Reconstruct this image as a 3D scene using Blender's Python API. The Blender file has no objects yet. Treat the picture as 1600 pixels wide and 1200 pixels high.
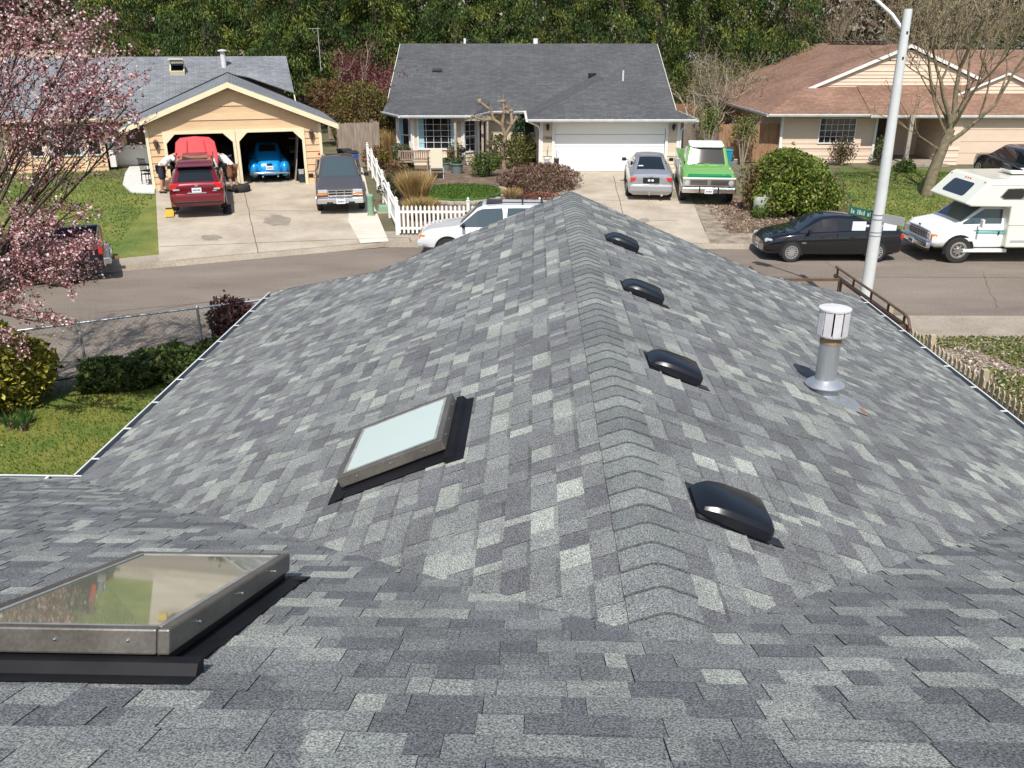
import bpy, math, random
import numpy as np
from math import sin, cos, pi, radians
from mathutils import Vector, Matrix
random.seed(7); RNG = np.random.default_rng(11)
SC = bpy.context.scene; COL = SC.collection

# ------------------------------------------------------------------ camera numbers (used to measure places in the photograph)
F = 1340.; HC = 6.1; PIT = math.atan(534/1340.); CP, SP = cos(PIT), sin(PIT)
def ray(px, py):
    u = (px-800)/F; v = (py-600)/F
    return (u, CP-v*SP, -SP-v*CP)
def at(px, py, z=0.):
    d = ray(px, py); t = (z-HC)/d[2]
    return Vector((d[0]*t, d[1]*t, z))
def atY(px, py, Y):
    d = ray(px, py); t = Y/d[1]
    return Vector((d[0]*t, Y, HC+d[2]*t))
KX = [-90, -40, -15, -11.5, -4.12, 7.3, 90]; KY = [-10, 11.2, 22.3, 23.95, 27.2, 26.9, 26.9]
def kerb(x): return float(np.interp(x, KX, KY))
def g(x, y):
    d = y-kerb(x)
    if d < 0: return 0.
    return .13+min(d, 11.)*.052
def G(px, py):
    z = .3
    for i in range(25):
        p = at(px, py, z); z = .5*z+.5*g(p.x, p.y)
    return at(px, py, z)

# ------------------------------------------------------------------ mesh helpers
class MB:
    def __init__(s): s.v = []; s.f = []; s.m = []; s.c = []; s.k = []
    def add(s, vs, fs, mi=0, col=None):
        o = len(s.v); s.v += [tuple(v) for v in vs]; s.k.append((o, len(s.f)))
        for f in fs:
            s.f.append([i+o for i in f]); s.m.append(mi); s.c.append(col)
        return s
    def poly(s, pts, mi=0, col=None): return s.add(pts, [list(range(len(pts)))], mi, col)
    def box(s, c, d, mi=0, rz=0, rx=0, ry=0, taper=1., col=None):
        M = Matrix.Rotation(rz, 3, 'Z') @ Matrix.Rotation(ry, 3, 'Y') @ Matrix.Rotation(rx, 3, 'X')
        vs = []
        for z in (-.5, .5):
            k = taper if z > 0 else 1.
            for x, y in ((-.5, -.5), (.5, -.5), (.5, .5), (-.5, .5)):
                vs.append(Vector(c)+M @ Vector((x*d[0]*k, y*d[1]*k, z*d[2])))
        return s.add(vs, [(0, 3, 2, 1), (4, 5, 6, 7), (0, 1, 5, 4), (1, 2, 6, 5), (2, 3, 7, 6), (3, 0, 4, 7)], mi, col)
    def bar(s, p0, p1, w, h=None, mi=0, up=(0, 0, 1)):
        h = h or w; p0 = Vector(p0); p1 = Vector(p1); d = (p1-p0).normalized(); u = Vector(up)
        if abs(d.dot(u)) > .98: u = Vector((0, 1, 0))
        a = d.cross(u).normalized()*w/2; b = a.cross(d).normalized()*h/2
        vs = [p+q for p in (p0, p1) for q in (-a-b, a-b, a+b, -a+b)]
        return s.add(vs, [(0, 3, 2, 1), (4, 5, 6, 7), (0, 1, 5, 4), (1, 2, 6, 5), (2, 3, 7, 6), (3, 0, 4, 7)], mi)
    def tube(s, pts, r, n=8, mi=0, caps=True, col=None):
        pts = [Vector(p) for p in pts]; k = len(pts)
        rr = r if hasattr(r, '__len__') else [r]*k
        vs = []; a = None
        for i, p in enumerate(pts):
            d = (pts[min(i+1, k-1)]-pts[max(i-1, 0)])
            d = d.normalized() if d.length > 1e-9 else Vector((0, 0, 1))
            if a is None:
                a = d.orthogonal().normalized()
            else:
                a = a-d*a.dot(d); a = a.normalized() if a.length > 1e-6 else d.orthogonal().normalized()
            b = d.cross(a)
            for j in range(n):
                t = 2*pi*j/n; vs.append(p+(a*cos(t)+b*sin(t))*rr[i])
        fs = [(i*n+j, i*n+(j+1) % n, (i+1)*n+(j+1) % n, (i+1)*n+j) for i in range(k-1) for j in range(n)]
        if caps: fs += [tuple(range(n-1, -1, -1)), tuple((k-1)*n+j for j in range(n))]
        return s.add(vs, fs, mi, col)
    def lathe(s, prof, c=(0, 0, 0), n=16, mi=0, axis='Z'):
        vs = []
        for r, z in prof:
            for j in range(n):
                t = 2*pi*j/n; p = (r*cos(t), r*sin(t), z)
                if axis == 'Y': p = (r*cos(t), z, r*sin(t))
                if axis == 'X': p = (z, r*cos(t), r*sin(t))
                vs.append(Vector(c)+Vector(p))
        k = len(prof); fs = []
        for i in range(k-1):
            for j in range(n):
                q = (i*n+j, i*n+(j+1) % n, (i+1)*n+(j+1) % n, (i+1)*n+j)
                fs.append(q[::-1] if axis == 'Y' else q)
        fs += [tuple(range(n-1, -1, -1)), tuple((k-1)*n+j for j in range(n))]
        return s.add(vs, fs, mi)
    def prism(s, pts, a0, a1, axis='Y', mi=0, M=None):
        n = len(pts); vs = []
        for a in (a0, a1):
            for p, q in pts:
                v = {'Y': (p, a, q), 'X': (a, p, q), 'Z': (p, q, a)}[axis]
                vs.append((M @ Vector(v)) if M else v)
        fs = [tuple(range(n)), tuple(range(2*n-1, n-1, -1))]+[(i, n+i, n+(i+1) % n, (i+1) % n) for i in range(n)]
        return s.add(vs, fs, mi)
    def ball(s, c, r, n=12, m=8, mi=0):
        rx, ry, rz = r if hasattr(r, '__len__') else (r, r, r)
        vs = [(c[0], c[1], c[2]-rz)]
        for i in range(1, m):
            t = -pi/2+pi*i/m
            for j in range(n):
                p = 2*pi*j/n; vs.append((c[0]+rx*cos(t)*cos(p), c[1]+ry*cos(t)*sin(p), c[2]+rz*sin(t)))
        vs.append((c[0], c[1], c[2]+rz)); fs = []
        for j in range(n):
            fs.append((0, 1+(j+1) % n, 1+j)); k = 1+(m-2)*n
            fs.append((k+j, k+(j+1) % n, len(vs)-1))
        for i in range(m-2):
            for j in range(n):
                k = 1+i*n; fs.append((k+j, k+(j+1) % n, k+n+(j+1) % n, k+n+j))
        return s.add(vs, fs, mi)
    def objs(s, name, mats, parent=None, **kw):
        """one object for each piece added"""
        k = s.k+[(len(s.v), len(s.f))]; out = []
        for (v0, f0), (v1, f1) in zip(k, k[1:]):
            b = MB(); b.v = s.v[v0:v1]; b.f = [[i-v0 for i in f] for f in s.f[f0:f1]]; b.m = s.m[f0:f1]; b.c = s.c[f0:f1]
            out.append(b.obj(name, mats, parent, **kw))
        return out
    def obj(s, name, mats, parent=None, smooth=0, bevel=0, seg=2, kind=None, label=None, cat=None, group=None, fixn=True):
        me = bpy.data.meshes.new(name); me.from_pydata(s.v, [], s.f)
        mats = mats if isinstance(mats, (list, tuple)) else [mats]
        for m in mats: me.materials.append(m)
        if any(s.m): me.polygons.foreach_set('material_index', s.m)
        if any(c is not None for c in s.c):
            at_ = me.color_attributes.new('Col', 'FLOAT_COLOR', 'CORNER'); buf = []
            for f, c in zip(s.f, s.c): buf += list((*(c or (1, 1, 1)), 1.))*len(f)
            at_.data.foreach_set('color', buf)
        if fixn:
            import bmesh
            b = bmesh.new(); b.from_mesh(me); bmesh.ops.recalc_face_normals(b, faces=b.faces); b.to_mesh(me); b.free()
        if smooth:
            me.polygons.foreach_set('use_smooth', [True]*len(me.polygons))
            me.set_sharp_from_angle(angle=radians(smooth))
        me.update()
        o = bpy.data.objects.new(name, me); COL.objects.link(o)
        if parent is not None: o.parent = parent
        if bevel:
            b = o.modifiers.new('bevel', 'BEVEL'); b.width = bevel; b.segments = seg; b.limit_method = 'ANGLE'; b.angle_limit = radians(40)
        tag(o, label, cat, group, kind)
        return o
def tag(o, label=None, cat=None, group=None, kind=None):
    for k, v in (('label', label), ('category', cat), ('group', group), ('kind', kind)):
        if v: o[k] = v
    return o
def thing(name, label, cat, loc=(0, 0, 0), rz=0., group=None):
    o = bpy.data.objects.new(name, None); COL.objects.link(o)
    o.location = loc; o.rotation_euler = (0, 0, rz); o.empty_display_size = .2
    return tag(o, label, cat, group)
def children(o): return [c for c in bpy.data.objects if c.parent == o]
def copy_tree(o, parent=None, label=None):
    kids = children(o)
    c = o.copy(); COL.objects.link(c)
    if parent is not None: c.parent = parent
    if label: c['label'] = label
    for k in kids: copy_tree(k, c)
    return c

# ------------------------------------------------------------------ materials
def newmat(name):
    m = bpy.data.materials.new(name); m.use_nodes = True
    nt = m.node_tree; return m, nt, nt.nodes['Principled BSDF']
def N(nt, t, **kw):
    n = nt.nodes.new(t)
    for k, v in kw.items():
        if k.startswith('i_'): n.inputs[k[2:].replace('_', ' ')].default_value = v
        else: setattr(n, k, v)
    return n
def coords(nt, scale=(1, 1, 1), obj=True):
    tc = N(nt, 'ShaderNodeTexCoord'); mp = N(nt, 'ShaderNodeMapping'); mp.inputs['Scale'].default_value = scale
    nt.links.new(tc.outputs['Object'], mp.inputs['Vector']); return mp.outputs['Vector']
def mat(name, col, rough=.6, col2=None, ns=3., detail=6., metal=0., bump=0., bs=40., spec=.5, coat=0., stretch=(1, 1, 1), amt=(.35, .65), speck=0., speck_s=200.):
    m, nt, p = newmat(name); L = nt.links.new
    p.inputs['Roughness'].default_value = rough; p.inputs['Metallic'].default_value = metal
    p.inputs['Specular IOR Level'].default_value = spec
    if coat: p.inputs['Coat Weight'].default_value = coat; p.inputs['Coat Roughness'].default_value = .04
    p.inputs['Base Color'].default_value = (*col, 1)
    out = None
    if col2 or speck or bump: vec = coords(nt, stretch)
    if col2:
        n = N(nt, 'ShaderNodeTexNoise', i_Scale=ns, i_Detail=detail, i_Roughness=.62); L(vec, n.inputs['Vector'])
        r = N(nt, 'ShaderNodeMapRange'); r.inputs[1].default_value = amt[0]; r.inputs[2].default_value = amt[1]
        L(n.outputs['Fac'], r.inputs[0])
        mx = N(nt, 'ShaderNodeMix', data_type='RGBA'); mx.inputs[6].default_value = (*col, 1); mx.inputs[7].default_value = (*col2, 1)
        L(r.outputs[0], mx.inputs[0]); out = mx.outputs[2]; L(out, p.inputs['Base Color'])
    if speck:
        n = N(nt, 'ShaderNodeTexNoise', i_Scale=speck_s, i_Detail=1.); L(vec, n.inputs['Vector'])
        r = N(nt, 'ShaderNodeMapRange'); r.inputs[1].default_value = .3; r.inputs[2].default_value = .7; r.inputs[3].default_value = 1-speck; r.inputs[4].default_value = 1+speck
        L(n.outputs['Fac'], r.inputs[0])
        mx = N(nt, 'ShaderNodeMix', data_type='RGBA', blend_type='MULTIPLY'); mx.inputs[0].default_value = 1.
        mx.inputs[6].default_value = (*col, 1)
        if out: L(out, mx.inputs[6])
        cc = N(nt, 'ShaderNodeCombineColor')
        for i in range(3): L(r.outputs[0], cc.inputs[i])
        L(cc.outputs[0], mx.inputs[7]); L(mx.outputs[2], p.inputs['Base Color'])
    if bump:
        n = N(nt, 'ShaderNodeTexNoise', i_Scale=bs, i_Detail=4.); L(vec, n.inputs['Vector'])
        b = N(nt, 'ShaderNodeBump', i_Strength=1., i_Distance=bump); L(n.outputs['Fac'], b.inputs['Height']); L(b.outputs[0], p.inputs['Normal'])
    return m
def leafmat(name, trans=.3, rough=.55):
    m, nt, p = newmat(name); L = nt.links.new
    a = N(nt, 'ShaderNodeAttribute', attribute_name='Col'); L(a.outputs['Color'], p.inputs['Base Color'])
    p.inputs['Roughness'].default_value = rough; p.inputs['Specular IOR Level'].default_value = .3
    t = N(nt, 'ShaderNodeBsdfTranslucent'); L(a.outputs['Color'], t.inputs['Color'])
    mx = N(nt, 'ShaderNodeMixShader'); mx.inputs[0].default_value = trans
    L(p.outputs[0], mx.inputs[1]); L(t.outputs[0], mx.inputs[2]); L(mx.outputs[0], nt.nodes['Material Output'].inputs[0])
    return m
def farroof(name, c1, c2, w=.28, h=.14, mottle=.35):
    """asphalt shingles as a brick pattern in the roof's own slope coordinates (UV)"""
    m, nt, p = newmat(name); L = nt.links.new
    uv = N(nt, 'ShaderNodeUVMap'); br = N(nt, 'ShaderNodeTexBrick', i_Scale=1.); br.offset = .37; br.offset_frequency = 3
    br.inputs['Brick Width'].default_value = w; br.inputs['Row Height'].default_value = h; br.inputs['Mortar Size'].default_value = .008; br.inputs['Mortar Smooth'].default_value = .3
    br.inputs['Color1'].default_value = (*c1, 1); br.inputs['Color2'].default_value = (*c2, 1)
    br.inputs['Mortar'].default_value = (*[x*.55 for x in c1], 1); br.inputs['Bias'].default_value = -.1
    L(uv.outputs[0], br.inputs['Vector'])
    n = N(nt, 'ShaderNodeTexNoise', i_Scale=.5, i_Detail=5.); L(uv.outputs[0], n.inputs['Vector'])
    r = N(nt, 'ShaderNodeMapRange'); r.inputs[1].default_value = .3; r.inputs[2].default_value = .7; r.inputs[3].default_value = 1-mottle*.5; r.inputs[4].default_value = 1+mottle*.5
    L(n.outputs['Fac'], r.inputs[0])
    cc = N(nt, 'ShaderNodeCombineColor')
    for i in range(3): L(r.outputs[0], cc.inputs[i])
    mx = N(nt, 'ShaderNodeMix', data_type='RGBA', blend_type='MULTIPLY'); mx.inputs[0].default_value = 1.
    L(br.outputs['Color'], mx.inputs[6]); L(cc.outputs[0], mx.inputs[7]); L(mx.outputs[2], p.inputs['Base Color'])
    b = N(nt, 'ShaderNodeBump', i_Strength=.6, i_Distance=.01); L(br.outputs['Fac'], b.inputs['Height']); b.invert = True; L(b.outputs[0], p.inputs['Normal'])
    p.inputs['Roughness'].default_value = .9; return m
def glassy(name, col, rough=.04, spec=.8, coat=.6):
    m, nt, p = newmat(name)
    p.inputs['Base Color'].default_value = (*col, 1); p.inputs['Roughness'].default_value = rough; p.inputs['Specular IOR Level'].default_value = spec
    p.inputs['Coat Weight'].default_value = coat; p.inputs['Coat Roughness'].default_value = .02
    return m

M = {}
M['asphalt'] = mat('asphalt', (.150, .122, .098), .93, (.235, .197, .162), ns=.5, detail=10, bump=.004, bs=90, speck=.28, speck_s=45, stretch=(.45, 1.3, 1), amt=(.32, .7))
M['concrete'] = mat('concrete', (.33, .275, .208), .9, (.46, .40, .32), ns=.8, detail=9, bump=.002, bs=60, speck=.16, speck_s=35)
M['new_concrete'] = mat('new_concrete', (.52, .48, .41), .9, (.62, .58, .50), ns=.9, detail=8, speck=.08, speck_s=35)
M['walk'] = mat('sidewalk', (.25, .21, .165), .9, (.34, .295, .235), ns=1.1, detail=9, speck=.2, speck_s=30)
M['soil'] = mat('soil', (.085, .055, .037), .95, (.21, .15, .105), ns=2.2, detail=9, bump=.03, bs=12, speck=.3, speck_s=25)
M['lawn'] = mat('lawn', (.07, .12, .016), .9, (.19, .195, .04), ns=.8, detail=9, bump=.03, bs=25, speck=.35, speck_s=30)
M['lawn_near'] = mat('lawn_near', (.075, .12, .012), .9, (.19, .175, .03), ns=1.4, detail=9, bump=.02, bs=30, speck=.35, speck_s=50)
M['gravelbed'] = mat('gravelbed', (.16, .125, .085), .95, (.33, .28, .22), ns=3, detail=9, bump=.02, bs=30, speck=.3, speck_s=40)
M['ground'] = mat('ground', (.09, .08, .045), .95, (.15, .14, .07), ns=.8, detail=8, bump=.03, bs=8)
M['white'] = mat('white_paint', (.78, .77, .74), .5, (.70, .69, .66), ns=2)
M['door_white'] = mat('door_white', (.82, .82, .80), .45)
M['peach'] = mat('peach_siding', (.60, .405, .235), .65, (.68, .475, .29), ns=1.5, detail=9, stretch=(1, 1, 4))
M['cream_trim'] = mat('cream_trim', (.76, .68, .47), .55, (.70, .62, .43), ns=3)
M['beige'] = mat('beige_siding', (.60, .50, .38), .65, (.65, .55, .42), ns=1.5, stretch=(1, 1, 4))
M['pink'] = mat('pink_siding', (.64, .50, .39), .65, (.70, .55, .43), ns=1.5, stretch=(1, 1, 4))
M['fence_wood'] = mat('fence_wood', (.20, .15, .115), .85, (.33, .27, .215), ns=2.5, detail=8, stretch=(6, 6, .6))
M['fence_red'] = mat('fence_red', (.22, .115, .06), .85, (.36, .21, .125), ns=2.5, detail=8, stretch=(6, 6, .6))
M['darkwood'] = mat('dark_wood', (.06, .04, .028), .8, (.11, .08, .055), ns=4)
M['brownwall'] = mat('brown_wall', (.13, .095, .07), .85, (.18, .135, .10), ns=2)
M['oldwood'] = mat('weathered_wood', (.30, .25, .20), .85, (.42, .36, .30), ns=6, stretch=(1, 1, 1))
M['teak'] = mat('bench_wood', (.22, .15, .11), .8, (.32, .24, .19), ns=6)
M['glass'] = glassy('window_glass', (.012, .015, .018))
M['carglass'] = glassy('car_glass', (.012, .016, .02), spec=.5, coat=.2, rough=.03)
M['carglass_blue'] = glassy('car_glass_blue', (.05, .075, .085), spec=.6, coat=.3, rough=.06)
M['curtain'] = mat('curtain', (.30, .50, .58), .8)
M['dark'] = mat('dark_interior', (.015, .013, .012), .9)
M['black'] = mat('black_plastic', (.014, .015, .018), .35)
M['rubber'] = mat('tyre_rubber', (.022, .022, .022), .8)
M['chrome'] = mat('chrome', (.75, .76, .78), .18, metal=1.)
M['alloy'] = mat('alloy_wheel', (.55, .55, .56), .3, metal=.7)
M['galv'] = mat('galvanised_steel', (.42, .45, .47), .42, (.58, .60, .62), ns=8, metal=.75, stretch=(1, 1, .2))
M['galv_light'] = mat('painted_vent', (.68, .66, .68), .5, (.58, .56, .57), ns=7, metal=.1)
M['rust'] = mat('rust', (.30, .14, .06), .9, (.20, .10, .05), ns=20)
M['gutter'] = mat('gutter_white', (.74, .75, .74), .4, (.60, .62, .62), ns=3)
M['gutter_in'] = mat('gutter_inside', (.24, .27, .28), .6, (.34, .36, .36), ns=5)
M['sky_frame'] = mat('skylight_frame', (.13, .115, .10), .38, (.20, .185, .165), ns=5, metal=.55, speck=.12, speck_s=90)
M['sky_dark'] = mat('skylight_dark', (.035, .034, .036), .45, (.05, .048, .048), ns=5, metal=.3)
M['flash'] = mat('flashing_black', (.008, .008, .010), .55, (.014, .014, .017), ns=4, spec=.15)
M['ventplastic'] = mat('vent_plastic', (.008, .009, .013), .26, spec=.45)
M['pole'] = mat('pole_paint', (.60, .62, .62), .45, (.68, .70, .70), ns=2, metal=.1)
M['seal'] = mat('seal_grey', (.20, .20, .19), .5, (.34, .34, .33), ns=9)
M['green_sign'] = mat('green_sign', (.02, .17, .11), .5)
M['sign_back'] = mat('sign_metal', (.55, .56, .58), .4, metal=.4)
M['tan_picket'] = mat('tan_picket', (.46, .38, .26), .7, (.36, .30, .21), ns=4)
M['rackbrown'] = mat('brown_metal', (.10, .055, .035), .6, (.16, .09, .055), ns=10)
M['red_light'] = mat('red_lens', (.55, .02, .02), .15, coat=.5)
M['amber'] = mat('amber_lens', (.75, .20, .02), .2, coat=.5)
M['lens'] = mat('clear_lens', (.62, .64, .66), .12, metal=.4, coat=.5)
M['plate'] = mat('plate', (.70, .74, .80), .5)
M['stone'] = mat('stone', (.26, .24, .21), .9, (.42, .38, .31), ns=6, bump=.02, bs=12)
M['gnarl'] = mat('gnarled_bark', (.17, .12, .075), .9, (.33, .25, .17), ns=9, bump=.02, bs=14)
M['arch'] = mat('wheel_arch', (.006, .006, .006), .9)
M['boulder'] = mat('boulder', (.20, .23, .20), .9, (.36, .37, .32), ns=6, bump=.03, bs=8)
M['bark'] = mat('bark', (.16, .125, .085), .9, (.27, .235, .16), ns=8, bump=.02, bs=14)
M['bark_dark'] = mat('bark_dark', (.045, .032, .025), .9, (.09, .065, .05), ns=8)
M['bark_lawn'] = mat('bark_lawn', (.13, .105, .065), .9, (.24, .20, .125), ns=6)
M['bark_grey'] = mat('bark_grey', (.26, .215, .165), .9, (.38, .33, .26), ns=8)
M['skin'] = mat('skin', (.45, .25, .17), .6)
M['shirt'] = mat('white_cloth', (.78, .78, .80), .85)
M['navy'] = mat('navy_cloth', (.018, .022, .04), .85)
M['browncloth'] = mat('brown_cloth', (.22, .10, .05), .85)
M['hair'] = mat('hair', (.03, .02, .015), .7)
M['leaf'] = leafmat('leaf')
M['petal'] = leafmat('petal', .35, .6)
M['twig'] = leafmat('twig', 0., .8)
def paint(name, c, metal=.35, rough=.3): return mat(name, c, rough, metal=metal, coat=.8)
# ------------------------------------------------------------------ foliage helpers
def leafobj(name, C, S, COLS, m, parent=None, elong=1.8, dirs=None, flat=0., **kw):
    """many small leaf quads as one mesh: centres C, sizes S, colours COLS"""
    C = np.asarray(C, dtype=np.float64); n = len(C)
    nrm = RNG.normal(size=(n, 3)); nrm[:, 2] += flat; nrm /= np.linalg.norm(nrm, axis=1)[:, None]
    if dirs is None: d = RNG.normal(size=(n, 3))
    else: d = np.asarray(dirs)+RNG.normal(size=(n, 3))*.35
    u = d-nrm*np.sum(d*nrm, axis=1)[:, None]; u /= np.linalg.norm(u, axis=1)[:, None]+1e-9
    w = np.cross(nrm, u); S = np.broadcast_to(np.asarray(S, dtype=np.float64), (n,))[:, None]
    a = u*S*elong*.5; b = w*S*.5
    V = np.stack([C-a, C+b*.9-a*.1, C+a, C-b*.9-a*.1], axis=1).reshape(-1, 3)
    me = bpy.data.meshes.new(name)
    me.vertices.add(4*n); me.vertices.foreach_set('co', V.ravel())
    me.loops.add(4*n); me.loops.foreach_set('vertex_index', np.arange(4*n, dtype=np.int32))
    me.polygons.add(n); me.polygons.foreach_set('loop_start', np.arange(0, 4*n, 4, dtype=np.int32))
    me.update(calc_edges=True)
    ca = me.color_attributes.new('Col', 'FLOAT_COLOR', 'CORNER')
    c4 = np.ones((n, 4)); c4[:, :3] = COLS; ca.data.foreach_set('color', np.repeat(c4, 4, axis=0).ravel())
    me.materials.append(m)
    o = bpy.data.objects.new(name, me); COL.objects.link(o)
    if parent is not None: o.parent = parent
    return tag(o, **kw)
def pick(pal, n, w=None, jit=.16):
    pal = np.asarray(pal, dtype=float); w = None if w is None else np.asarray(w)/np.sum(w)
    c = pal[RNG.choice(len(pal), n, p=w)]
    return np.clip(c*(1+RNG.normal(size=(n, 1))*jit), .003, .9)
def blobpts(n, c, r, shell=.45, lump=.25, k=7):
    """points in a lumpy ellipsoid, thicker near its skin"""
    d = RNG.normal(size=(n, 3)); d /= np.linalg.norm(d, axis=1)[:, None]
    axes = RNG.normal(size=(k, 3)); axes /= np.linalg.norm(axes, axis=1)[:, None]
    bump_ = np.max(np.clip(d @ axes.T, 0, 1)**6, axis=1)
    rad = (1-lump+lump*1.3*bump_)*(1-shell*RNG.random(n)**1.6)
    return np.asarray(c)+d*rad[:, None]*np.asarray(r)
def bush(name, label, cat, c, r, n, size, pal, w=None, m='leaf', group=None, elong=1.8, zmin=None, stems=5, lump=.3, shell=.5, barkm='bark', k=8, more=()):
    gz = g(c[0], c[1])
    t = thing(name, label, cat, (c[0], c[1], gz), 0, group)
    P = blobpts(n, (0, 0, c[2]-gz), r, shell, lump, k)
    for (dx, dy, dz, rx_, ry_, rz_, fr) in more:
        P = np.concatenate([P, blobpts(int(n*fr), (dx, dy, c[2]-gz+dz), (rx_, ry_, rz_), shell, lump, k)])
    q = RNG.random(len(P)) < .04; P[q] = np.array([0, 0, c[2]-gz])+(P[q]-np.array([0, 0, c[2]-gz]))*RNG.uniform(1.03, 1.2, (q.sum(), 1))
    P = P[P[:, 2] > .03]
    leafobj('foliage', P, RNG.uniform(.6, 1.3, len(P))*size, pick(pal, len(P), w), M[m], t, elong)
    b = MB()
    for i in range(stems):
        a = 2*pi*i/max(stems, 1)+random.random()
        b.tube([(.06*cos(a), .06*sin(a), -.03), (.35*r[0]*cos(a), .35*r[1]*sin(a), (c[2]-gz)*.8), (.75*r[0]*cos(a+.3), .75*r[1]*sin(a+.3), (c[2]-gz)+r[2]*.45)], [.03, .02, .008], 5)
    b.obj('stem', M[barkm], t)
    return t
def grow(segs, tips, p, d, L, r, depth, spread=.55, up=.12, kids=(2, 3), wob=.25, shrink=.72, rmin=.004):
    p = Vector(p); d = Vector(d).normalized(); k = 3; pts = [p.copy()]
    for i in range(k):
        d = (d+Vector((random.gauss(0, wob), random.gauss(0, wob), random.gauss(0, wob)))*.35+Vector((0, 0, up*.3))).normalized()
        p = p+d*(L/k); pts.append(p.copy())
    r1 = max(r*.68, rmin); segs.append((pts, r, r1))
    if depth <= 0: tips.append(p); return
    for i in range(random.randint(*kids)):
        q = (d+Vector((random.gauss(0, spread), random.gauss(0, spread), random.gauss(0, spread)+up))).normalized()
        s = pts[-1] if i == 0 else pts[random.choice((1, 2, 3))]
        grow(segs, tips, s, q, L*shrink*random.uniform(.8, 1.15), max(r1*(.95 if i == 0 else .75), rmin), depth-1, spread, up, kids, wob, shrink, rmin)
def branchmesh(segs, thick=.03):
    big, fine = MB(), MB()
    for pts, r0, r1 in segs:
        n = 7 if r0 > .08 else 4 if r0 > .02 else 3
        rr = [r0+(r1-r0)*i/(len(pts)-1) for i in range(len(pts))]
        (big if r0 > thick else fine).tube(pts, rr, n, caps=False)
    return big, fine
def bare_tree(name, label, base, h, r, depth, spread=.5, up=.15, kids=(2, 3), group=None, barkm='bark', twigm=None, lean=(0, 0, 1), shrink=.74, rmin=.006, stems=1, cat='tree', L0=.3, wob=.25, thick=.04, buds=None):
    gz = base[2] if len(base) > 2 else g(base[0], base[1])
    t = thing(name, label, cat, (base[0], base[1], gz), 0, group)
    segs, tips = [], []
    for i in range(stems):
        a = 2*pi*i/stems+random.random()
        d = Vector(lean) if stems == 1 else Vector((.55*cos(a), .55*sin(a), 1))
        grow(segs, tips, (0.04*cos(a), .04*sin(a), -.1), d, h*L0, r, depth, spread, up, kids, wob, shrink, rmin)
    big, fine = branchmesh(segs, thick)
    big.obj('trunk', M[barkm], t, smooth=60, fixn=False)
    if fine.v: fine.obj('crown', M[twigm or barkm], t, fixn=False)
    if buds:
        pal, per, size, sd = buds
        T = np.array([tuple(p) for p in tips]); P = np.repeat(T, per, axis=0); P = P+RNG.normal(size=P.shape)*sd
        leafobj('foliage', P, RNG.uniform(.6, 1.3, len(P))*size, pick(pal, len(P)), M['leaf'], t)
    return t

# ------------------------------------------------------------------ ground sheets
def sheet(name, A, B, nu, nv, m, off=0., kind='structure', parent=None, zf=None, **kw):
    """a sheet between the polylines A (near) and B (far), draped on the terrain"""
    def samp(P, t):
        P = [Vector((p[0], p[1])) for p in P]
        d = [0]
        for i in range(len(P)-1): d.append(d[-1]+(P[i+1]-P[i]).length)
        s = t*d[-1]
        for i in range(len(P)-1):
            if s <= d[i+1]+1e-9: return P[i].lerp(P[i+1], (s-d[i])/max(d[i+1]-d[i], 1e-9))
        return P[-1]
    b = MB(); vs = []
    for j in range(nv+1):
        for i in range(nu+1):
            p = samp(A, i/nu).lerp(samp(B, i/nu), j/nv)
            vs.append((p.x, p.y, (zf or g)(p.x, p.y)+off))
    b.add(vs, [(j*(nu+1)+i, j*(nu+1)+i+1, (j+1)*(nu+1)+i+1, (j+1)*(nu+1)+i) for j in range(nv) for i in range(nu)])
    return b.obj(name, m, parent, smooth=50, kind=kind, **kw)
def px(*ps): return [tuple(G(x, y)) for x, y in ps]

# terrain: one big sheet whose rows follow the kerb
xs = sorted(set([-400, -200]+[round(-90+i*3, 2) for i in range(61)]+[200, 400]+KX)); rows = [-400, -60, -20, -8, -3, -.25, -.02, .0, .155, .17, .5, 1, 2, 4, 6, 8, 10, 11, 14, 25, 60, 400]
b = MB(); vs = []
for d in rows:
    for x in xs:
        y = kerb(x)+d
        z = -.03 if d < .0 else (.0+min(d, 11.)*.052+(.13 if d > 0 else 0)-.012)
        if d < .16: z = -.03
        vs.append((x, y, z))
nx = len(xs)
b.add(vs, [(j*nx+i, j*nx+i+1, (j+1)*nx+i+1, (j+1)*nx+i) for j in range(len(rows)-1) for i in range(nx-1)])
b.obj('ground', M['ground'], kind='structure')
# road
fx = lambda: [(x, kerb(x)-.02) for x in (-90, -40, -15, -11.5, -4.12, 7.3, 90)]
near = [(-90, -22), (-40, -1), (-15, 12.3), (-9.3, 15.3), (-5.5, 17.3), (2, 19.4), (7.3, 19.6), (90, 18.6)]
sheet('road', near, fx(), 90, 6, M['asphalt'], .0, zf=lambda x, y: 0.)
b = MB()   # patch seams and cracks
def crack(pts, w, mb, z=.006, zf=None):
    for (x0, y0), (x1, y1) in zip(pts, pts[1:]):
        n = Vector((y0-y1, x1-x0)).normalized()*w/2
        f = zf or (lambda x, y: z)
        mb.poly([(x0-n.x, y0-n.y, f(x0, y0)), (x1-n.x, y1-n.y, f(x1, y1)), (x1+n.x, y1+n.y, f(x1, y1)), (x0+n.x, y0+n.y, f(x0, y0))])
def jag(p, q, n=8, a=.06):
    return [(p[0]+(q[0]-p[0])*i/n+(random.uniform(-a, a) if 0 < i < n else 0), p[1]+(q[1]-p[1])*i/n+(random.uniform(-a, a) if 0 < i < n else 0)) for i in range(n+1)]
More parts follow.
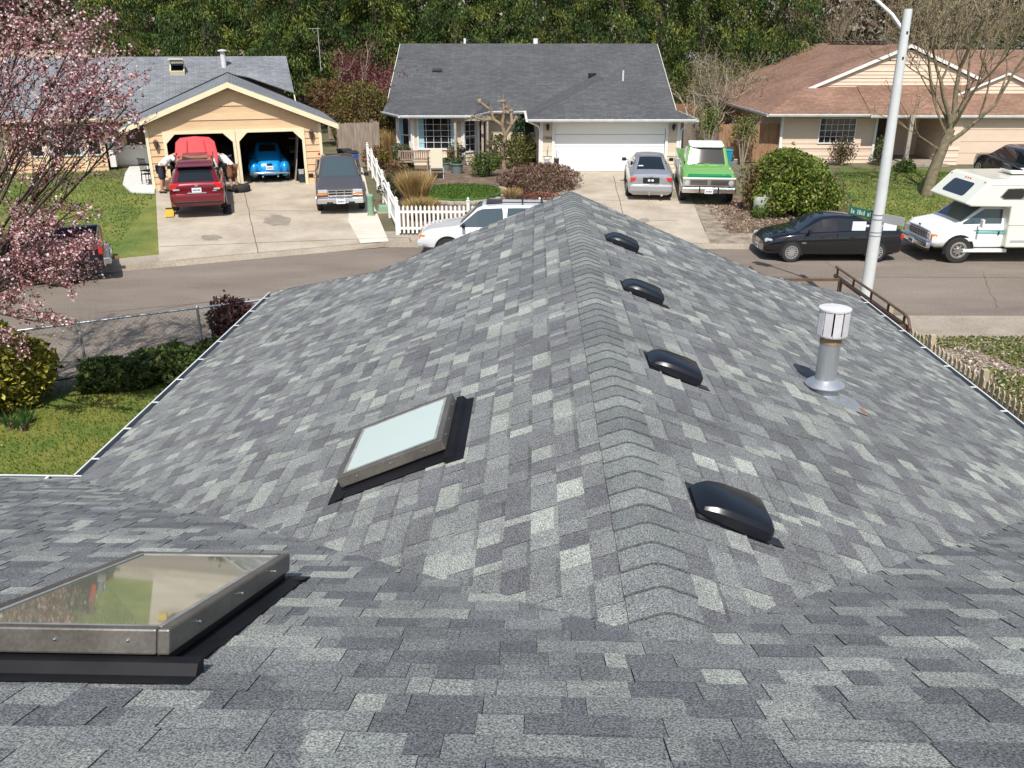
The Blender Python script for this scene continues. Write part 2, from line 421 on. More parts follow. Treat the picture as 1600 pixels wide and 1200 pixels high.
for p, q in (((9.4, 25.2), (9.3, 22)), ((-10, 20), (-2, 23.2)), ((-7.1, 19.0), (-6.8, 18.2)), ((1, 23.5), (22, 23.2)), ((12, 20.4), (13.5, 24)), ((-16, 15), (-7, 21.4))):
    crack(jag(tuple(p), tuple(q), 10, .05), .02, b)
b.obj('road_crack', M['soil'], kind='structure')
# kerb with a real upstand
b = MB()
kp = [(x, kerb(x)) for x in (-90, -40, -15, -11.5)]+[(-11.5+i*.82, kerb(-11.5+i*.82)) for i in range(1, 24)]+[(20, 26.9), (90, 26.9)]
def kerbh(x): # dropped at the two driveways
    s = 0 if (-9.9 < x < -4.6) or (.6 < x < 6.6) else 1
    return .14 if s else .035
for (x0, y0), (x1, y1) in zip(kp, kp[1:]):
    h0, h1 = kerbh(x0), kerbh(x1)
    b.add([(x0, y0-.04, 0), (x1, y1-.04, 0), (x1, y1+.0, h1), (x0, y0, h0), (x1, y1+.16, .145), (x0, y0+.16, .145)], [(0, 1, 2, 3), (3, 2, 4, 5)])
b.obj('kerb', M['walk'], kind='structure', smooth=30)
sheet('sidewalk', [(x, kerb(x)+.15) for x in np.linspace(-30, 30, 61)], [(x, kerb(x)+1.5) for x in np.linspace(-30, 30, 61)], 60, 2, M['walk'], .004)
# driveways, lawns, beds
def kb(*xs_):   # points just behind the kerb
    out = []
    for q in xs_:
        p = G(q, 412-.075*(q-246) if q < 620 else 389); x = p.x
        out.append((x, kerb(x)+.15))
    return out

sheet('driveway', kb(246, 330, 420, 500, 560), px((243, 289), (300, 288), (380, 287), (470, 285), (540, 282)), 12, 14, M['concrete'], .010)
sheet('driveway', kb(563, 607), px((543, 344), (575, 300)), 4, 8, M['new_concrete'], .014)
sheet('driveway', px((545, 345), (585, 345)), px((543, 262), (566, 262)), 3, 8, M['new_concrete'], .013)
sheet('driveway', kb(850, 960, 1110), px((843, 268), (940, 268), (1062, 268)), 12, 14, M['concrete'], .010)
sheet('gravel_path', kb(1112, 1180), px((1060, 268), (1100, 268)), 5, 12, M['gravelbed'], .007)
sheet('lawn', [(-30, 14.6+.6), (-15, 23.2), (-12.2, 24.5), (-9.95, 25.7)], px((-160, 268), (20, 268), (120, 269), (243, 290)), 14, 12, M['lawn'], .006)
sheet('lawn', [(11.6, 28.3), (16, 28.3), (40, 28.3)], px((1310, 262), (1420, 262), (1520, 268)), 12, 12, M['lawn'], .006)
sheet('garden_bed', px((622, 366), (700, 366), (850, 366)), px((575, 252), (700, 248), (842, 268)), 10, 12, M['soil'], .006)
sheet('garden_bed', [(7.2, 28.3), (11.6, 28.3)], [(8.2, 34), (12.5, 34)], 6, 6, M['soil'], .009)
# cracks and joints in the concrete
b = MB(); gz = lambda x, y: g(x, y)+.0165
for a_, c_ in (((250, 386), (606, 372)), ((382, 300), (404, 400)), ((378, 302), (258, 303)), ((958, 275), (985, 385)), ((870, 312), (975, 314)), ((392, 330), (560, 330)), ((856, 345), (1060, 345)), ((600, 372), (640, 372)), ((640, 372), (643, 386)), ((700, 372), (703, 386))):
    p, q = G(*a_), G(*c_); crack(jag((p.x, p.y), (q.x, q.y), 14, .018), .022, b, zf=gz)
b.obj('concrete_joint', M['darkwood'], kind='structure')
b = MB() # oil and wear stains
for (x, y, w, h) in ((432, 345, 30, 10), (330, 372, 18, 5), (700, 383, 10, 2), (1055, 305, 5, 6), (1005, 345, 12, 5)):
    c = G(x, y); pts = []
    for i in range(14):
        a = 2*pi*i/14; k = random.uniform(.6, 1.1); p = G(x+w*k*cos(a), y+h*k*sin(a)); pts.append((p.x, p.y, g(p.x, p.y)+.018))
    b.poly(pts)
b.obj('oil_stain', mat('stain', (.22, .185, .145), .8, (.30, .26, .21), ns=4), kind='structure')
# ------------------------------------------------------------------ the house we stand on
YAW = math.atan(38/F*CP)
PITR = .42; TH = math.atan(PITR)
XR, ZR, ZE = .443, 4.378, 4.378-.42*4.433          # wing ridge
XL, XRT, YV, YG, YC = -3.99, 4.876, 6.60, 10.78, 12.76
XGL, XGR = -2.02, 2.92                  # foot of the little gable
home = thing('shingled_house', 'single storey house in the foreground under grey blended asphalt shingles', 'house', (0, 0, 0), -YAW)
PAL = [((.131, .135, .142), 18), ((.157, .163, .166), 23), ((.186, .194, .193), 26), ((.220, .231, .223), 19), ((.262, .277, .257), 13), ((.308, .330, .297), 7)]
pc = [p[0] for p in PAL]; pw = [p[1] for p in PAL]
def shinglemat():
    m, nt, p = newmat('asphalt_shingle'); L = nt.links.new
    vec = coords(nt)
    a = N(nt, 'ShaderNodeAttribute', attribute_name='Col')
    n = N(nt, 'ShaderNodeTexNoise', i_Scale=175., i_Detail=3., i_Roughness=.8); L(vec, n.inputs['Vector'])
    r = N(nt, 'ShaderNodeMapRange'); r.inputs[1].default_value = .40; r.inputs[2].default_value = .66; r.inputs[3].default_value = .30; r.inputs[4].default_value = 2.0
    L(n.outputs['Fac'], r.inputs[0])
    n3 = N(nt, 'ShaderNodeTexNoise', i_Scale=2.2, i_Detail=6., i_Roughness=.7); L(vec, n3.inputs['Vector'])
    r3 = N(nt, 'ShaderNodeMapRange'); r3.inputs[1].default_value = .3; r3.inputs[2].default_value = .7; r3.inputs[3].default_value = .80; r3.inputs[4].default_value = 1.20
    L(n3.outputs['Fac'], r3.inputs[0])
    mu = N(nt, 'ShaderNodeMath', operation='MULTIPLY'); L(r.outputs[0], mu.inputs[0]); L(r3.outputs[0], mu.inputs[1])
    cc = N(nt, 'ShaderNodeCombineColor')
    for i in range(3): L(mu.outputs[0], cc.inputs[i])
    mx = N(nt, 'ShaderNodeMix', data_type='RGBA', blend_type='MULTIPLY'); mx.inputs[0].default_value = 1.
    L(a.outputs['Color'], mx.inputs[6]); L(cc.outputs[0], mx.inputs[7]); L(mx.outputs[2], p.inputs['Base Color'])
    b_ = N(nt, 'ShaderNodeBump', i_Strength=.8, i_Distance=.0016); L(n.outputs['Fac'], b_.inputs['Height']); L(b_.outputs[0], p.inputs['Normal'])
    p.inputs['Roughness'].default_value = .92; p.inputs['Specular IOR Level'].default_value = .25
    return m
M['shingle'] = shinglemat()
def clip(P, a, b_, c):
    """keep a*u+b*v+c >= 0"""
    out = []
    for i in range(len(P)):
        p, q = P[i], P[(i+1) % len(P)]; fp = a*p[0]+b_*p[1]+c; fq = a*q[0]+b_*q[1]+c
        if fp >= 0: out.append(p)
        if (fp >= 0) != (fq >= 0):
            t = fp/(fp-fq); out.append((p[0]+(q[0]-p[0])*t, p[1]+(q[1]-p[1])*t))
    return out
def shingles(mb, O, U, V, u0, u1, vlen, clips, expo=.124, keep=None, seed=1, t0=.007):
    """laminated shingles: courses of overlapping planks with raised random tabs; O corner, U along the eave, V up the slope"""
    R_ = random.Random(seed); O, U, V = Vector(O), Vector(U).normalized(), Vector(V).normalized(); Nn = U.cross(V)
    if Nn.z < 0: Nn = -Nn
    k = 0; v0 = -.012
    while v0 < vlen:
        v1 = v0+expo; u = u0-R_.random()*.3; tooth = False; joint = u+R_.random()
        while u < u1:
            w = R_.choice((.06, .08, .10, .13, .16, .19, .24)) if tooth else R_.choice((.06, .08, .11, .14, .18))
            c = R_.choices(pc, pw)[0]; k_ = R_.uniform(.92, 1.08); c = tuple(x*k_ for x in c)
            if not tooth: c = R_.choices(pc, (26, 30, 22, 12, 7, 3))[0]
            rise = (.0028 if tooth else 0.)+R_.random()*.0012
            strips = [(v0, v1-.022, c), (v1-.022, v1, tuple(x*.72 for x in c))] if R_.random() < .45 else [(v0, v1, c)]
            for va, vb, cc in strips:
                P = [(u, va), (u+w-.001, va), (u+w-.001, vb), (u, vb)]
                cu, cv = u+w/2, (va+vb)/2
                if keep and not keep(cu, cv): continue
                for cl in clips(cu, cv): P = clip(P, *cl) if len(P) > 2 else []
                if len(P) < 3: continue
                h = lambda v: t0*(1-(v-v0)/expo)+rise+.001
                top = [O+U*p[0]+V*p[1]+Nn*h(p[1]) for p in P]; bot = [O+U*p[0]+V*p[1]-Nn*.002 for p in P]
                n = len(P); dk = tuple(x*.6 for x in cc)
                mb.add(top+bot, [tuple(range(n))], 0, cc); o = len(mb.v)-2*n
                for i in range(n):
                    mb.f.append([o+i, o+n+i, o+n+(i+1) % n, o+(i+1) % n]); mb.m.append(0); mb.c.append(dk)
            u += w
            if not tooth and u > joint: joint = u+R_.uniform(.8, 1.0); u += .0015
            tooth = not tooth
        v0 = v1; k += 1
sl = math.hypot(1, PITR)                 # slope length per plan metre
mb = MB()
# left wing slope: u runs along +y, v runs up (+x)
WL = XR-XL; WR = XRT-XR
zL = ZR-PITR*WL; zR = ZR-PITR*WR
def clipL(u, v):
    x = XL+v/sl; y = u
    cs = [(0, -1, WL*sl)]
    # valley: main roof plane z = ZE + PITR*(YV-y)  ->  x-XL = YV-y ;  keep y > YV-(x-XL)
    cs.append((1, 1/sl, -YV))
    if x > XGL: cs.append((-1, 0, YG))
    else: cs.append((-1, -1/sl*(YC-YG)/(XGL-XL), YC))
    return cs
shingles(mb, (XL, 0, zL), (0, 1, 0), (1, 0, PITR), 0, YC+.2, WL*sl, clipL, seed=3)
def clipR(u, v):
    x = XRT-v/sl
    cs = [(0, -1, WR*sl), (1, 1/sl, -YV)]
    if x < XGR: cs.append((-1, 0, YG))
    else: cs.append((-1, -1/sl*(YC-YG)/(XRT-XGR), YC))
    return cs
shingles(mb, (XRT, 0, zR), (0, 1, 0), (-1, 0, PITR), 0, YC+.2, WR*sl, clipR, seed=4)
# main roof slope: eave along x at y=YV, rising towards -y ; u along x
MLEN = 8.2
def clipM(u, v):
    yy = v/sl     # plan distance up from the eave
    cs = [(0, -1, MLEN*sl)]
    if u < XR: cs.append((-1, 1/sl, XL) if yy < WL else (0, 1, 1))     # left of the valley: x < XL + yy
    else: cs.append((1, 1/sl, -XRT))                                   # right: x > XRT - yy
    return cs
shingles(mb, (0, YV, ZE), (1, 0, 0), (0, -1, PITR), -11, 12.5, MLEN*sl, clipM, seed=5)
# hip end skirt and rear slope of the main roof (out of the photograph's sight)
b = MB()
cS = PAL[1][0]
yr = YV-MLEN; zr = ZE+PITR*MLEN
dz = -.02
b.poly([(XL, YC, zL+dz), (XL, YV, ZE+dz), (XR, YV-WL, ZR+dz), (XR, YG, ZR+dz), (XGL, YG, ZR-PITR*(XR-XGL)+dz)], 0, cS)
b.poly([(XRT, YC, zR+dz), (XGR, YG, ZR-PITR*(XGR-XR)+dz), (XR, YG, ZR+dz), (XR, YV-WL, ZR+dz), (XRT, YV, ZE+dz)], 0, cS)
b.poly([(-11, YV, ZE+dz), (-11, yr, zr+dz), (12.5, yr, zr+dz), (12.5, YV, ZE+dz), (XRT, YV, ZE+dz), (XR, YV-WL, ZR+dz), (XL, YV, ZE+dz)], 0, cS)
b.poly([(-11, yr, zr), (-11, yr-8.2, ZE), (12.5, yr-8.2, ZE), (12.5, yr, zr)], 0, cS)
b.poly([(XL, YC, zL+dz), (XGL, YG, ZR-PITR*(XR-XGL)+dz), (XGR, YG, ZR-PITR*(XGR-XR)+dz), (XRT, YC, zR+dz)], 0, cS)
b.obj('roof_deck', M['shingle'], home, fixn=False)
# valley: closed cut with lifted tab corners
R_ = random.Random(9); b = mb
for side in (-1, 1):
    s = 0.15
    while s < (WL if side < 0 else WR)-.15:
        x = (XL+s) if side < 0 else (XRT-s); y = YV-s; z = ZE+PITR*s
        w = R_.uniform(.03, .07); c = R_.choices(pc, pw)[0]
        # a small lifted corner lying in the main slope, its dark cut end showing
        p = Vector((x+side*.02, y-.01, z+.006)); a = Vector((side*w, 0, 0)); q = Vector((0, -.05, .05*PITR)); up = Vector((0, .004, .009))
        b.poly([p+up, p+a+up*.4, p+a+q+up*.2, p+q+up*.7], 0, c)
        b.poly([p, p+up, p+q+up*.7, p+q], 0, (.01, .01, .011))
        b.poly([p, p+a, p+a+up*.4, p+up], 0, (.02, .02, .022))
        s += R_.uniform(.12, .26)
roof = mb.obj('roof', M['shingle'], home, fixn=False)
# ridge caps
b = MB(); y = YV-WL+.0; R_ = random.Random(5)
while y < YG-.02:
    L_ = .142+R_.uniform(-.004, .004); c = R_.choice(((.19, .205, .20), (.165, .178, .178), (.215, .23, .22))); k = R_.uniform(.88, 1.1); c = tuple(x*k for x in (c if y > YV-WL+.3 else (.18, .19, .19))); hw = .124+R_.uniform(-.0015, .0015)
    prof = [(-hw, -hw*PITR*.97), (-.085, -.085*PITR+.002), (-.06, -.06*PITR-.001), (-.028, -.013), (0, -.008), (.028, -.013), (.06, -.06*PITR-.001), (.085, -.085*PITR+.002), (hw, -hw*PITR*.97)]
    y0, y1 = y, min(y+L_, YG)
    for (x0_, z0_), (x1_, z1_) in zip(prof, prof[1:]):
        b.poly([(XR+x0_, y0, ZR+z0_+.018), (XR+x1_, y0, ZR+z1_+.018), (XR+x1_, y1+.01, ZR+z1_+.012), (XR+x0_, y1+.01, ZR+z0_+.012)], 0, c)
        b.poly([(XR+x0_, y0, ZR+z0_+.010), (XR+x1_, y0, ZR+z1_+.010), (XR+x1_, y0, ZR+z1_+.018), (XR+x0_, y0, ZR+z0_+.018)], 0, (.10, .105, .105))
        b.poly([(XR+x0_, y0, ZR+z0_+.0182), (XR+x1_, y0, ZR+z1_+.0182), (XR+x1_, y0+.009, ZR+z1_+.0180), (XR+x0_, y0+.009, ZR+z0_+.0180)], 0, tuple(x*.55 for x in c))
    for x_, z_ in (prof[0], prof[-1]):
        b.poly([(XR+x_, y0, ZR+z_+.018), (XR+x_, y1, ZR+z_+.012), (XR+x_, y1, ZR+z_), (XR+x_, y0, ZR+z_)], 0, (.03, .03, .032))
    y += L_
b.obj('ridge_cap', M['shingle'], home, fixn=False)
# edge metal on hips and the little gable
b = MB()
for side, X0, XG in ((-1, XL, XGL), (1, XRT, XGR)):
    z0 = ZR-PITR*abs(XR-X0); z1 = ZR-PITR*abs(XR-XG)
    b.bar((X0, YC+.01, z0-.005), (XG, YG+.01, z1-.005), .03, .022); b.bar((XG, YG+.01, z1-.02), (XR, YG+.01, ZR-.02), .02, .05)
b.obj('drip_edge', M['flash'], home)
# walls under the eaves
b = MB()
b.box(((XL+XRT)/2, (YV+YC)/2-1, 1.2), (WL+WR-1.1, YC-YV+1.2, 2.4)); b.box((.7, YV-8.3, 1.2), (22.5, 15.4, 2.4))
b.prism([(XGL+.15, ZR-PITR*(XR-XGL)-.06), (XR, ZR-.12), (XGR-.15, ZR-PITR*(XGR-XR)-.06)], YG-.25, YG-.2)
b.obj('wall', M['beige'], home)
# gutters with hangers
def gutter(parent, p0, p1, out, w=.115, h=.11, hang=.62, mo='gutter', mi='gutter_in'):
    p0, p1, out = Vector(p0), Vector(p1), Vector(out).normalized(); b = MB(); up = Vector((0, 0, 1)); t = .006
    prof = [(0, 0), (0, -h), (w*.7, -h), (w, -h*.35), (w, .012), (w-.016, .012), (w-.016, .004)]
    pa = [p0+out*a+up*z for a, z in prof]; pb = [p1+out*a+up*z for a, z in prof]; n = len(prof)
    b.add(pa+pb, [(i, i+1, n+i+1, n+i) for i in range(3)], 0); b.add(pa+pb, [(i, i+1, n+i+1, n+i) for i in range(3, 6)], 0)
    # inside face, 4 mm in
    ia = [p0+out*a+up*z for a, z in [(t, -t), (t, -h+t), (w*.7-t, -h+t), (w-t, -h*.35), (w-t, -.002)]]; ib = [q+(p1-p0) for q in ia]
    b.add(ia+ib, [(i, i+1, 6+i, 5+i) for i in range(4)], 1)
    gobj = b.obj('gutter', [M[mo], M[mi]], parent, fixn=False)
    L_ = (p1-p0).length; k = max(1, int(L_/hang)); hb = MB(); d = (p1-p0)/L_
    for i in range(k):
        c = p0+d*((i+.5)*L_/k); hb.bar(c-out*.03+up*.012, c+out*(w-.004)+up*.010, .022, .006)
    hb.objs('gutter_hanger', M[mo], gobj)
    return gobj
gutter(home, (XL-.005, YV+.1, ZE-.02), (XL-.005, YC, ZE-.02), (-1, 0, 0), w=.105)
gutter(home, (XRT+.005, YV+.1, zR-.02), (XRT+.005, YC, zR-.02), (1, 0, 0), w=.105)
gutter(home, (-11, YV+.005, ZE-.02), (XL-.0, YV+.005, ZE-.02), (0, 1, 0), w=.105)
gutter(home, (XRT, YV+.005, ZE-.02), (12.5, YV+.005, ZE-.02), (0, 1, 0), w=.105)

# --- things on the slopes, built in a slope-local frame: X along the ridge/eave, Y up the slope, Z out of it
def slope_frame(side, x, y):
    z = ZR-PITR*abs(x-XR)
    if side < 0: X, Y = Vector((0, -1, 0)), Vector((1, 0, PITR)).normalized()
    else: X, Y = Vector((0, 1, 0)), Vector((-1, 0, PITR)).normalized()
    return Matrix((X, Y, X.cross(Y))).transposed().to_4x4(), (x, y, z)
def frame_main(x, y):
    X, Y = Vector((-1, 0, 0)), Vector((0, -1, PITR)).normalized()
    X = Vector((1, 0, 0)); Y = Vector((0, -1, PITR)).normalized(); Z = X.cross(Y)
    if Z.z < 0: X = -X; Z = X.cross(Y)
    return Matrix((X, Y, Z)).transposed().to_4x4(), (x, y, ZE+PITR*(YV-y))
def partroot(name, fr, label=None):
    R3, loc = fr
    o = bpy.data.objects.new(name, None); COL.objects.link(o); o.empty_display_size = .1
    o.parent = home; o.matrix_local = Matrix.Translation(loc) @ R3
    if label: o['label'] = label
    return o
def roof_vent(fr, label):
    o = partroot('roof_vent', fr, label); o.scale = (.80, .80, .72)
    b = MB()   # flange, its tail showing on the downhill side
    b.box((0, .0, .012), (.385, .42, .006)); b.box((-.13, -.235, .016), (.085, .13, .004), rz=.12)
    b.obj('flange', M['ventplastic'], o)
    b = MB()   # hood: high at its downhill lip, tapering uphill, rounded corners
    def sec(y, hw, h, z0=.02):
        return [(-hw, y, z0), (-hw*.98, y, z0+h*.55), (-hw*.88, y, z0+h*.86), (-hw*.62, y, z0+h), (hw*.62, y, z0+h), (hw*.88, y, z0+h*.86), (hw*.98, y, z0+h*.55), (hw, y, z0)]
    S = [sec(-.215, .165, .07, .034), sec(-.19, .182, .104, .022), (sec(-.12, .185, .112)), sec(.04, .178, .106), sec(.12, .165, .09), sec(.175, .145, .05), sec(.20, .13, .012)]
    vs = [p for s_ in S for p in s_]; fs = [(i*8+j, i*8+j+1, (i+1)*8+j+1, (i+1)*8+j) for i in range(6) for j in range(7)]+[tuple(range(8)), tuple(range(55, 47, -1))]
    b.add(vs, fs)
    b.obj('hood', M['ventplastic'], o, smooth=24, bevel=.005)
    b = MB()
    for i in range(-3, 4): b.box((i*.045, -.206, .045), (.006, .004, .05))
    b.obj('louvre', M['flash'], o)
    return o
for (x, y), lb in zip(((.83, 3.24), (.85, 5.00), (.86, 6.76), (.865, 8.60)), ('black roof vent nearest the valley', 'second black roof vent up the ridge line', 'third black roof vent along the ridge', 'farthest black roof vent beside the ridge end')):
    roof_vent(slope_frame(1, x, y), lb)
def skylight(fr, w, h, hh, name_label, pane_col, tilt=0):
    """w along the eave, h up the slope, hh proud of the roof"""
    o = partroot('skylight', fr, name_label); fw = .035
    b = MB()
    for s in (-1, 1): b.box((s*(w/2-fw/2), 0, hh*.72), (fw, h, hh*.56))
    for s in (-1, 1): b.box((0, s*(h/2-fw/2), hh*.72), (w-2*fw-.002, fw, hh*.56))
    b.obj('frame', M['sky_frame'], o, bevel=.006)
    b = MB()
    for s in (-1, 1): b.box((s*(w/2-.03), 0, hh*.23), (.03, h-.03, hh*.44))
    for s in (-1, 1): b.box((0, s*(h/2-.03), hh*.23), (w-.1, .03, hh*.44))
    # step flashing skirts
    b.box((0, -h/2-.04, .018), (w+.12, .10, .006), rx=.12); b.prism([(h/2-.01, .05), (h/2+.03, .045), (h/2+.045, .016), (h/2+.09, .010), (h/2-.01, .012)], -w/2-.09, w/2+.09, 'X')
    for s in (-1, 1): b.box((s*(w/2+.02), 0, .02), (.06, h+.05, .006), ry=s*.2)
    b.obj('flashing', M['flash'], o)
    b = MB(); b.box((0, 0, hh*.93), (w-2*fw-.004, h-2*fw-.004, .008)); pane = b.obj('glass_pane', pane_col, o)
    b = MB()
    for s in (-1, 1): b.box((s*(w/2-fw-.008), 0, hh*.965), (.016, h-2*fw, .005)); b.box((0, s*(h/2-fw-.008), hh*.966), (w-2*fw-.034, .016, .005))
    b.obj('seal', M['seal'], o)
    b = MB()
    for s in (-1, 1):
        for i in (-.32, 0, .32):
            b.ball((i*w, s*(h/2+.001), hh*.75), .005, 6, 4); b.ball((s*(w/2+.001), i*h, hh*.75), .005, 6, 4)
    b.obj('screw', M['chrome'], o, kind='stuff')
    return o
def panemat(name, col, rough, coat, cr):
    m, nt, p = newmat(name); p.inputs['Base Color'].default_value = (*col, 1); p.inputs['Roughness'].default_value = rough
    p.inputs['Specular IOR Level'].default_value = .5; p.inputs['IOR'].default_value = 1.5; p.inputs['Coat Weight'].default_value = coat; p.inputs['Coat IOR'].default_value = 1.5; p.inputs['Coat Roughness'].default_value = cr
    return m
skylight(slope_frame(-1, -.74, 4.50), .66, .64, .12, 'skylight with pale frosted pane on the left slope of the wing', panemat('pane_pale', (.50, .58, .55), .3, .35, .12))
skylight(frame_main(-1.275, 2.34), .62, 1.14, .125, 'large skylight with see-through pane on the near slope', panemat('pane_clear', (.23, .235, .165), .03, .8, .03))
# gas flue with cap
R3, loc = slope_frame(1, 2.18, 6.02)
o = bpy.data.objects.new('flue_vent', None); COL.objects.link(o); o.parent = home; o.location = loc; o.scale = (.76, .76, .70); o['label'] = 'tall galvanised flue pipe with white slotted cap'
b = MB()
nrm = Vector((PITR, 0, 1)).normalized()
b.lathe([(.17, -.09), (.165, -.03), (.125, .07), (.105, .15)], n=24); b.obj('flashing_cone', M['galv'], o, smooth=50)
b = MB(); fr = slope_frame(1, 2.18, 6.02)[0]
b.prism([(-.22, -.42), (.2, -.42), (.22, .2), (-.22, .2)], .008, .014, 'Z', M=fr.to_3x3()); b.obj('flashing_plate', M['galv'], o)
b = MB(); b.prism([(-.20, -.44), (-.05, -.42), (-.09, -.36), (-.19, -.36)], .015, .017, 'Z', M=fr.to_3x3()); b.obj('rust_patch', M['rust'], o)
b = MB(); b.lathe([(.185, .10), (.19, .115), (.12, .17), (.104, .175)], n=24); b.obj('storm_collar', M['galv'], o, smooth=40)
b = MB(); b.lathe([(.098, .12), (.098, .60), (.094, .60)], n=24); b.obj('pipe', M['galv'], o, smooth=40)
b = MB(); b.lathe([(.102, .575), (.103, .66), (.09, .665)], n=24); b.obj('pipe_band', mat('stained_band', (.36, .26, .14), .6, (.20, .12, .07), ns=12), o, smooth=40)
b = MB(); b.lathe([(.09, .655), (.138, .66), (.142, .675), (.10, .68)], n=28); b.lathe([(.09, .935), (.150, .94), (.150, .955), (.05, .965)], n=28)
for i in range(10):
    a = 2*pi*(i+.5)/10
    q = [(.146*cos(a-.27), .146*sin(a-.27)), (.146*cos(a+.25), .146*sin(a+.25)), (.138*cos(a+.25), .138*sin(a+.25)), (.138*cos(a-.27), .138*sin(a-.27))]
    b.prism(q, .676, .941, 'Z')
b.obj('cap', M['galv_light'], o)
b = MB(); b.lathe([(.07, .66), (.07, .94)], n=16); b.obj('cap_core', M['dark'], o, smooth=40)
# ------------------------------------------------------------------ house helpers (all in the house's own frame; the facade looks along -y)
def siding(mb, O, ux, x0, x1, z0, z1, row=.18, holes=(), lim=None, mi=0, lip=.028):
    """lap boards on a wall plane through O with horizontal direction ux; each board leans out at its foot"""
    O = Vector(O); ux = Vector(ux).normalized(); n = Vector((ux.y, -ux.x, 0))
    zs = set([z0, z1]); z = z0
    while z < z1: zs.add(round(z, 4)); z += row
    for h in holes: zs.add(h[2]); zs.add(h[3])
    zs = sorted(q for q in zs if z0 <= q <= z1)
    for za, zb in zip(zs, zs[1:]):
        if zb-za < .004: continue
        la, lb = (lim(za), lim(zb)) if lim else ((x0, x1), (x0, x1))
        fa = lip*(1-((za-z0) % row)/row); fb = lip*(1-min((zb-z0-1e-6) % row, row)/row)
        cuts = sorted([(h[0], h[1]) for h in holes if h[2] < (za+zb)/2 < h[3]])
        ivs = []; cur = 'L'
        prev = None
        for c in cuts: ivs.append((prev, c[0])); prev = c[1]
        ivs.append((prev, None))
        for s, e in ivs:
            xa0 = la[0] if s is None else s; xb0 = lb[0] if s is None else s
            xa1 = la[1] if e is None else e; xb1 = lb[1] if e is None else e
            if xa1-xa0 < .01: continue
            P = [O+ux*xa0+n*fa+Vector((0, 0, za)), O+ux*xa1+n*fa+Vector((0, 0, za)), O+ux*max(xb1, xb0)+n*fb+Vector((0, 0, zb)), O+ux*xb0+n*fb+Vector((0, 0, zb))]
            mb.poly(P, mi)
            if fa > lip*.95: mb.poly([P[0], O+ux*xa0+Vector((0, 0, za)), O+ux*xa1+Vector((0, 0, za)), P[1]], mi)
def roofpoly(mb, pts, t=.03, mi=0): mb.poly([(p[0], p[1], p[2]) for p in pts], mi)
def roofobj(mb, name, m, parent, **kw):
    """slope UVs: u horizontal, v up the slope, in metres"""
    o = mb.obj(name, m, parent, fixn=False, **kw); me = o.data; uv = me.uv_layers.new(name='UVMap')
    for f in me.polygons:
        n = f.normal; h = Vector((-n.y, n.x, 0)); h = h.normalized() if h.length > 1e-4 else Vector((1, 0, 0)); v = n.cross(h)
        for li in f.loop_indices:
            p = me.vertices[me.loops[li].vertex_index].co; uv.data[li].uv = (p.dot(h)+31.3, p.dot(v)+17.7)
    m_ = o.modifiers.new('solid', 'SOLIDIFY'); m_.thickness = .045; m_.offset = -1
    return o
def window(parent, O, ux, x0, x1, z0, z1, nc, nr, fm='white', glass='glass', curt=None, name='window', tw=.07, mid=None, mt=.018):
    O = Vector(O); ux = Vector(ux).normalized(); n = Vector((ux.y, -ux.x, 0)); up = Vector((0, 0, 1))
    P = lambda x, z, o=0: O+ux*x+up*z+n*o
    b = MB()
    def B(xa, xb, za, zb, o0, o1):
        vs = [P(x, z, o) for o in (o0, o1) for x, z in ((xa, za), (xb, za), (xb, zb), (xa, zb))]
        b.add(vs, [(0, 3, 2, 1), (4, 5, 6, 7), (0, 1, 5, 4), (1, 2, 6, 5), (2, 3, 7, 6), (3, 0, 4, 7)])
    B(x0-tw, x1+tw, z1, z1+tw, -.05, .04); B(x0-tw, x1+tw, z0-tw, z0, -.05, .05); B(x0-tw, x0, z0, z1, -.05, .038); B(x1, x1+tw, z0, z1, -.05, .038)
    if mid: B(x0, x1, mid-.02, mid+.02, -.04, .02)
    for i in range(1, nc): x = x0+(x1-x0)*i/nc; B(x-mt/2, x+mt/2, z0, z1, -.035, -.015)
    for i in range(1, nr): z = z0+(z1-z0)*i/nr; B(x0, x1, z-mt/2, z+mt/2, -.034, -.014)
    w = b.obj(name, M[fm], parent)
    g_ = MB(); g_.poly([P(x0, z0, -.045), P(x1, z0, -.045), P(x1, z1, -.045), P(x0, z1, -.045)]); g_.obj('pane', M[glass], w)
    if curt:
        c = MB()
        for a_, e_ in curt:
            c.k.append((len(c.v), len(c.f))); k = 10; xs_ = [x0+(x1-x0)*(a_+(e_-a_)*i/k) for i in range(k+1)]
            for i in range(k): c.poly([P(xs_[i], z0, -.041+.003*(i % 2)), P(xs_[i+1], z0, -.041+.003*((i+1) % 2)), P(xs_[i+1], z1, -.041+.003*((i+1) % 2)), P(xs_[i], z1, -.041+.003*(i % 2))])
        c.objs('curtain', M['curtain'], w)
    return w
def wall_lamp(parent, p, s=1., m='black'):
    b = MB(); x, y, z = p
    b.box((x, y-.02, z), (.11*s, .03, .16*s)); b.bar((x, y-.03, z+.02), (x, y-.14, z+.10*s), .02); b.lathe([(.015, .16*s), (.085*s, .09*s), (.08*s, .07*s)], (x, y-.14, z), 8); b.lathe([(.04*s, -.10*s), (.075*s, .07*s)], (x, y-.14, z), 6)
    b.lathe([(.01, -.16*s), (.045*s, -.10*s)], (x, y-.14, z), 6)
    return b.obj('wall_lamp', M[m], parent)
def downspout(parent, pts, m='white'):
    b = MB(); b.tube(pts, .042, 6); return b.obj('downspout', M[m], parent)

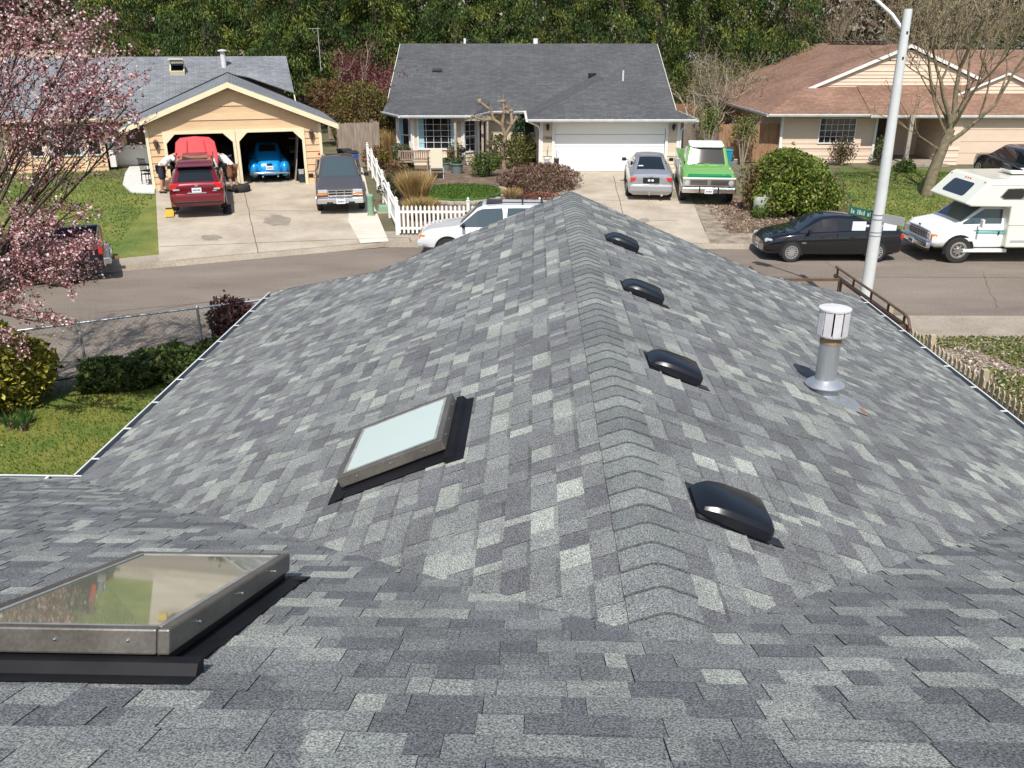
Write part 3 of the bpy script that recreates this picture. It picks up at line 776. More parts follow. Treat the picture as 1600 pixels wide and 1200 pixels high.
M['roof_blue'] = farroof('roof_bluegrey', (.155, .166, .182), (.225, .237, .25))
M['roof_dark'] = farroof('roof_charcoal', (.066, .068, .073), (.098, .10, .106), mottle=.3)
M['roof_brown'] = farroof('roof_redbrown', (.20, .112, .075), (.275, .165, .115), mottle=.4)
M['roof_tan'] = farroof('roof_tan', (.34, .26, .19), (.40, .31, .23))
M['roof_grey'] = farroof('roof_grey', (.20, .205, .22), (.27, .275, .285))

# ---- peach house with the open double garage
A1 = radians(17); h1 = thing('garage_house', 'peach sided house with two open garage bays and blue grey shingle roof', 'house', (-7.75, 36.12, .68), A1)
ux = (1, 0, 0)
GX0, GX1, RX, RZ, EZ, GP = -6.65, 0., -3.42, 4.02, 2.38, .40
b = MB(); hs = [(-5.92, -3.46, -.1, 2.1), (-3.22, -.78, -.1, 2.1)]
def lim1(z): return (max(GX0, RX-(RZ-z)/GP), min(GX1, RX+(RZ-z)/GP)) if z > 2.5 else (GX0, GX1)
siding(b, (0, 0, 0), ux, GX0, GX1, 0, RZ-.12, .26, hs, lim1, lip=.03)
for x, y in ((GX0, 7), (GX1, 10)): siding(b, (x, 0, 0), (0, 1 if x == GX1 else -1, 0), *((0, y, 0, 2.5) if x == GX1 else (-y, 0, 0, 2.5)), .2)
# main block walls behind
siding(b, (0, 6.5, 0), ux, -13.0, -9.0, 0, 2.35, .2, [(-12.05, -11.55, .75, 2.0), (-11.25, -9.95, .75, 2.05), (-9.7, -9.2, .75, 2.0)])
siding(b, (0, 7.6, 0), ux, -9.0, GX0, 0, 2.35, .2, [(-8.2, -7.25, 0, 2.05)])
siding(b, (-13.0, 0, 0), (0, -1, 0), -17.5, -6.5, 0, 2.35, .2)
siding(b, (-.85, 0, 0), (0, 1, 0), 9, 17.5, 0, 2.35, .2)
b.obj('wall', M['peach'], h1)
b = MB()   # door casings with clipped corners, corner boards, fascia
for xa, xb in ((-5.92, -3.46), (-3.22, -.78)):
    b.box(((xa+xb)/2, -.035, 2.155), (xb-xa+.22, .05, .11))
    for x, s in ((xa, 1), (xb, -1)):
        b.box((x-s*.055, -.035, 1.05), (.11, .05, 2.1)); b.prism([(x, 2.1), (x+s*.34, 2.1), (x, 1.76)], -.058, .02)
for x in (GX0+.05, GX1-.05): b.box((x, -.03, 1.2), (.11, .045, 2.4))
for x in (-12.95, -11.4, -9.85): b.box((x, 6.46, 1.17), (.16 if x > -12.9 else .12, .07, 2.34))
b.objs('trim', M['cream_trim'], h1)
b = MB()
def rake(b, p0, p1, y, w=.2, t=.04, dz=-.02): b.prism([(p0[0], p0[1]+dz), (p1[0], p1[1]+dz), (p1[0], p1[1]+dz-w), (p0[0], p0[1]+dz-w)], y-t, y)
rake(b, (RX, RZ), (RX-4.1, RZ-4.1*GP), -.34); rake(b, (RX, RZ), (RX+4.1, RZ-4.1*GP), -.34)
b.box((-10.25, 5.86, 2.24), (6.1, .04, .17))
b.prism([(5.86, 2.22), (11.9, 4.64), (11.9, 4.44), (5.86, 2.02)], -13.36, -13.32, 'X'); b.prism([(6.2, 2.36), (11.9, 4.64), (11.9, 4.44), (6.2, 2.16)], -.47, -.43, 'X')
b.objs('fascia', M['cream_trim'], h1)
b = MB(); mz = lambda y: 2.34+.40*(y-5.86)
vy = 5.86+(RZ-2.34)/.40   # valley meets the main slope here
ez = RZ-4.1*GP; vye = 5.86+(ez-2.34)/.40
roofpoly(b, [(RX, -.36, RZ), (RX, vy, RZ), (RX-4.1, vye, ez), (RX-4.1, -.36, ez)])
roofpoly(b, [(RX, -.36, RZ), (RX+4.1, -.36, ez), (RX+4.1, vye, ez), (RX, vy, RZ)])
roofpoly(b, [(-13.34, 5.84, 2.34), (RX-4.1, 5.84, 2.34), (RX-4.1, vye, ez), (RX, vy, RZ), (-2.4, 8.97+.6, 3.6+.225), (-.45, 7.9, 3.16), (-.45, 11.9, mz(11.9)), (-13.34, 11.9, mz(11.9))])
roofpoly(b, [(-13.34, 11.9, mz(11.9)), (-.45, 11.9, mz(11.9)), (-.45, 18, 2.3), (-13.34, 18, 2.3)])
rf1 = roofobj(b, 'roof', M['roof_blue'], h1)
b = MB()   # dark valley metal
b.bar((RX, vy, RZ+.03), (RX-4.1, vye, ez+.03), .10, .012); b.bar((RX, vy, RZ+.03), (RX+2.7, vye+1.3, ez+.03+.55), .10, .012)
b.obj('valley_flashing', M['flash'], rf1)
def small_skylight(parent, p, pitch, w=.62, h=.9, tip=.55):
    x, y, z = p; a = math.atan(pitch); o = bpy.data.objects.new('skylight', None); COL.objects.link(o); o.parent = parent; o.location = p; o.rotation_euler = (a, 0, 0)
    b = MB()
    for s in (-1, 1): b.box((s*w/2, 0, .1), (.05, h, .2)); b.box((0, s*h/2, .1), (w+.05, .05, .2))
    b.obj('frame', M['cream_trim'], o); b = MB(); b.box((0, 0, .16), (w-.05, h-.05, .02)); b.obj('pane', M['glass'], o)
    b = MB(); L_ = h; a2 = tip
    for s in (-1, 1): b.bar((s*(w/2), h/2, .24), (s*(w/2), h/2-L_*cos(a2), .24+L_*sin(a2)), .05)
    b.bar((-w/2, h/2-L_*cos(a2), .24+L_*sin(a2)), (w/2, h/2-L_*cos(a2), .24+L_*sin(a2)), .05)
    b.obj('sash', M['cream_trim'], o)
    b = MB(); b.poly([(-w/2, h/2, .245), (w/2, h/2, .245), (w/2, h/2-L_*cos(a2), .245+L_*sin(a2)), (-w/2, h/2-L_*cos(a2), .245+L_*sin(a2))]); b.obj('sash_glass', M['glass'], o)
small_skylight(h1, (-5.72, 10.3, mz(10.3)), .40)
o = bpy.data.objects.new('flue_pipe', None); COL.objects.link(o); o.parent = h1; o.location = (-3.55, 10.75, mz(10.75))
b = MB(); b.tube([(0, 0, -.1), (0, 0, .62)], .13, 14); b.obj('pipe', M['galv_light'], o, smooth=40)
b = MB(); b.lathe([(.10, .60), (.10, .70), (.24, .71), (.24, .76), (.05, .80)], n=14); b.obj('cap', M['galv_light'], o, smooth=30)
gutter(h1, (-13.3, 5.83, 2.32), (RX-4.0, 5.83, 2.32), (0, -1, 0), mo='cream_trim', mi='cream_trim')
window(h1, (0, 6.5, 0), ux, -11.25, -9.95, .75, 2.05, 4, 3, 'white', curt=[(.03, .1), (.9, .97)], tw=.05)
window(h1, (0, 6.5, 0), ux, -12.05, -11.55, .75, 2.0, 1, 2, 'white', tw=.05); window(h1, (0, 6.5, 0), ux, -9.7, -9.2, .75, 2.0, 1, 2, 'white', tw=.05)
b = MB(); b.box((-8.8, 7.2, .7), (.25, 1.1, 1.1)); b.obj('porch_rail', M['white'], h1)
b = MB(); b.poly([(-8.2, 7.62, 0), (-7.25, 7.62, 0), (-7.25, 7.62, 2.05), (-8.2, 7.62, 2.05)]); b.obj('front_door', M['darkwood'], h1)
b = MB(); b.box((-8.0, 7.54, .55), (1.4, .05, .9)); b.obj('porch_panel', M['white'], h1)
wall_lamp(h1, (-.40, 0, 1.95), 1.35, 'darkwood')
wall_lamp(h1, (-6.3, 0, 1.75), 1.2, 'darkwood')
b = MB(); b.box((-.13, -.02, 1.18), (.12, .02, .09)); b.obj('house_plaque', M['red_light'], h1)
# garage room
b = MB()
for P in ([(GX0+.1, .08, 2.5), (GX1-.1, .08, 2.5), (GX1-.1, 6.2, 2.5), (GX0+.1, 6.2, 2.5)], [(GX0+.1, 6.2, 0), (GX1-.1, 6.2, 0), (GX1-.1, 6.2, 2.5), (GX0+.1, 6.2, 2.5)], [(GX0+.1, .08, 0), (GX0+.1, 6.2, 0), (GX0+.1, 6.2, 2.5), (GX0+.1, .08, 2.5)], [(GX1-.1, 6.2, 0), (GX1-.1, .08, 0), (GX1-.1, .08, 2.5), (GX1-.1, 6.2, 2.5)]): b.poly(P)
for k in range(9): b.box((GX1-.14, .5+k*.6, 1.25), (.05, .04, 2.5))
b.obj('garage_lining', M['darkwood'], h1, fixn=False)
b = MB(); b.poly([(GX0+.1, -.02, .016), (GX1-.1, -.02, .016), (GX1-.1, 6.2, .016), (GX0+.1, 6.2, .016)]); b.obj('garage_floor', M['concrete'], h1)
b = MB()
for s in (-1, 1):
    for k in (.5, 1.05, 1.6): b.box((-1.0 if s > 0 else -6.25, 3.4, k), (.35, 2.6, .03))
b.objs('shelf', M['oldwood'], h1)
L1p = lambda x, y, z=0: Vector((-7.75, 36.12, .68))+Matrix.Rotation(A1, 3, 'Z') @ Vector((x, y, z))

# ---- white and charcoal house in the middle
ZG = .70; h2 = thing('middle_house', 'beige and white house with a charcoal roof and white double garage door', 'house', (0, 0, ZG), 0)
GL, GR, GY = 1.24, 7.42, 39.34; EL, ER, EY, EH = .69, 7.98, 38.74, 2.31; ML, MY, RY = -6.15, 43.6, 50.8; P2 = .42
RH = EH+P2*(RY-MY)
b = MB()
siding(b, (0, GY, 0), ux, GL, GR, 0, EH-.02, .17, [(1.9, 6.79, 0, 2.12)])
siding(b, (GL, 0, 0), (0, -1, 0), -44.2, -GY, 0, EH-.02, .17); siding(b, (GR, 0, 0), (0, 1, 0), GY, 56, 0, EH-.02, .17)
siding(b, (0, 44.2, 0), ux, -5.6, GL, 0, EH-.02, .17, [(-2.15, -1.35, 0, 2.03), (.15, 1.1, 1.25, 2.1)])
siding(b, (-5.6, 0, 0), (0, -1, 0), -56, -44.2, 0, EH-.02, .17)
BX0, BX1, BY = -4.62, -2.3, 41.45   # bay front; angled sides
siding(b, (0, BY, 0), ux, BX0, BX1, 0, EH-.02, .17, [(-4.35, -2.62, .78, 2.12)])
def dirn(p, q): return Vector((q[0]-p[0], q[1]-p[1], 0)).normalized()
bl = ((-5.45, 42.2), (BX0, BY)); br_ = ((BX1, BY), (-1.6, 42.2))
siding(b, (*bl[0], 0), dirn(*bl), 0, 1.12, 0, EH-.02, .17, [(.2, .86, .62, 2.12)]); siding(b, (*br_[0], 0), dirn(*br_), 0, 1.03, 0, EH-.02, .17, [(.14, .82, .62, 2.12)])
siding(b, (-5.45, 0, 0), (0, -1, 0), -44.2, -42.2, 0, EH-.02, .17); siding(b, (-1.6, 0, 0), (0, 1, 0), 42.2, 44.2, 0, EH-.02, .17)
b.obj('wall', M['beige'], h2)
b = MB()
for x, y in ((GL+.06, GY), (GR-.06, GY), (-5.42, 42.2), (BX0, BY), (BX1, BY), (-1.62, 42.2), (GL-.02, 44.1)): b.box((x, y-.02, EH/2), (.13, .08, EH-.02))
b.box((4.345, GY-.02, 2.19), (5.1, .06, .14)); b.box((1.84, GY-.02, 1.06), (.12, .06, 2.12)); b.box((6.85, GY-.02, 1.06), (.12, .06, 2.12))
for x, s in ((1.9, 1), (6.79, -1)): b.prism([(x, 2.12), (x+s*.3, 2.12), (x, 1.85)], GY-.05, GY+.03)
b.objs('trim', M['white'], h2)
b = MB()
for k in range(4):
    z = .53*k+.02
    b.box((4.345, GY+.06, z+.255), (4.87, .04, .515))
    b.box((4.345, GY+.05, z+.02), (4.87, .03, .012))
b.obj('garage_door', M['door_white'], h2, bevel=.004)
b = MB(); b.poly([(-2.15, 44.26, 0), (-1.35, 44.26, 0), (-1.35, 44.26, 2.03), (-2.15, 44.26, 2.03)]); b.obj('front_door', M['dark'], h2)
window(h2, (0, BY, 0), ux, -4.35, -2.62, .78, 2.12, 5, 5, curt=[(0, .14), (.86, 1)])
window(h2, (*bl[0], 0), dirn(*bl), .2, .86, .62, 2.12, 1, 1, mid=1.35, tw=.06, curt=[(0, .3)]); window(h2, (*br_[0], 0), dirn(*br_), .14, .82, .62, 2.12, 2, 5, tw=.06, mid=1.3)
window(h2, (0, 44.2, 0), ux, .15, 1.1, 1.25, 2.1, 2, 1, tw=.05)
wall_lamp(h2, (1.58, GY, 1.92)); wall_lamp(h2, (7.12, GY, 1.92))
def digit_text(parent, txt, p, size, m, name='house_number', rx=pi/2, rz=0, ext=.006):
    cu = bpy.data.curves.new(name, 'FONT'); cu.body = txt; cu.size = size; cu.extrude = ext; cu.align_x = 'CENTER'; cu.resolution_u = 3
    tmp = bpy.data.objects.new(name, cu); me = bpy.data.meshes.new_from_object(tmp); bpy.data.objects.remove(tmp); me.materials.clear(); me.materials.append(m)
    o = bpy.data.objects.new(name, me); COL.objects.link(o); o.parent = parent; o.location = p; o.rotation_euler = (rx, 0, rz); return o
digit_text(h2, '15806', (1.565, GY-.03, 1.40), .175, M['darkwood'])
b = MB()
wl = 42.4; hz = EH+P2*(ER-EL)/2; cx = (EL+ER)/2; my = MY+(hz-EH)/P2
mz2 = lambda y: EH+P2*(y-MY)
roofpoly(b, [(EL, EY, EH), (ER, EY, EH), (cx+.0, wl-.02, hz)])
roofpoly(b, [(ER, EY, EH), (ER, MY, EH), (cx, my, hz), (cx, wl-.02, hz)])
roofpoly(b, [(EL, EY, EH), (cx, wl-.02, hz), (cx, my, hz), (EL, MY, EH)])
bx0, bx1, by = -5.11, -1.75, 40.86
# main slope, with the bay's lower slope running into it
roofpoly(b, [(ML, MY, EH), (-1.07, MY, EH), (EL, MY, EH), (cx, my, hz), (ER, MY, EH), (ER, RY, RH), (ML, RY, RH)])
bp = (EH+P2*1.2-EH)/(MY+1.2-by)
roofpoly(b, [(bx0, by, EH-.0), (bx1, by, EH-.0), (bx1-.1, MY+1.2, mz2(MY+1.2)+.02), (bx0+.1, MY+1.2, mz2(MY+1.2)+.02)])
roofpoly(b, [(ML-.08, MY-.3, EH), (bx0, by, EH), (bx0+.1, MY+1.2, mz2(MY+1.2)+.02), (ML, MY+1.0, mz2(MY+1.0)+.02)])
roofpoly(b, [(bx1, by, EH), (-1.07, MY-.1, EH), (-1.1, MY+.9, mz2(MY+.9)+.02), (bx1-.1, MY+1.2, mz2(MY+1.2)+.02)])
roofpoly(b, [(ML, RY, RH), (ER, RY, RH), (ER, RY+7, EH), (ML, RY+7, EH)])
rf2 = roofobj(b, 'roof', M['roof_dark'], h2)
b = MB()
x, y = cx-.2, 46.9; b.box((x, y, mz2(y)+.09), (.42, .4, .14), rx=.4)
b.obj('roof_vent', M['ventplastic'], rf2, bevel=.02)
b = MB(); b.box((-3.9, 47.6, mz2(47.6)+.07), (.5, .3, .09), rx=.4); b.obj('roof_vent', M['roof_dark'], rf2)
for x, y, h in ((cx+1.35, 46.6, .5),): b = MB(); b.tube([(x, y, mz2(y)-.1), (x, y, mz2(y)+h)], .05, 8); b.obj('vent_pipe', M['galv_light'], rf2)
for x, y, s in ((-2.6, 50.9, .07), (1.3, 50.9, .14)): b = MB(); b.tube([(x, y, RH-.1), (x, y, RH+.26)], s, 8); b.obj('vent_pipe', M['white'], rf2)
gutter(h2, (EL, EY, EH-.01), (ER, EY, EH-.01), (0, -1, 0), mi='white'); 
gutter(h2, (-1.07, MY-.01, EH-.01), (EL, MY-.01, EH-.01), (0, -1, 0), mi='white'); gutter(h2, (EL, MY, EH-.01), (EL, EY-.1, EH-.01), (-1, 0, 0), mi='white')
gutter(h2, (bx0, by, EH-.01), (bx1, by, EH-.01), (0, -1, 0), mi='white')
def outv(p, q): d = Vector((q[0]-p[0], q[1]-p[1], 0)).normalized(); return Vector((d.y, -d.x, 0))
gutter(h2, (ML-.08, MY-.3, EH-.01), (bx0, by, EH-.01), outv((ML-.08, MY-.3), (bx0, by)), mi='white'); gutter(h2, (bx1, by, EH-.01), (-1.07, MY-.1, EH-.01), outv((bx1, by), (-1.07, MY-.1)), mi='white')
gutter(h2, (ER, EY-.1, EH-.01), (ER, MY, EH-.01), (1, 0, 0), mi='white')
b = MB(); b.poly([(EL, EY, EH-.1), (ER, EY, EH-.1), (ER, GY, EH-.1), (EL, GY, EH-.1)]); b.poly([(bx0, by+.02, EH-.1), (bx1, by+.02, EH-.1), (-1.1, MY, EH-.1), (ML, MY-.2, EH-.1)]); b.poly([(EL, EY, EH-.11), (GL, EY, EH-.11), (GL, 44.2, EH-.11), (EL, 44.2, EH-.11)]); b.poly([(-1.7, MY, EH-.12), (EL, MY, EH-.12), (EL, 44.25, EH-.12), (-1.7, 44.25, EH-.12)]); b.obj('soffit', M['white'], h2)
b = MB(); b.prism([(MY, EH-.02), (RY, RH-.02), (RY, RH-.2), (MY, EH-.2)], ML-.03, ML, 'X'); b.prism([(MY, EH-.02), (RY, RH-.02), (RY, RH-.2), (MY, EH-.2)], ER, ER+.03, 'X'); b.objs('fascia', M['white'], h2)
downspout(h2, [(EL+.02, EY-.05, EH-.1), (EL+.45, GY-.3, EH-.32), (GL-.02, GY-.08, EH-.5), (GL-.02, GY-.08, .1)]); downspout(h2, [(ER-.02, EY-.05, EH-.1), (ER-.3, GY-.1, EH-.32), (GR+.05, GY-.05, EH-.5), (GR+.05, GY-.05, .1)]); downspout(h2, [(bx1-.1, by+.05, EH-.12), (BX1+.06, BY-.08, EH-.35), (BX1+.06, BY-.08, .1)]); downspout(h2, [(bx0+.35, by+.05, EH-.12), (BX0-.06, BY-.09, EH-.35), (BX0-.06, BY-.09, .1)])

# ---- pink house with the red-brown roof
h3 = thing('corner_house', 'pink sided house with red brown shingle roof and two small gables', 'house', (0, 0, ZG), 0)
E3 = 2.31; P3 = .42; y0 = 41.6; xL = 11.9; yg = 44.07; xg = 14.63; zg = E3+P3*(yg-y0); xc = 19.1; zc = E3+P3*(xc-xL)
rk = lambda x: E3+P3*(x-xL)
b = MB()
roofpoly(b, [(xL, y0, E3), (xg-.26, yg, zg), (xc, yg, zc), (xc, 57.5, zc), (xL, 57.5, E3)])
roofpoly(b, [(xc, yg, zc), (26.3, yg, E3), (26.3, 57.5, E3), (xc, 57.5, zc)])
yp = 41.38; zfr = lambda y: E3+P3*(y-y0)
roofpoly(b, [(xL, y0, E3), (17.2, y0, E3), (19.8, yg+.2, zg+.08), (xg-.26, yg+.2, zg+.08)])
pf = (zg-E3)/(yg-yp)
roofpoly(b, [(16.6, yp, E3-.05), (29.5, yp, E3-.05), (29.5, 48, E3-.05+P3*(48-yp)), (19.3, 48, E3-.05+P3*(48-yp)), (16.8, yg+.3, E3-.05+P3*(yg+.3-yp))])
# second gable
gx0, gx1, gcx, gy2 = 21.2, 26.0, 23.6, 43.3; gz = E3+P3*(gy2-yp); gcz = gz+(gcx-gx0)*P3
roofpoly(b, [(gx0, gy2-.05, gz), (gcx, gy2-.05, gcz), (gcx, 46.5, gcz), (gx0, 46.5, gz)]); roofpoly(b, [(gcx, gy2-.05, gcz), (gx1, gy2-.05, gz), (gx1, 46.5, gz), (gcx, 46.5, gcz)])
rf3 = roofobj(b, 'roof', M['roof_brown'], h3)
b = MB()
for i in range(14): y = 47+i*.62; b.box((xc, y, zc+.10), (.34, .5, .08), rx=.1)
b.obj('ridge_vent', M['darkwood'], rf3)
b = MB(); b.tube([(13.0, 47, rk(13.0)-.1), (13.0, 47, rk(13.0)+.42)], .045, 8); b.obj('vent_pipe', M['rust'], rf3)
b = MB()
def gl(cx_, cz_, half, base):
    return lambda z: (cx_-max(0, (cz_-z)/P3), cx_+max(0, (cz_-z)/P3))
siding(b, (0, yg+.12, 0), ux, xg, 24, zg-.05, zc-.28, .16, (), gl(xc, zc-.2, 0, 0)); siding(b, (0, gy2+.12, 0), ux, gx0, gx1, gz, gcz-.2, .16, (), gl(gcx, gcz-.15, 0, 0))
siding(b, (0, 42.3, 0), ux, 12.75, 17.3, 0, E3, .17, [(14.62, 16.28, .95, 2.05)])
siding(b, (17.3, 0, 0), (0, 1, 0), 42.3, 44.5, 0, E3, .17); siding(b, (0, 44.5, 0), ux, 17.3, 20.3, 0, E3, .17, [(18.2, 19.1, 0, 2.03)])
siding(b, (20.3, 0, 0), (0, -1, 0), -44.5, -41.6, 0, E3, .17); siding(b, (0, 41.6, 0), ux, 20.3, 29, 0, E3, .17, [(21.05, 25.9, 0, 2.12)])
siding(b, (12.75, 0, 0), (0, -1, 0), -57, -42.3, 0, E3, .17, [(-47.2, -45.4, .4, 2.0)])
b.obj('wall', M['pink'], h3)
b = MB()
for (cx_, cz_, half, y_) in ((xc, zc, xc-xg+.35, yg), (gcx, gcz, gcx-gx0, gy2)):
    rake(b, (cx_, cz_), (cx_-half, cz_-half*P3), y_, .15); rake(b, (cx_, cz_), (cx_+half, cz_-half*P3), y_, .15)
for x, y in ((12.8, 42.26), (17.25, 42.26), (20.35, 41.56)): b.box((x, y, E3/2), (.12, .07, E3))
b.objs('trim', M['white'], h3)
gutter(h3, (xL, y0, E3-.01), (17.0, y0, E3-.01), (0, -1, 0), mi='white'); gutter(h3, (16.6, yp, E3-.05), (29.5, yp, E3-.05), (0, -1, 0), mi='white'); gutter(h3, (xL, 57, E3-.01), (xL, y0-.1, E3-.01), (-1, 0, 0), mi='white')
window(h3, (0, 42.3, 0), ux, 14.62, 16.28, .95, 2.05, 6, 4, tw=.05)
window(h3, (12.75, 0, 0), (0, -1, 0), -47.2, -45.4, .4, 2.0, 2, 1, tw=.05)
b = MB()
for k in range(4): b.box((23.48, 41.66, .53*k+.27), (4.85, .04, .515))
b.obj('garage_door', M['pink'], h3, bevel=.004)
b = MB(); b.poly([(18.2, 44.56, 0), (19.1, 44.56, 0), (19.1, 44.56, 2.03), (18.2, 44.56, 2.03)]); b.obj('front_door', M['darkwood'], h3)
b = MB(); b.box((18.4, 41.15, E3/2), (.17, .17, E3)); b.obj('porch_post', M['oldwood'], h3)
b = MB(); b.box((18.8, 42.6, .06), (3.0, 3.7, .12)); b.obj('porch_slab', M['walk'], h3)
wall_lamp(h3, (20.62, 41.6, 1.2), .9)
# ---- houses beyond
def far_house(name, label, x0, x1, y, ze, zr, d, rm, wm, z0=ZG):
    t = thing(name, label, 'house', ((x0+x1)/2, y, z0), 0); w = (x1-x0)/2; b = MB(); b.box((0, d/2, (ze-z0)/2), (2*w-1, d-1, ze-z0)); b.obj('wall', M[wm], t)
    b = MB(); ze -= z0; zr -= z0
    roofpoly(b, [(-w, -.3, ze), (w, -.3, ze), (w, d/2, zr), (-w, d/2, zr)]); roofpoly(b, [(-w, d/2, zr), (w, d/2, zr), (w, d+.3, ze), (-w, d+.3, ze)]); roofobj(b, 'roof', M[rm], t)
    b = MB(); b.box((0, -.34, ze-.06), (2*w, .05, .16)); b.objs('fascia', M['beige'], t)
    return t
t = far_house('tan_roof_house', 'brown house with low tan roof glimpsed between cedar trunks', -37, -10.8, 62, 4.35, 5.6, 9, 'roof_tan', 'brownwall')
window(t, (0, .5, 0), ux, 9.6, 10.5, 1.6, 3.0, 1, 1, tw=.08); window(t, (0, .5, 0), ux, 4.6, 5.5, 1.6, 3.0, 1, 1, tw=.08)
t = far_house('grey_roof_house', 'pale grey roofed house beyond the bare tree on the left', -55, -28, 95, 5.2, 8.2, 12, 'roof_grey', 'brownwall'); window(t, (0, .5, 0), ux, -1, 1, 1.5, 2.8, 2, 1)
t = far_house('olive_roof_house', 'low olive roof peeking over the red brown roof', 13.2, 22.5, 66, 4.0, 5.4, 9, 'roof_grey', 'brownwall'); window(t, (0, .5, 0), ux, -1, 1, 1.5, 2.8, 2, 1)
t = far_house('distant_house', 'grey gabled house at the far right behind bare branches', 34, 52, 70, 4.2, 6.1, 9, 'roof_grey', 'brownwall'); window(t, (0, .5, 0), ux, -1, 1, 1.5, 2.8, 2, 1)
# ------------------------------------------------------------------ vehicles: local +x is forward, z=0 the ground, origin at mid length
def loft(root, st, seg, paintm, glass='carglass', smooth=38):
    """st: (x, zb, w, zbelt, wt, zt, wr); seg[i] = (side tag, top tag) with tags None or a part name"""
    rings = []
    for x, zb, w, zbelt, wt, zt, wr in st:
        zt8 = zt-.012; h = zbelt-zb; g_ = max(zt-zbelt, .02)
        half = [(0, zb), (w-.14, zb), (w-.03, zb+.07), (w, zb+.34*h), (w*.997, zb+.72*h), (w-.035, zbelt-.03), (w-.06, zbelt), (wt, zbelt+.012), (wr+(wt-wr)*.12, zt-.09*min(1, g_/.3)), (wr-.03, zt-.03*min(1, g_/.2)), (wr-.12, zt8), (wr*.45, zt), (0, zt+.006)]
        ring = [(x, -y, z) for y, z in half]+[(x, y, z) for y, z in half[-2:0:-1]]
        rings.append(ring)
    n = len(rings[0]); nh = 13
    parts = {}
    def addf(name, side, q): parts.setdefault((name, side), []).append(q)
    for i in range(len(rings)-1):
        for j in range(n):
            jj = j if j < nh-1 else n-1-j      # mirrored row index
            side = 0 if j < nh-1 else 1
            tag_ = None
            if jj == 7 and seg[i][0]: tag_ = (seg[i][0], (i, side))
            if jj in (10, 11) and seg[i][1]: tag_ = (seg[i][1], 0)
            if jj == 9 and seg[i][1] and seg[i][1] == 'rear_window': tag_ = None
            q = (i*n+j, i*n+(j+1) % n, (i+1)*n+(j+1) % n, (i+1)*n+j)
            addf(tag_[0] if tag_ else 'body', tag_[1] if tag_ else 0, q)
    V = [p for r in rings for p in r]
    caps = [tuple(range(n-1, -1, -1)), tuple((len(rings)-1)*n+j for j in range(n))]
    body = None
    for (name, side), fs in sorted(parts.items(), key=lambda k: str(k[0])):
        used = sorted(set(v for f in fs for v in f)); 
        if name == 'body': fs = fs+caps; used = sorted(set(v for f in fs for v in f))
        mp = {v: i for i, v in enumerate(used)}; b = MB(); b.add([V[v] for v in used], [tuple(mp[v] for v in f) for f in fs])
        m = paintm if name in ('body', 'roof', 'hood_stripe') else M[glass]
        if name == 'roof': m = M['white']
        o = b.obj(name, m, root, smooth=smooth, fixn=(name == 'body'))
        if name != 'body':   # frame of the opening: push the glass 3 mm proud
            for v in o.data.vertices: v.co = v.co+Vector((0, math.copysign(.003, v.co.y) if abs(v.co.y) > .3 else 0, .003))
        else: body = o
    return body
def wheel(root, x, y, r, w=.21, style='alloy', arch=True, z=None, spokes=10):
    z = r if z is None else z; s = 1 if y > 0 else -1
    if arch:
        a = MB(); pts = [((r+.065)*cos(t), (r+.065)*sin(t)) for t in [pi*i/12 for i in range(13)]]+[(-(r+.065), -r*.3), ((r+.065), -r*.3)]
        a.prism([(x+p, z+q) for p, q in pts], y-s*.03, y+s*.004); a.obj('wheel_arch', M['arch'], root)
    b = MB(); b.lathe([(r*.62, -w/2), (r-.025, -w/2), (r, -w/2+.03), (r, w/2-.03), (r-.025, w/2), (r*.62, w/2)], (x, y-s*(w/2-.02), z), 24, axis='Y')
    o = b.obj('wheel', M['rubber'], root, smooth=40)
    b = MB(); yo = y+s*.028
    if style == 'alloy':
        b.lathe([(r*.64, -.012), (r*.66, .008), (r*.60, .008), (r*.58, -.012)], (x, yo, z), 24, axis='Y')
        b.lathe([(.05, -.01), (.06, .01)], (x, yo, z), 10, axis='Y')
        for i in range(spokes):
            t = 2*pi*i/spokes; b.bar((x+.04*cos(t), yo, z+.04*sin(t)), (x+r*.6*cos(t), yo, z+r*.6*sin(t)), .035, .016, up=(0, 1, 0))
        b.obj('rim', M['alloy'], o, smooth=40)
    else:
        b.lathe([(r*.64, -.01), (r*.64, .006), (r*.5, .012), (r*.45, -.01), (r*.2, .0), (r*.18, .03), (r*.1, .03)], (x, yo, z), 20, axis='Y')
        b.obj('rim', M['chrome'] if style == 'chrome' else M['alloy'], o, smooth=30)
        if style == 'chrome':
            d = MB()
            for i in range(8): t = 2*pi*i/8; d.lathe([(.022, 0), (.022, .006)], (x+r*.34*cos(t), yo+s*.008, z+r*.34*sin(t)), 8, axis='Y')
            d.obj('rim_hole', M['black'], o)
    return o
def bx(name, root, c, d, m, bevel=.01, **kw):
    b = MB(); b.box(c, d, **kw); return b.obj(name, M[m] if isinstance(m, str) else m, root, bevel=bevel)
def mirror(root, x, y, z, m='black', size=(.10, .17, .13)):
    s = 1 if y > 0 else -1; b = MB(); b.box((x, y+s*.12, z), size); b.bar((x, y-s*.02, z-.03), (x, y+s*.06, z-.01), .05, .03)
    return b.obj('mirror', M[m] if isinstance(m, str) else m, root, bevel=.03)
def plate(root, x, z, back, m='plate', w=.31, h=.155, y=0):
    p = bx('licence_plate', root, (x, y, z), (.012, w, h), m, .003)
    s = -1 if back else 1
    b = MB()     # the characters are too small to read in the photograph: dark strokes of their size
    for k in range(6): b.box((x+s*.0065, y+(k-2.5)*w*.13, z), (.002, w*.07*(1+.3*(k % 2)), h*.42*(1-.15*(k % 3))))
    b.obj('plate_mark', M['navy'], p, kind='stuff'); return p
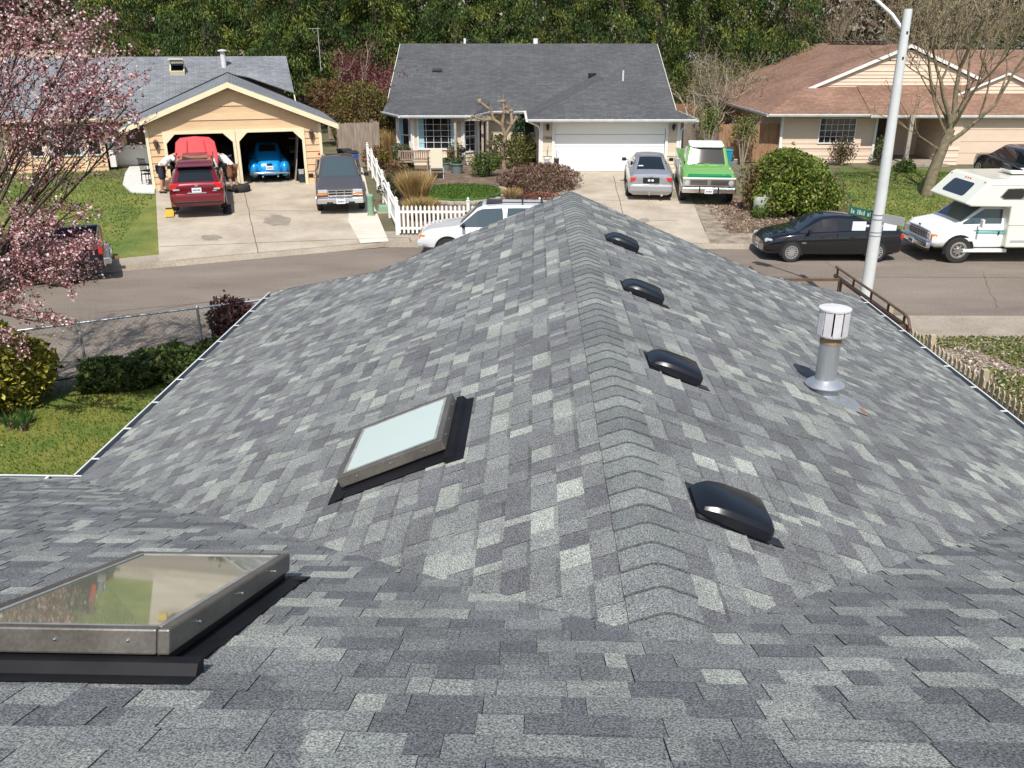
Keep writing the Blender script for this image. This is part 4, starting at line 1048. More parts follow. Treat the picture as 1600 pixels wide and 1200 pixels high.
def door_line(root, xs_, w, z0, z1, m='black'):
    for s in (-1, 1):
        b = MB()
        for x in xs_: b.box((x, s*(w+.001), (z0+z1)/2), (.010, .006, z1-z0))
        b.objs('door_gap', M[m], root)
def handles(root, xs_, w, z, m):
    for s in (-1, 1):
        for x in xs_: bx('door_handle', root, (x, s*(w+.006), z), (.15, .03, .03), m, .008)

# 1 black saloon by the kerb
t = thing('black_saloon_car', 'glossy black four door saloon parked at the kerb behind the lamp pole', 'car', (9.55, 25.95, 0), pi); t.scale = (.91, .94, .94)
P_ = paint('paint_black', (.008, .008, .011), .2, .12)
st = [(-2.24, .34, .70, .80, .62, .86, .60), (-2.20, .24, .80, .93, .68, .99, .66), (-1.98, .22, .86, 1.0, .74, 1.06, .72), (-1.55, .2, .895, 1.0, .76, 1.09, .70), (-1.15, .2, .905, .99, .76, 1.24, .62), (-.62, .2, .91, .97, .77, 1.40, .57), (-.1, .2, .91, .95, .78, 1.425, .58), (.38, .2, .91, .93, .78, 1.38, .57), (.62, .2, .91, .92, .79, 1.28, .60), (1.12, .2, .905, .90, .80, .97, .72), (1.30, .2, .90, .88, .78, .93, .72), (1.85, .21, .86, .78, .74, .83, .66), (2.14, .24, .78, .66, .66, .72, .58), (2.25, .30, .68, .58, .58, .63, .50)]
seg = [(None, None)]*3+[(None, 'rear_window'), ('window', 'rear_window'), ('window', None), (None, None), ('window', None), ('window', 'windshield'), (None, 'windshield')]+[(None, None)]*3
seg[3] = (None, 'rear_window'); loft(t, st, seg, P_)
for x in (-1.38, 1.38):
    for s in (-1, 1): wheel(t, x, s*.895, .325, spokes=14)
for s in (-1, 1):
    bx('headlight', t, (2.06, s*.62, .66), (.26, .26, .12), 'lens', .03, rz=-s*.5); bx('indicator_lamp', t, (1.97, s*.745, .66), (.16, .05, .10), 'amber', .02, rz=-s*.35)
    bx('tail_light', t, (-2.16, s*.66, .80), (.12, .30, .14), 'red_light', .02, rz=s*.35); mirror(t, .88, s*.86, .98, P_)
for s in (-1, 1): bx('grille', t, (2.235, s*.11, .56), (.04, .17, .12), 'chrome', .02)
plate(t, 2.27, .38, False); handles(t, (-.55, .42), .905, .80, P_); door_line(t, (-1.02, -.06, .98), .905, .3, .93)
bx('side_marker', t, (1.0, .91, .62), (.14, .012, .035), 'chrome', .004); bx('side_marker', t, (1.0, -.91, .62), (.14, .012, .035), 'chrome', .004)
bx('aerial_fin', t, (-.75, 0, 1.44), (.16, .04, .07), P_, .02)

# 2 white estate / SUV at the kerb
t = thing('white_suv', 'white four door utility car with roof rack parked beside the picket fence', 'car', (-.55, 26.12, 0), pi); t.scale = (.96, .96, .96)
P_ = paint('paint_white', (.72, .73, .76), .1, .25)
st = [(-2.36, .45, .80, .98, .74, 1.35, .66), (-2.28, .36, .88, 1.02, .78, 1.62, .62), (-1.7, .34, .90, 1.03, .80, 1.67, .62), (-1.1, .34, .905, 1.03, .80, 1.69, .62), (-.3, .34, .905, 1.03, .80, 1.70, .62), (.35, .34, .905, 1.03, .80, 1.66, .61), (.50, .34, .905, 1.03, .80, 1.60, .62), (1.05, .34, .90, 1.03, .80, 1.10, .74), (1.2, .34, .90, 1.0, .80, 1.07, .76), (1.95, .36, .87, .92, .78, .98, .70), (2.25, .40, .82, .80, .70, .86, .62), (2.33, .46, .76, .68, .66, .72, .58)]
seg = [(None, None), ('window', None), (None, None), ('window', None), (None, None), ('window', None), ('window', 'windshield')]+[(None, None)]*4
seg = [(None, None), ('window', None), ('window', None), (None, None), ('window', None), (None, None), ('window', 'windshield'), (None, None), (None, None), (None, None), (None, None)]
st[4] = (-.30, .34, .905, 1.03, .80, 1.70, .62); st.insert(4, (-.42, .34, .905, 1.03, .80, 1.70, .62)); seg = [(None, None), ('window', None), ('window', None), ('window', None), (None, None), ('window', None), ('window', 'windshield'), ('window', 'windshield'), (None, None), (None, None), (None, None), (None, None)]
loft(t, st, seg, P_, 'carglass_blue')
for x in (-1.42, 1.42):
    for s in (-1, 1): wheel(t, x, s*.895, .36, style='steel')
for s in (-1, 1):
    bx('headlight', t, (2.28, s*.54, .74), (.10, .28, .14), 'lens', .02, rz=-s*.15); bx('indicator_lamp', t, (2.21, s*.76, .74), (.2, .09, .14), 'amber', .02, rz=-s*.35); mirror(t, .92, s*.86, 1.12)
    b = MB(); b.tube([(-1.9, s*.58, 1.69), (-1.8, s*.58, 1.76), (.1, s*.58, 1.77), (.2, s*.58, 1.71)], .018, 6); b.obj('roof_rail', M['black'], t)
b = MB(); b.box((-.9, 0, 1.785), (.05, 1.2, .03)); b.box((-1.5, 0, 1.785), (.05, 1.2, .03)); b.obj('roof_rack_bar', M['black'], t)
bx('sunroof', t, (-.02, 0, 1.712), (.5, .8, .02), 'carglass', .02); bx('bumper', t, (2.28, 0, .52), (.22, 1.62, .2), mat('bumper_grey', (.42, .43, .45), .5), .05); bx('grille', t, (2.335, 0, .74), (.03, .7, .10), 'chrome', .01)
plate(t, 2.40, .53, False); handles(t, (-.6, .3), .905, .88, 'black'); door_line(t, (-1.25, -.36, .7), .905, .42, 1.0); bx('side_moulding', t, (0, -.91, .66), (2.6, .02, .06), 'sign_back', .005)

# 3 silver saloon on the right driveway, its back to us
t = thing('silver_saloon_car', 'silver four door saloon backed toward the street on the white garage driveway', 'car', (5.50, 35.4, .53), radians(84.5))
P_ = paint('paint_silver', (.42, .43, .46), .55, .28)
st = [(-2.36, .34, .70, .80, .60, .86, .56), (-2.31, .24, .80, .96, .70, 1.02, .66), (-2.05, .22, .84, 1.0, .72, 1.07, .68), (-1.75, .2, .865, 1.0, .72, 1.10, .66), (-1.15, .2, .88, .98, .74, 1.33, .56), (-.85, .2, .88, .97, .75, 1.41, .54), (-.15, .2, .88, .95, .76, 1.44, .55), (.38, .2, .88, .93, .76, 1.39, .55), (.6, .2, .88, .92, .76, 1.30, .57), (1.15, .2, .88, .9, .77, .98, .70), (1.85, .21, .84, .80, .72, .86, .64), (2.2, .26, .76, .68, .64, .73, .56), (2.32, .32, .66, .58, .58, .62, .50)]
seg = [(None, None)]*3+[(None, 'rear_window'), ('window', 'rear_window'), ('window', None), (None, None), ('window', None), ('window', 'windshield')]+[(None, None)]*3
loft(t, st, seg, P_)
for x in (-1.38, 1.38):
    for s in (-1, 1): wheel(t, x, s*.865, .315)
for s in (-1, 1): bx('tail_light', t, (-2.31, s*.60, .83), (.10, .36, .15), 'red_light', .02, rz=s*.22); mirror(t, .85, s*.84, 1.0)
bx('plate_panel', t, (-2.375, 0, .80), (.03, .62, .22), 'black', .02); b = MB(); b.ball((-2.40, -.05, .80), (.012, .05, .045)); b.ball((-2.40, .08, .80), (.012, .05, .045)); b.obj('plate_lamp', M['plate'], t)
bx('bumper', t, (-2.34, 0, .50), (.16, 1.66, .30), P_, .07); b = MB(); b.tube([(-2.40, -.42, .26), (-2.2, -.42, .26)], .055, 10); b.obj('exhaust', M['chrome'], t)
bx('badge', t, (-2.375, 0, .96), (.02, .12, .06), 'chrome', .01); bx('window_sticker', t, (-1.62, .38, 1.205), (.06, .18, .008), 'plate', .002, ry=-.38); handles(t, (-.5, .5), .875, .80, P_); bx('tow_loop', t, (-2.40, .05, .27), (.08, .05, .05), 'galv', .01)

# 4 green and white pickup
t = thing('green_pickup', 'two tone green and white classic pickup facing the street', 'pickup', (7.62, 34.85, .50), radians(-97))
PG = paint('paint_green', (.17, .38, .10), .1, .22); PD = paint('paint_emerald', (.0, .30, .11), .2, .2)
st = [(-.45, .45, .90, 1.17, .82, 1.22, .80), (-.42, .45, .97, 1.19, .84, 1.82, .70), (-.30, .45, .98, 1.19, .84, 1.86, .70), (.35, .45, .98, 1.19, .84, 1.87, .70), (.62, .45, .98, 1.19, .84, 1.80, .72), (.98, .45, .98, 1.19, .84, 1.26, .82), (1.15, .45, .98, 1.17, .84, 1.21, .80), (2.35, .47, .97, 1.10, .84, 1.15, .78), (2.50, .50, .96, .96, .84, 1.04, .78)]
seg = [(None, 'rear_window'), ('window', None), ('window', None), ('window', None), ('window', 'windshield'), (None, None), (None, None), (None, None)]
loft(t, st, seg, PG, 'carglass')
b = MB(); b.prism([(-.5, -.66), (.55, -.66), (.72, -.56), (.72, .56), (.55, .66), (-.5, .66)], 1.80, 1.90, 'Z'); b.obj('roof', M['white'], t, bevel=.05)
b = MB()
for s in (-1, 1): b.box((-1.72, s*.93, .86), (2.42, .10, .62)); b.box((-1.72, s*.90, 1.17), (2.42, .16, .04))
b.box((-.56, 0, .86), (.06, 1.8, .62)); b.box((-2.92, 0, .86), (.06, 1.8, .58)); b.box((-1.72, 0, .60), (2.4, 1.8, .06)); b.obj('bed', PG, t, bevel=.015)
b = MB()
for s in (-1, 1): b.box((-.6, s*.985, .60), (5.7, .02, .26))
b.obj('side_panel', M['white'], t)
b = MB(); b.box((-1.6, -.3, .95), (.7, .6, .5), rz=.3); b.box((-2.2, .3, .85), (.6, .5, .4), rz=-.2); b.obj('bed_load', M['black'], t, bevel=.08)
bx('hood_edge', t, (2.44, 0, 1.115), (.20, 1.55, .05), PD, .02); bx('hood_front', t, (2.50, 0, 1.075), (.06, 1.6, .08), PD, .02); bx('header_trim', t, (2.53, 0, 1.015), (.08, 1.94, .05), 'white', .015)
bx('grille_surround', t, (2.53, 0, .86), (.08, 1.92, .30), 'chrome', .02)
for s in (-1, 1):
    b = MB(); b.box((2.575, s*.38, .86), (.02, .62, .18)); b.obj('grille', M['black'], t)
    b = MB()
    for k in range(4): b.box((2.588, s*.38, .79+k*.045), (.012, .62, .014))
    b.obj('grille_bar', M['chrome'], t)
    b = MB(); b.lathe([(.09, 0), (.09, .02), (.05, .03)], (2.575, s*.80, .86), 16, axis='X'); b.obj('headlight', M['lens'], t, smooth=40)
    bx('bumper_guard', t, (2.74, s*.34, .60), (.05, .05, .26), 'black', .01); mirror(t, .85, s*.97, 1.33, 'alloy', (.05, .15, .2))
bx('bumper', t, (2.66, 0, .60), (.14, 1.98, .20), 'chrome', .04); plate(t, 2.74, .57, False)
b = MB(); b.bar((1.02, .45, 1.26), (1.0, .1, 1.30), .02); b.bar((1.02, -.45, 1.26), (1.0, -.1, 1.30), .02); b.obj('wiper', M['chrome'], t)
for x in (-1.75, 1.65):
    for s in (-1, 1): wheel(t, x, s*.965, .38, style='chrome')
handles(t, (-.25,), .985, 1.02, 'chrome')

# 5 grey pickup on the left driveway
c_ = G(533, 337); hd = radians(-78.5); L5 = 5.1
t = thing('grey_pickup', 'dark grey compact pickup facing the street beside the picket fence', 'pickup', (c_.x-2.45*cos(hd), c_.y+.15-2.45*sin(hd), .50), hd)
t.rotation_euler = (0, 0, hd); P_ = paint('paint_grey', (.085, .080, .082), .25, .35)
st = [(-.62, .36, .82, 1.02, .74, 1.08, .72), (-.58, .36, .85, 1.05, .76, 1.60, .60), (-.40, .36, .86, 1.05, .76, 1.64, .60), (.25, .36, .865, 1.05, .76, 1.66, .60), (.48, .36, .865, 1.05, .76, 1.60, .61), (1.12, .36, .86, 1.05, .76, 1.10, .73), (1.28, .36, .86, 1.02, .78, 1.07, .74), (2.25, .38, .84, .92, .76, .97, .68), (2.42, .42, .82, .78, .72, .84, .64)]
seg = [(None, 'rear_window'), ('window', None), ('window', None), ('window', None), ('window', 'windshield'), (None, None), (None, None), (None, None)]
loft(t, st, seg, P_, 'carglass_blue')
b = MB()
for s in (-1, 1): b.box((-1.62, s*.82, .78), (1.95, .09, .56))
b.box((-.68, 0, .78), (.05, 1.6, .56)); b.box((-2.58, 0, .78), (.06, 1.66, .54)); b.box((-1.62, 0, .52), (1.9, 1.6, .05)); b.obj('bed', P_, t, bevel=.02)
bx('grille', t, (2.455, 0, .78), (.05, .82, .19), 'black', .02)
b = MB(); b.box((2.475, 0, .875), (.04, .86, .03)); b.box((2.475, 0, .785), (.04, .84, .03)); b.box((2.475, 0, .69), (.04, .86, .03))
for y in (-.42, -.14, .14, .42): b.box((2.475, y, .78), (.04, .03, .2))
b.obj('grille_bar', M['chrome'], t, bevel=.005)
for s in (-1, 1): bx('headlight', t, (2.41, s*.61, .83), (.12, .34, .12), 'lens', .02, rz=-s*.12); bx('indicator_lamp', t, (2.41, s*.62, .73), (.12, .36, .07), 'amber', .02, rz=-s*.12); mirror(t, .95, s*.88, 1.12)
bx('bumper', t, (2.52, 0, .52), (.16, 1.66, .20), 'chrome', .05); plate(t, 2.61, .50, False); bx('bumper_opening', t, (2.57, .38, .46), (.08, .22, .08), 'black', .02); bx('bumper_opening', t, (2.57, -.38, .46), (.08, .22, .08), 'black', .02)
for x in (-1.55, 1.6):
    for s in (-1, 1): wheel(t, x, s*.835, .355, style='steel')
b = MB(); b.bar((1.1, .5, 1.10), (1.02, .0, 1.17), .018); b.bar((1.1, -.1, 1.10), (1.02, -.55, 1.15), .018); b.obj('wiper', M['black'], t)

# 6 red estate car on ramps, bonnet up
hd = radians(107.5); c_ = G(312, 343)
t = thing('red_estate_car', 'dark red estate car with its bonnet propped open outside the garage', 'car', (c_.x+2.38*cos(hd), c_.y+2.38*sin(hd)+.1, .52), hd)
P_ = paint('paint_red', (.17, .008, .016), .3, .22); PR = mat('paint_bonnet', (.50, .022, .03), .6)
z_ = .10
st = [(-2.40, .42, .78, .92, .70, 1.02, .66), (-2.36, .34, .86, 1.02, .76, 1.10, .72), (-2.28, .32, .895, 1.06, .79, 1.16, .72), (-1.78, .3, .905, 1.07, .80, 1.54, .60), (-1.68, .3, .905, 1.07, .80, 1.62, .59), (-1.0, .3, .91, 1.05, .80, 1.66, .60), (-.85, .3, .91, 1.05, .80, 1.66, .60), (.05, .3, .91, 1.02, .80, 1.65, .60), (.2, .3, .91, 1.02, .80, 1.63, .60), (.45, .3, .91, 1.01, .80, 1.56, .60), (1.12, .3, .91, .98, .80, 1.06, .74), (1.2, .3, .905, .97, .76, 1.0, .74), (2.1, .32, .86, .84, .70, .86, .68), (2.38, .4, .74, .66, .6, .70, .54)]
seg = [(None, None)]*2+[(None, 'rear_window'), (None, None), ('window', None), (None, None), ('window', None), (None, None), ('window', None), ('window', 'windshield')]+[(None, None)]*3
loft(t, st, seg, P_)
for o_ in children(t): o_.location.z += z_
bx('sunroof', t, (-.2, 0, 1.672+z_), (1.15, .86, .012), 'carglass', .01); bx('spoiler', t, (-1.83, 0, 1.615+z_), (.26, 1.22, .04), P_, .015, ry=-.12)
b = MB(); Mh = Matrix.Translation((1.18, 0, 1.02+z_)) @ Matrix.Rotation(-1.02, 4, 'Y')
Hh = [(0, .74), (.5, .76), (.95, .70), (1.12, .52), (1.16, .0)]
top = [(x, y, .03+.05*(1-(y/.78)**2)) for x, y in Hh]+[(x, -y, .03+.05*(1-(y/.78)**2)) for x, y in Hh[-2::-1]]
n = len(top); mid = [(x, 0, .09) for x, y in Hh]
vs = [Mh @ Vector(p) for p in top]+[Mh @ Vector((x, y, z-.05)) for x, y, z in top]
b.add(vs, [tuple(range(n)), tuple(range(2*n-1, n-1, -1))]+[(i, (i+1) % n, n+(i+1) % n, n+i) for i in range(n)]); 
for s in (-1, 1): 
    r0 = [Mh @ Vector(q) for q in ((.05, s*.38, .088), (1.0, s*.30, .088))]; b.bar(r0[0], r0[1], .05, .03)
b.obj('bonnet', PR, t, bevel=.015); b = MB(); b.bar((2.0, .55, .9), Mh @ Vector((.9, .5, 0)), .02); b.obj('bonnet_prop', M['black'], t)
bx('engine', t, (1.7, 0, .80+z_), (.8, 1.2, .24), 'black', .04)
for x in (-1.42, 1.42):
    for s in (-1, 1): wheel(t, x, s*.895, .34, z=.34+z_)
for s in (-1, 1):
    bx('tail_light', t, (-2.33, s*.70, 1.02+z_), (.16, .34, .20), 'red_light', .03, rz=s*.3); bx('reverse_lamp', t, (-2.40, s*.66, .92+z_), (.06, .22, .05), 'lens', .01, rz=s*.28); mirror(t, .82, s*.86, 1.10+z_)
    b = MB(); b.tube([(-1.6, s*.62, 1.66+z_), (-1.5, s*.62, 1.72+z_), (.1, s*.62, 1.72+z_), (.2, s*.62, 1.66+z_)], .022, 6); b.obj('roof_rail', M['black'], t)
bx('bumper', t, (-2.40, 0, .62+z_), (.18, 1.72, .32), P_, .07); bx('bumper_lip', t, (-2.46, 0, .50+z_), (.1, 1.5, .07), 'black', .02); bx('tailgate_trim', t, (-2.44, 0, .80+z_), (.03, .62, .04), 'chrome', .01)
plate(t, -2.46, .90+z_, True); bx('badge', t, (-2.43, 0, 1.05+z_), (.02, .11, .06), 'chrome', .01); bx('badge', t, (-2.43, -.58, .86+z_), (.02, .14, .04), 'chrome', .005)
bx('wiper', t, (-2.28, .05, 1.18+z_), (.02, .6, .02), 'black', .004)

# 7 blue beetle-shaped car in the right garage bay
p0 = L1p(-2.12, .55+2.0); hd = radians(106.5)
t = thing('blue_vintage_car', 'rounded sky blue vintage car nosed into the right garage bay', 'car', (p0.x, p0.y, .70), hd)
PB = paint('paint_blue', (.005, .26, .62), .1, .22)
st = [(-1.98, .35, .34, .48, .28, .50, .24), (-1.93, .3, .44, .64, .38, .70, .30), (-1.75, .28, .50, .80, .44, .90, .36), (-1.45, .28, .56, .90, .50, 1.06, .42), (-1.2, .28, .62, .94, .57, 1.18, .46), (-.72, .28, .70, .97, .62, 1.40, .45), (-.3, .28, .72, .97, .63, 1.48, .47), (.2, .28, .72, .96, .63, 1.47, .48), (.5, .28, .72, .95, .63, 1.38, .48), (.72, .28, .71, .93, .62, 1.04, .56), (1.2, .28, .62, .86, .52, .93, .44), (1.65, .28, .52, .72, .42, .77, .34), (1.9, .34, .40, .50, .32, .54, .26)]
seg = [(None, None)]*4+[(None, 'rear_window'), ('window', None), (None, None), ('window', None), ('window', 'windshield')]+[(None, None)]*3
loft(t, st, seg, PB, smooth=60)
for s in (-1, 1):
    for x, r in ((-1.32, .40), (1.25, .38)):
        b = MB(); b.ball((x-.05*(1 if x < 0 else -1), s*.61, .54), (.58, .25, .39), 18, 12); b.obj('fender', PB, t, smooth=60)
        wheel(t, x, s*.76, .32, w=.16, arch=False, style='chrome')
    b = MB(); b.ball((-1.84, s*.60, .64), (.05, .07, .115)); b.obj('tail_light', M['red_light'], t, smooth=60)
    b = MB(); b.ball((1.74, s*.60, .66), (.07, .09, .10)); b.obj('headlight', M['lens'], t, smooth=60)
    bx('running_board', t, (0, s*.70, .30), (1.5, .18, .05), 'black', .01)
b = MB(); b.tube([(-1.98, -.76, .42), (-2.08, -.6, .42), (-2.10, 0, .42), (-2.08, .6, .42), (-1.98, .76, .42)], .045, 8); b.obj('bumper', M['chrome'], t, smooth=50)
plate(t, -2.005, .60, True, w=.30, h=.15); b = MB(); b.ball((-1.93, 0, .74), (.05, .13, .04)); b.obj('plate_lamp', M['black'], t)
b = MB()
for y in (-.16, -.08, 0, .08, .16): b.box((-1.33, y, 1.135), (.12, .03, .012), ry=.35)
b.obj('engine_vent', M['black'], t)
for y in (-.3, .3): b = MB(); b.tube([(-2.12, y, .27), (-1.8, y, .30)], .03, 8); b.obj('exhaust', M['chrome'], t)

# 8 dark pickup on the left under the blossom
hd = math.atan2(3.25, 7.4)
t = thing('dark_pickup', 'near black full size pickup at the kerb half hidden by pink blossom', 'pickup', (-14.0, 22.62, 0), hd+pi)
P_ = paint('paint_nearblack', (.012, .012, .022), .3, .2)
st = [(-.35, .5, .92, 1.22, .84, 1.28, .82), (-.30, .5, .97, 1.25, .86, 1.85, .72), (-.1, .5, .98, 1.25, .86, 1.90, .72), (.65, .5, .98, 1.25, .86, 1.90, .72), (1.35, .5, .98, 1.22, .86, 1.85, .72), (1.9, .5, .98, 1.2, .86, 1.30, .82), (2.05, .5, .98, 1.18, .86, 1.26, .82), (2.9, .5, .95, 1.10, .84, 1.18, .76), (3.05, .55, .9, .98, .8, 1.05, .7)]
seg = [(None, 'rear_window'), ('window', None), ('window', None), ('window', None), ('window', 'windshield'), (None, None), (None, None), (None, None)]
loft(t, st, seg, P_)
b = MB()
for s in (-1, 1): b.box((-1.55, s*.93, .92), (2.3, .12, .66))
b.box((-2.72, 0, .92), (.08, 1.92, .62)); b.box((-1.55, 0, .64), (2.3, 1.8, .06)); b.box((-.42, 0, .92), (.06, 1.8, .62)); b.obj('bed', P_, t, bevel=.03)
for s in (-1, 1): bx('tail_light', t, (-2.72, s*.93, .98), (.12, .12, .42), 'red_light', .03); mirror(t, 1.65, s*.97, 1.35); bx('wheel_flare', t, (-1.65, s*1.0, .80), (1.05, .06, .1), 'black', .03)
bx('bumper', t, (-2.86, 0, .58), (.2, 1.9, .2), 'chrome', .04); plate(t, -2.97, .60, True); b = MB(); b.bar((-2.96, .0, .45), (-3.15, 0, .45), .07); b.obj('tow_hitch', M['rust'], t)
for x in (-1.65, 2.0):
    for s in (-1, 1): wheel(t, x, s*.975, .42)
bx('engine_grille', t, (3.07, 0, .85), (.05, 1.1, .25), 'chrome', .02)
b = MB()
for y0_ in (-.5, .02, .5):
    for k in range(3): b.box((-.9-.16*k, y0_, 1.27), (.06, .34, .03))
b.obj('bed_slat', M['white'], t)

# 9 motorhome
t = thing('motorhome', 'cream class C motorhome with white cab and green side stripe', 'motorhome', (16.25, 26.0, 0), pi)
CR = paint('motorhome_cream', (.78, .78, .67), .0, .35); PW = paint('cab_white', (.80, .80, .80), .0, .25)
HL = 3.95   # half length to the bumper
st = [(1.75, .42, .96, 1.12, .90, 1.62, .84), (1.9, .42, .98, 1.14, .90, 1.66, .84), (2.45, .42, .99, 1.14, .90, 1.66, .82), (3.02, .42, .99, 1.12, .90, 1.20, .86), (3.2, .42, .98, 1.06, .88, 1.14, .84), (3.72, .44, .96, .98, .86, 1.05, .78), (3.86, .5, .93, .86, .8, .92, .72)]
seg = [(None, None), ('window', None), ('window', 'windshield'), (None, None), (None, None), (None, None)]
loft(t, st, seg, PW, 'carglass_blue')
b = MB()   # coach body with the overcab: side outline, extruded across
prof = [(-3.9, .50), (1.80, .50), (1.86, 1.68), (3.02, 1.70), (3.20, 1.78), (2.62, 2.40), (2.50, 2.46), (-3.9, 2.50)]
b.prism(prof, -1.17, 1.17, 'Y'); body = b.obj('body', CR, t, bevel=.045, seg=3)
b = MB(); c0, c1 = Vector((3.20, 0, 1.78)), Vector((2.62, 0, 2.40)); nn = Vector((.62, 0, .58)).normalized()
def oc(u, v, o=.006): p = c0.lerp(c1, v)+nn*o; return (p.x, u, p.z)
b.poly([oc(-.60, .22), oc(.60, .22), oc(.66, .30), oc(.62, .74), oc(.55, .80), oc(-.55, .80), oc(-.62, .74), oc(-.66, .30)]); b.obj('window', M['glass'], t)
b = MB()
for y in (-1.0, -.12, 0.02, .16, 1.0): p = oc(y, .93, .012); b.ball(p, (.02, .03, .02), 8, 6)
b.obj('marker_lamp', M['red_light'], t)
for s in (-1, 1):
    yy = s*1.176
    def sidewin(pts, name='window', m='glass', dy=0): 
        b = MB(); b.prism(pts, yy-s*.01, yy+s*(.004+dy), 'Y'); return b.obj(name, M[m] if isinstance(m, str) else m, t)
    sidewin([(1.66, 1.92), (2.12, 1.92), (2.22, 1.98), (2.06, 2.20), (1.66, 2.21), (1.58, 2.17), (1.58, 1.96)])
    sidewin([(1.56, 1.90), (2.14, 1.90), (2.26, 1.98), (2.08, 2.22), (1.64, 2.235), (1.56, 2.19)], 'window_frame', 'alloy', -.001)
    sidewin([(.55, 1.42), (1.32, 1.42), (1.36, 1.46), (1.36, 2.08), (1.32, 2.12), (.55, 2.12), (.50, 2.08), (.50, 1.46)]); sidewin([(.53, 1.88), (1.34, 1.88), (1.34, 2.09), (.53, 2.09)], 'blind', 'curtain', .002)
    sidewin([(.53, 1.39), (1.34, 1.39), (1.39, 1.44), (1.39, 2.10), (1.34, 2.15), (.53, 2.15), (.47, 2.1), (.47, 1.44)], 'window_frame', 'black', -.001)
    sidewin([(-1.6, 1.42), (-.4, 1.42), (-.4, 2.1), (-1.6, 2.1)])
    sidewin([(-3.85, 1.16), (1.83, 1.16), (1.83, 1.18), (-3.85, 1.18)], 'stripe', 'sign_back', -.002); sidewin([(-3.85, 2.31), (2.55, 2.31), (2.55, 2.325), (-3.85, 2.325)], 'moulding', 'gutter', -.001)
    sidewin([(.2, .66), (1.70, .66), (1.70, .73), (.2, .73)], 'vent_louvre', 'sign_back', -.001)
    wheel(t, 3.10-.03, s*.985, .39, style='chrome'); wheel(t, -1.9, s*1.175, .39, style='chrome')
    gm = mat('stripe_teal%d' % (s+1), (.16, .42, .40), .4)
    bx('stripe', t, (2.25, s*.995, .98), (.95, .008, .035), gm, .001); bx('stripe', t, (2.22, s*.995, .91), (.85, .008, .05), gm, .001)
    b = MB(); b.box((2.62, s*1.20, 1.22), (.06, .16, .24)); b.bar((2.60, s*.98, 1.12), (2.62, s*1.15, 1.14), .03); b.obj('mirror', M['white'], t, bevel=.02)
    bx('headlight', t, (3.85, s*.72, .76), (.10, .26, .18), 'lens', .02, rz=-s*.12); bx('indicator_lamp', t, (3.79, s*.895, .77), (.17, .09, .17), 'amber', .02, rz=-s*.25); bx('step', t, (2.3, s*.97, .38), (1.3, .12, .10), 'white', .02)
    bx('door_handle', t, (1.98, s*1.0, .90), (.05, .02, .10), 'black', .005)
bx('grille', t, (3.865, 0, .76), (.04, 1.16, .24), 'black', .02); b = MB()
for k in range(4): b.box((3.89, 0, .67+k*.06), (.02, 1.14, .014))
for k in range(7): b.box((3.888, -.5+k*.167, .76), (.016, .014, .22))
b.obj('grille_bar', M['alloy'], t)
bx('bumper', t, (3.97, 0, .52), (.16, 1.96, .18), 'chrome', .05); bx('bumper_valance', t, (3.93, 0, .40), (.14, 1.8, .12), 'black', .03); plate(t, 4.06, .50, False)
bx('badge', t, (3.86, 0, .98), (.02, .12, .05), 'navy', .01); bx('fender_badge', t, (2.98, -1.0, 1.0), (.18, .01, .03), 'sign_back', .002)
b = MB(); b.prism([(.95, 2.50), (1.55, 2.50), (1.62, 2.60), (.88, 2.60)], -.3, .3, 'Y'); b.obj('roof_vent', M['white'], t, bevel=.02); b = MB(); b.box((1.35, 0, 2.66), (.55, .55, .03), ry=-.45); b.obj('vent_lid', M['sky_dark'], t, bevel=.01)
b = MB(); b.prism([(-.75, 2.50), (.45, 2.50), (.62, 2.58), (.35, 2.80), (-.1, 2.86), (-.75, 2.86)], -.45, .45, 'Y'); b.obj('air_conditioner', M['white'], t, bevel=.06)

# 10 dark car seen over the motorhome in the pink drive
t = thing('dark_parked_car', 'dark car partly visible above the motorhome roof by the pink garage', 'car', (21.1, 36.6, .62), pi/2)
P_ = paint('paint_navy', (.02, .022, .035), .3, .25)
loft(t, [(-2.3, .3, .75, .9, .66, .95, .6), (-2.2, .24, .85, 1.0, .74, 1.06, .7), (-1.7, .2, .9, 1.0, .76, 1.25, .66), (-1.0, .2, .9, 1.0, .76, 1.5, .6), (.3, .2, .9, .98, .76, 1.5, .6), (1.0, .2, .9, .95, .78, 1.02, .72), (2.0, .22, .84, .82, .72, .88, .64), (2.25, .3, .7, .64, .6, .7, .54)], [(None, None)]*2+[('window', 'rear_window'), ('window', None), ('window', 'windshield'), (None, None), (None, None)], P_)
for x in (-1.4, 1.4):
    for s in (-1, 1): wheel(t, x, s*.89, .33)
for s in (-1, 1): bx('tail_light', t, (-2.25, s*.66, .9), (.12, .3, .14), 'red_light', .02)

# 11 work truck with a brown ladder rack beside our house, mostly under the eave
t = thing('rack_pickup', 'brown steel ladder rack on a pickup showing past our eave', 'pickup', (5.22, 12.3, 0), -pi/2)
P_ = paint('paint_tan', (.30, .26, .20), .2, .4)
loft(t, [(.1, .4, .82, 1.0, .74, 1.05, .7), (.14, .4, .85, 1.02, .76, 1.52, .6), (.9, .4, .86, 1.02, .76, 1.56, .6), (1.1, .4, .86, 1.0, .76, 1.5, .6), (1.6, .4, .86, 1.0, .76, 1.05, .72), (2.5, .4, .82, .92, .74, .96, .66)], [(None, 'rear_window'), ('window', None), ('window', None), ('window', 'windshield'), (None, None)], P_)
b = MB()
for s in (-1, 1): b.box((-1.58, s*.82, .76), (3.3, .08, .5))
b.box((-3.2, 0, .76), (.06, 1.66, .5)); b.box((-1.58, 0, .54), (3.3, 1.6, .05)); b.obj('bed', P_, t, bevel=.02)
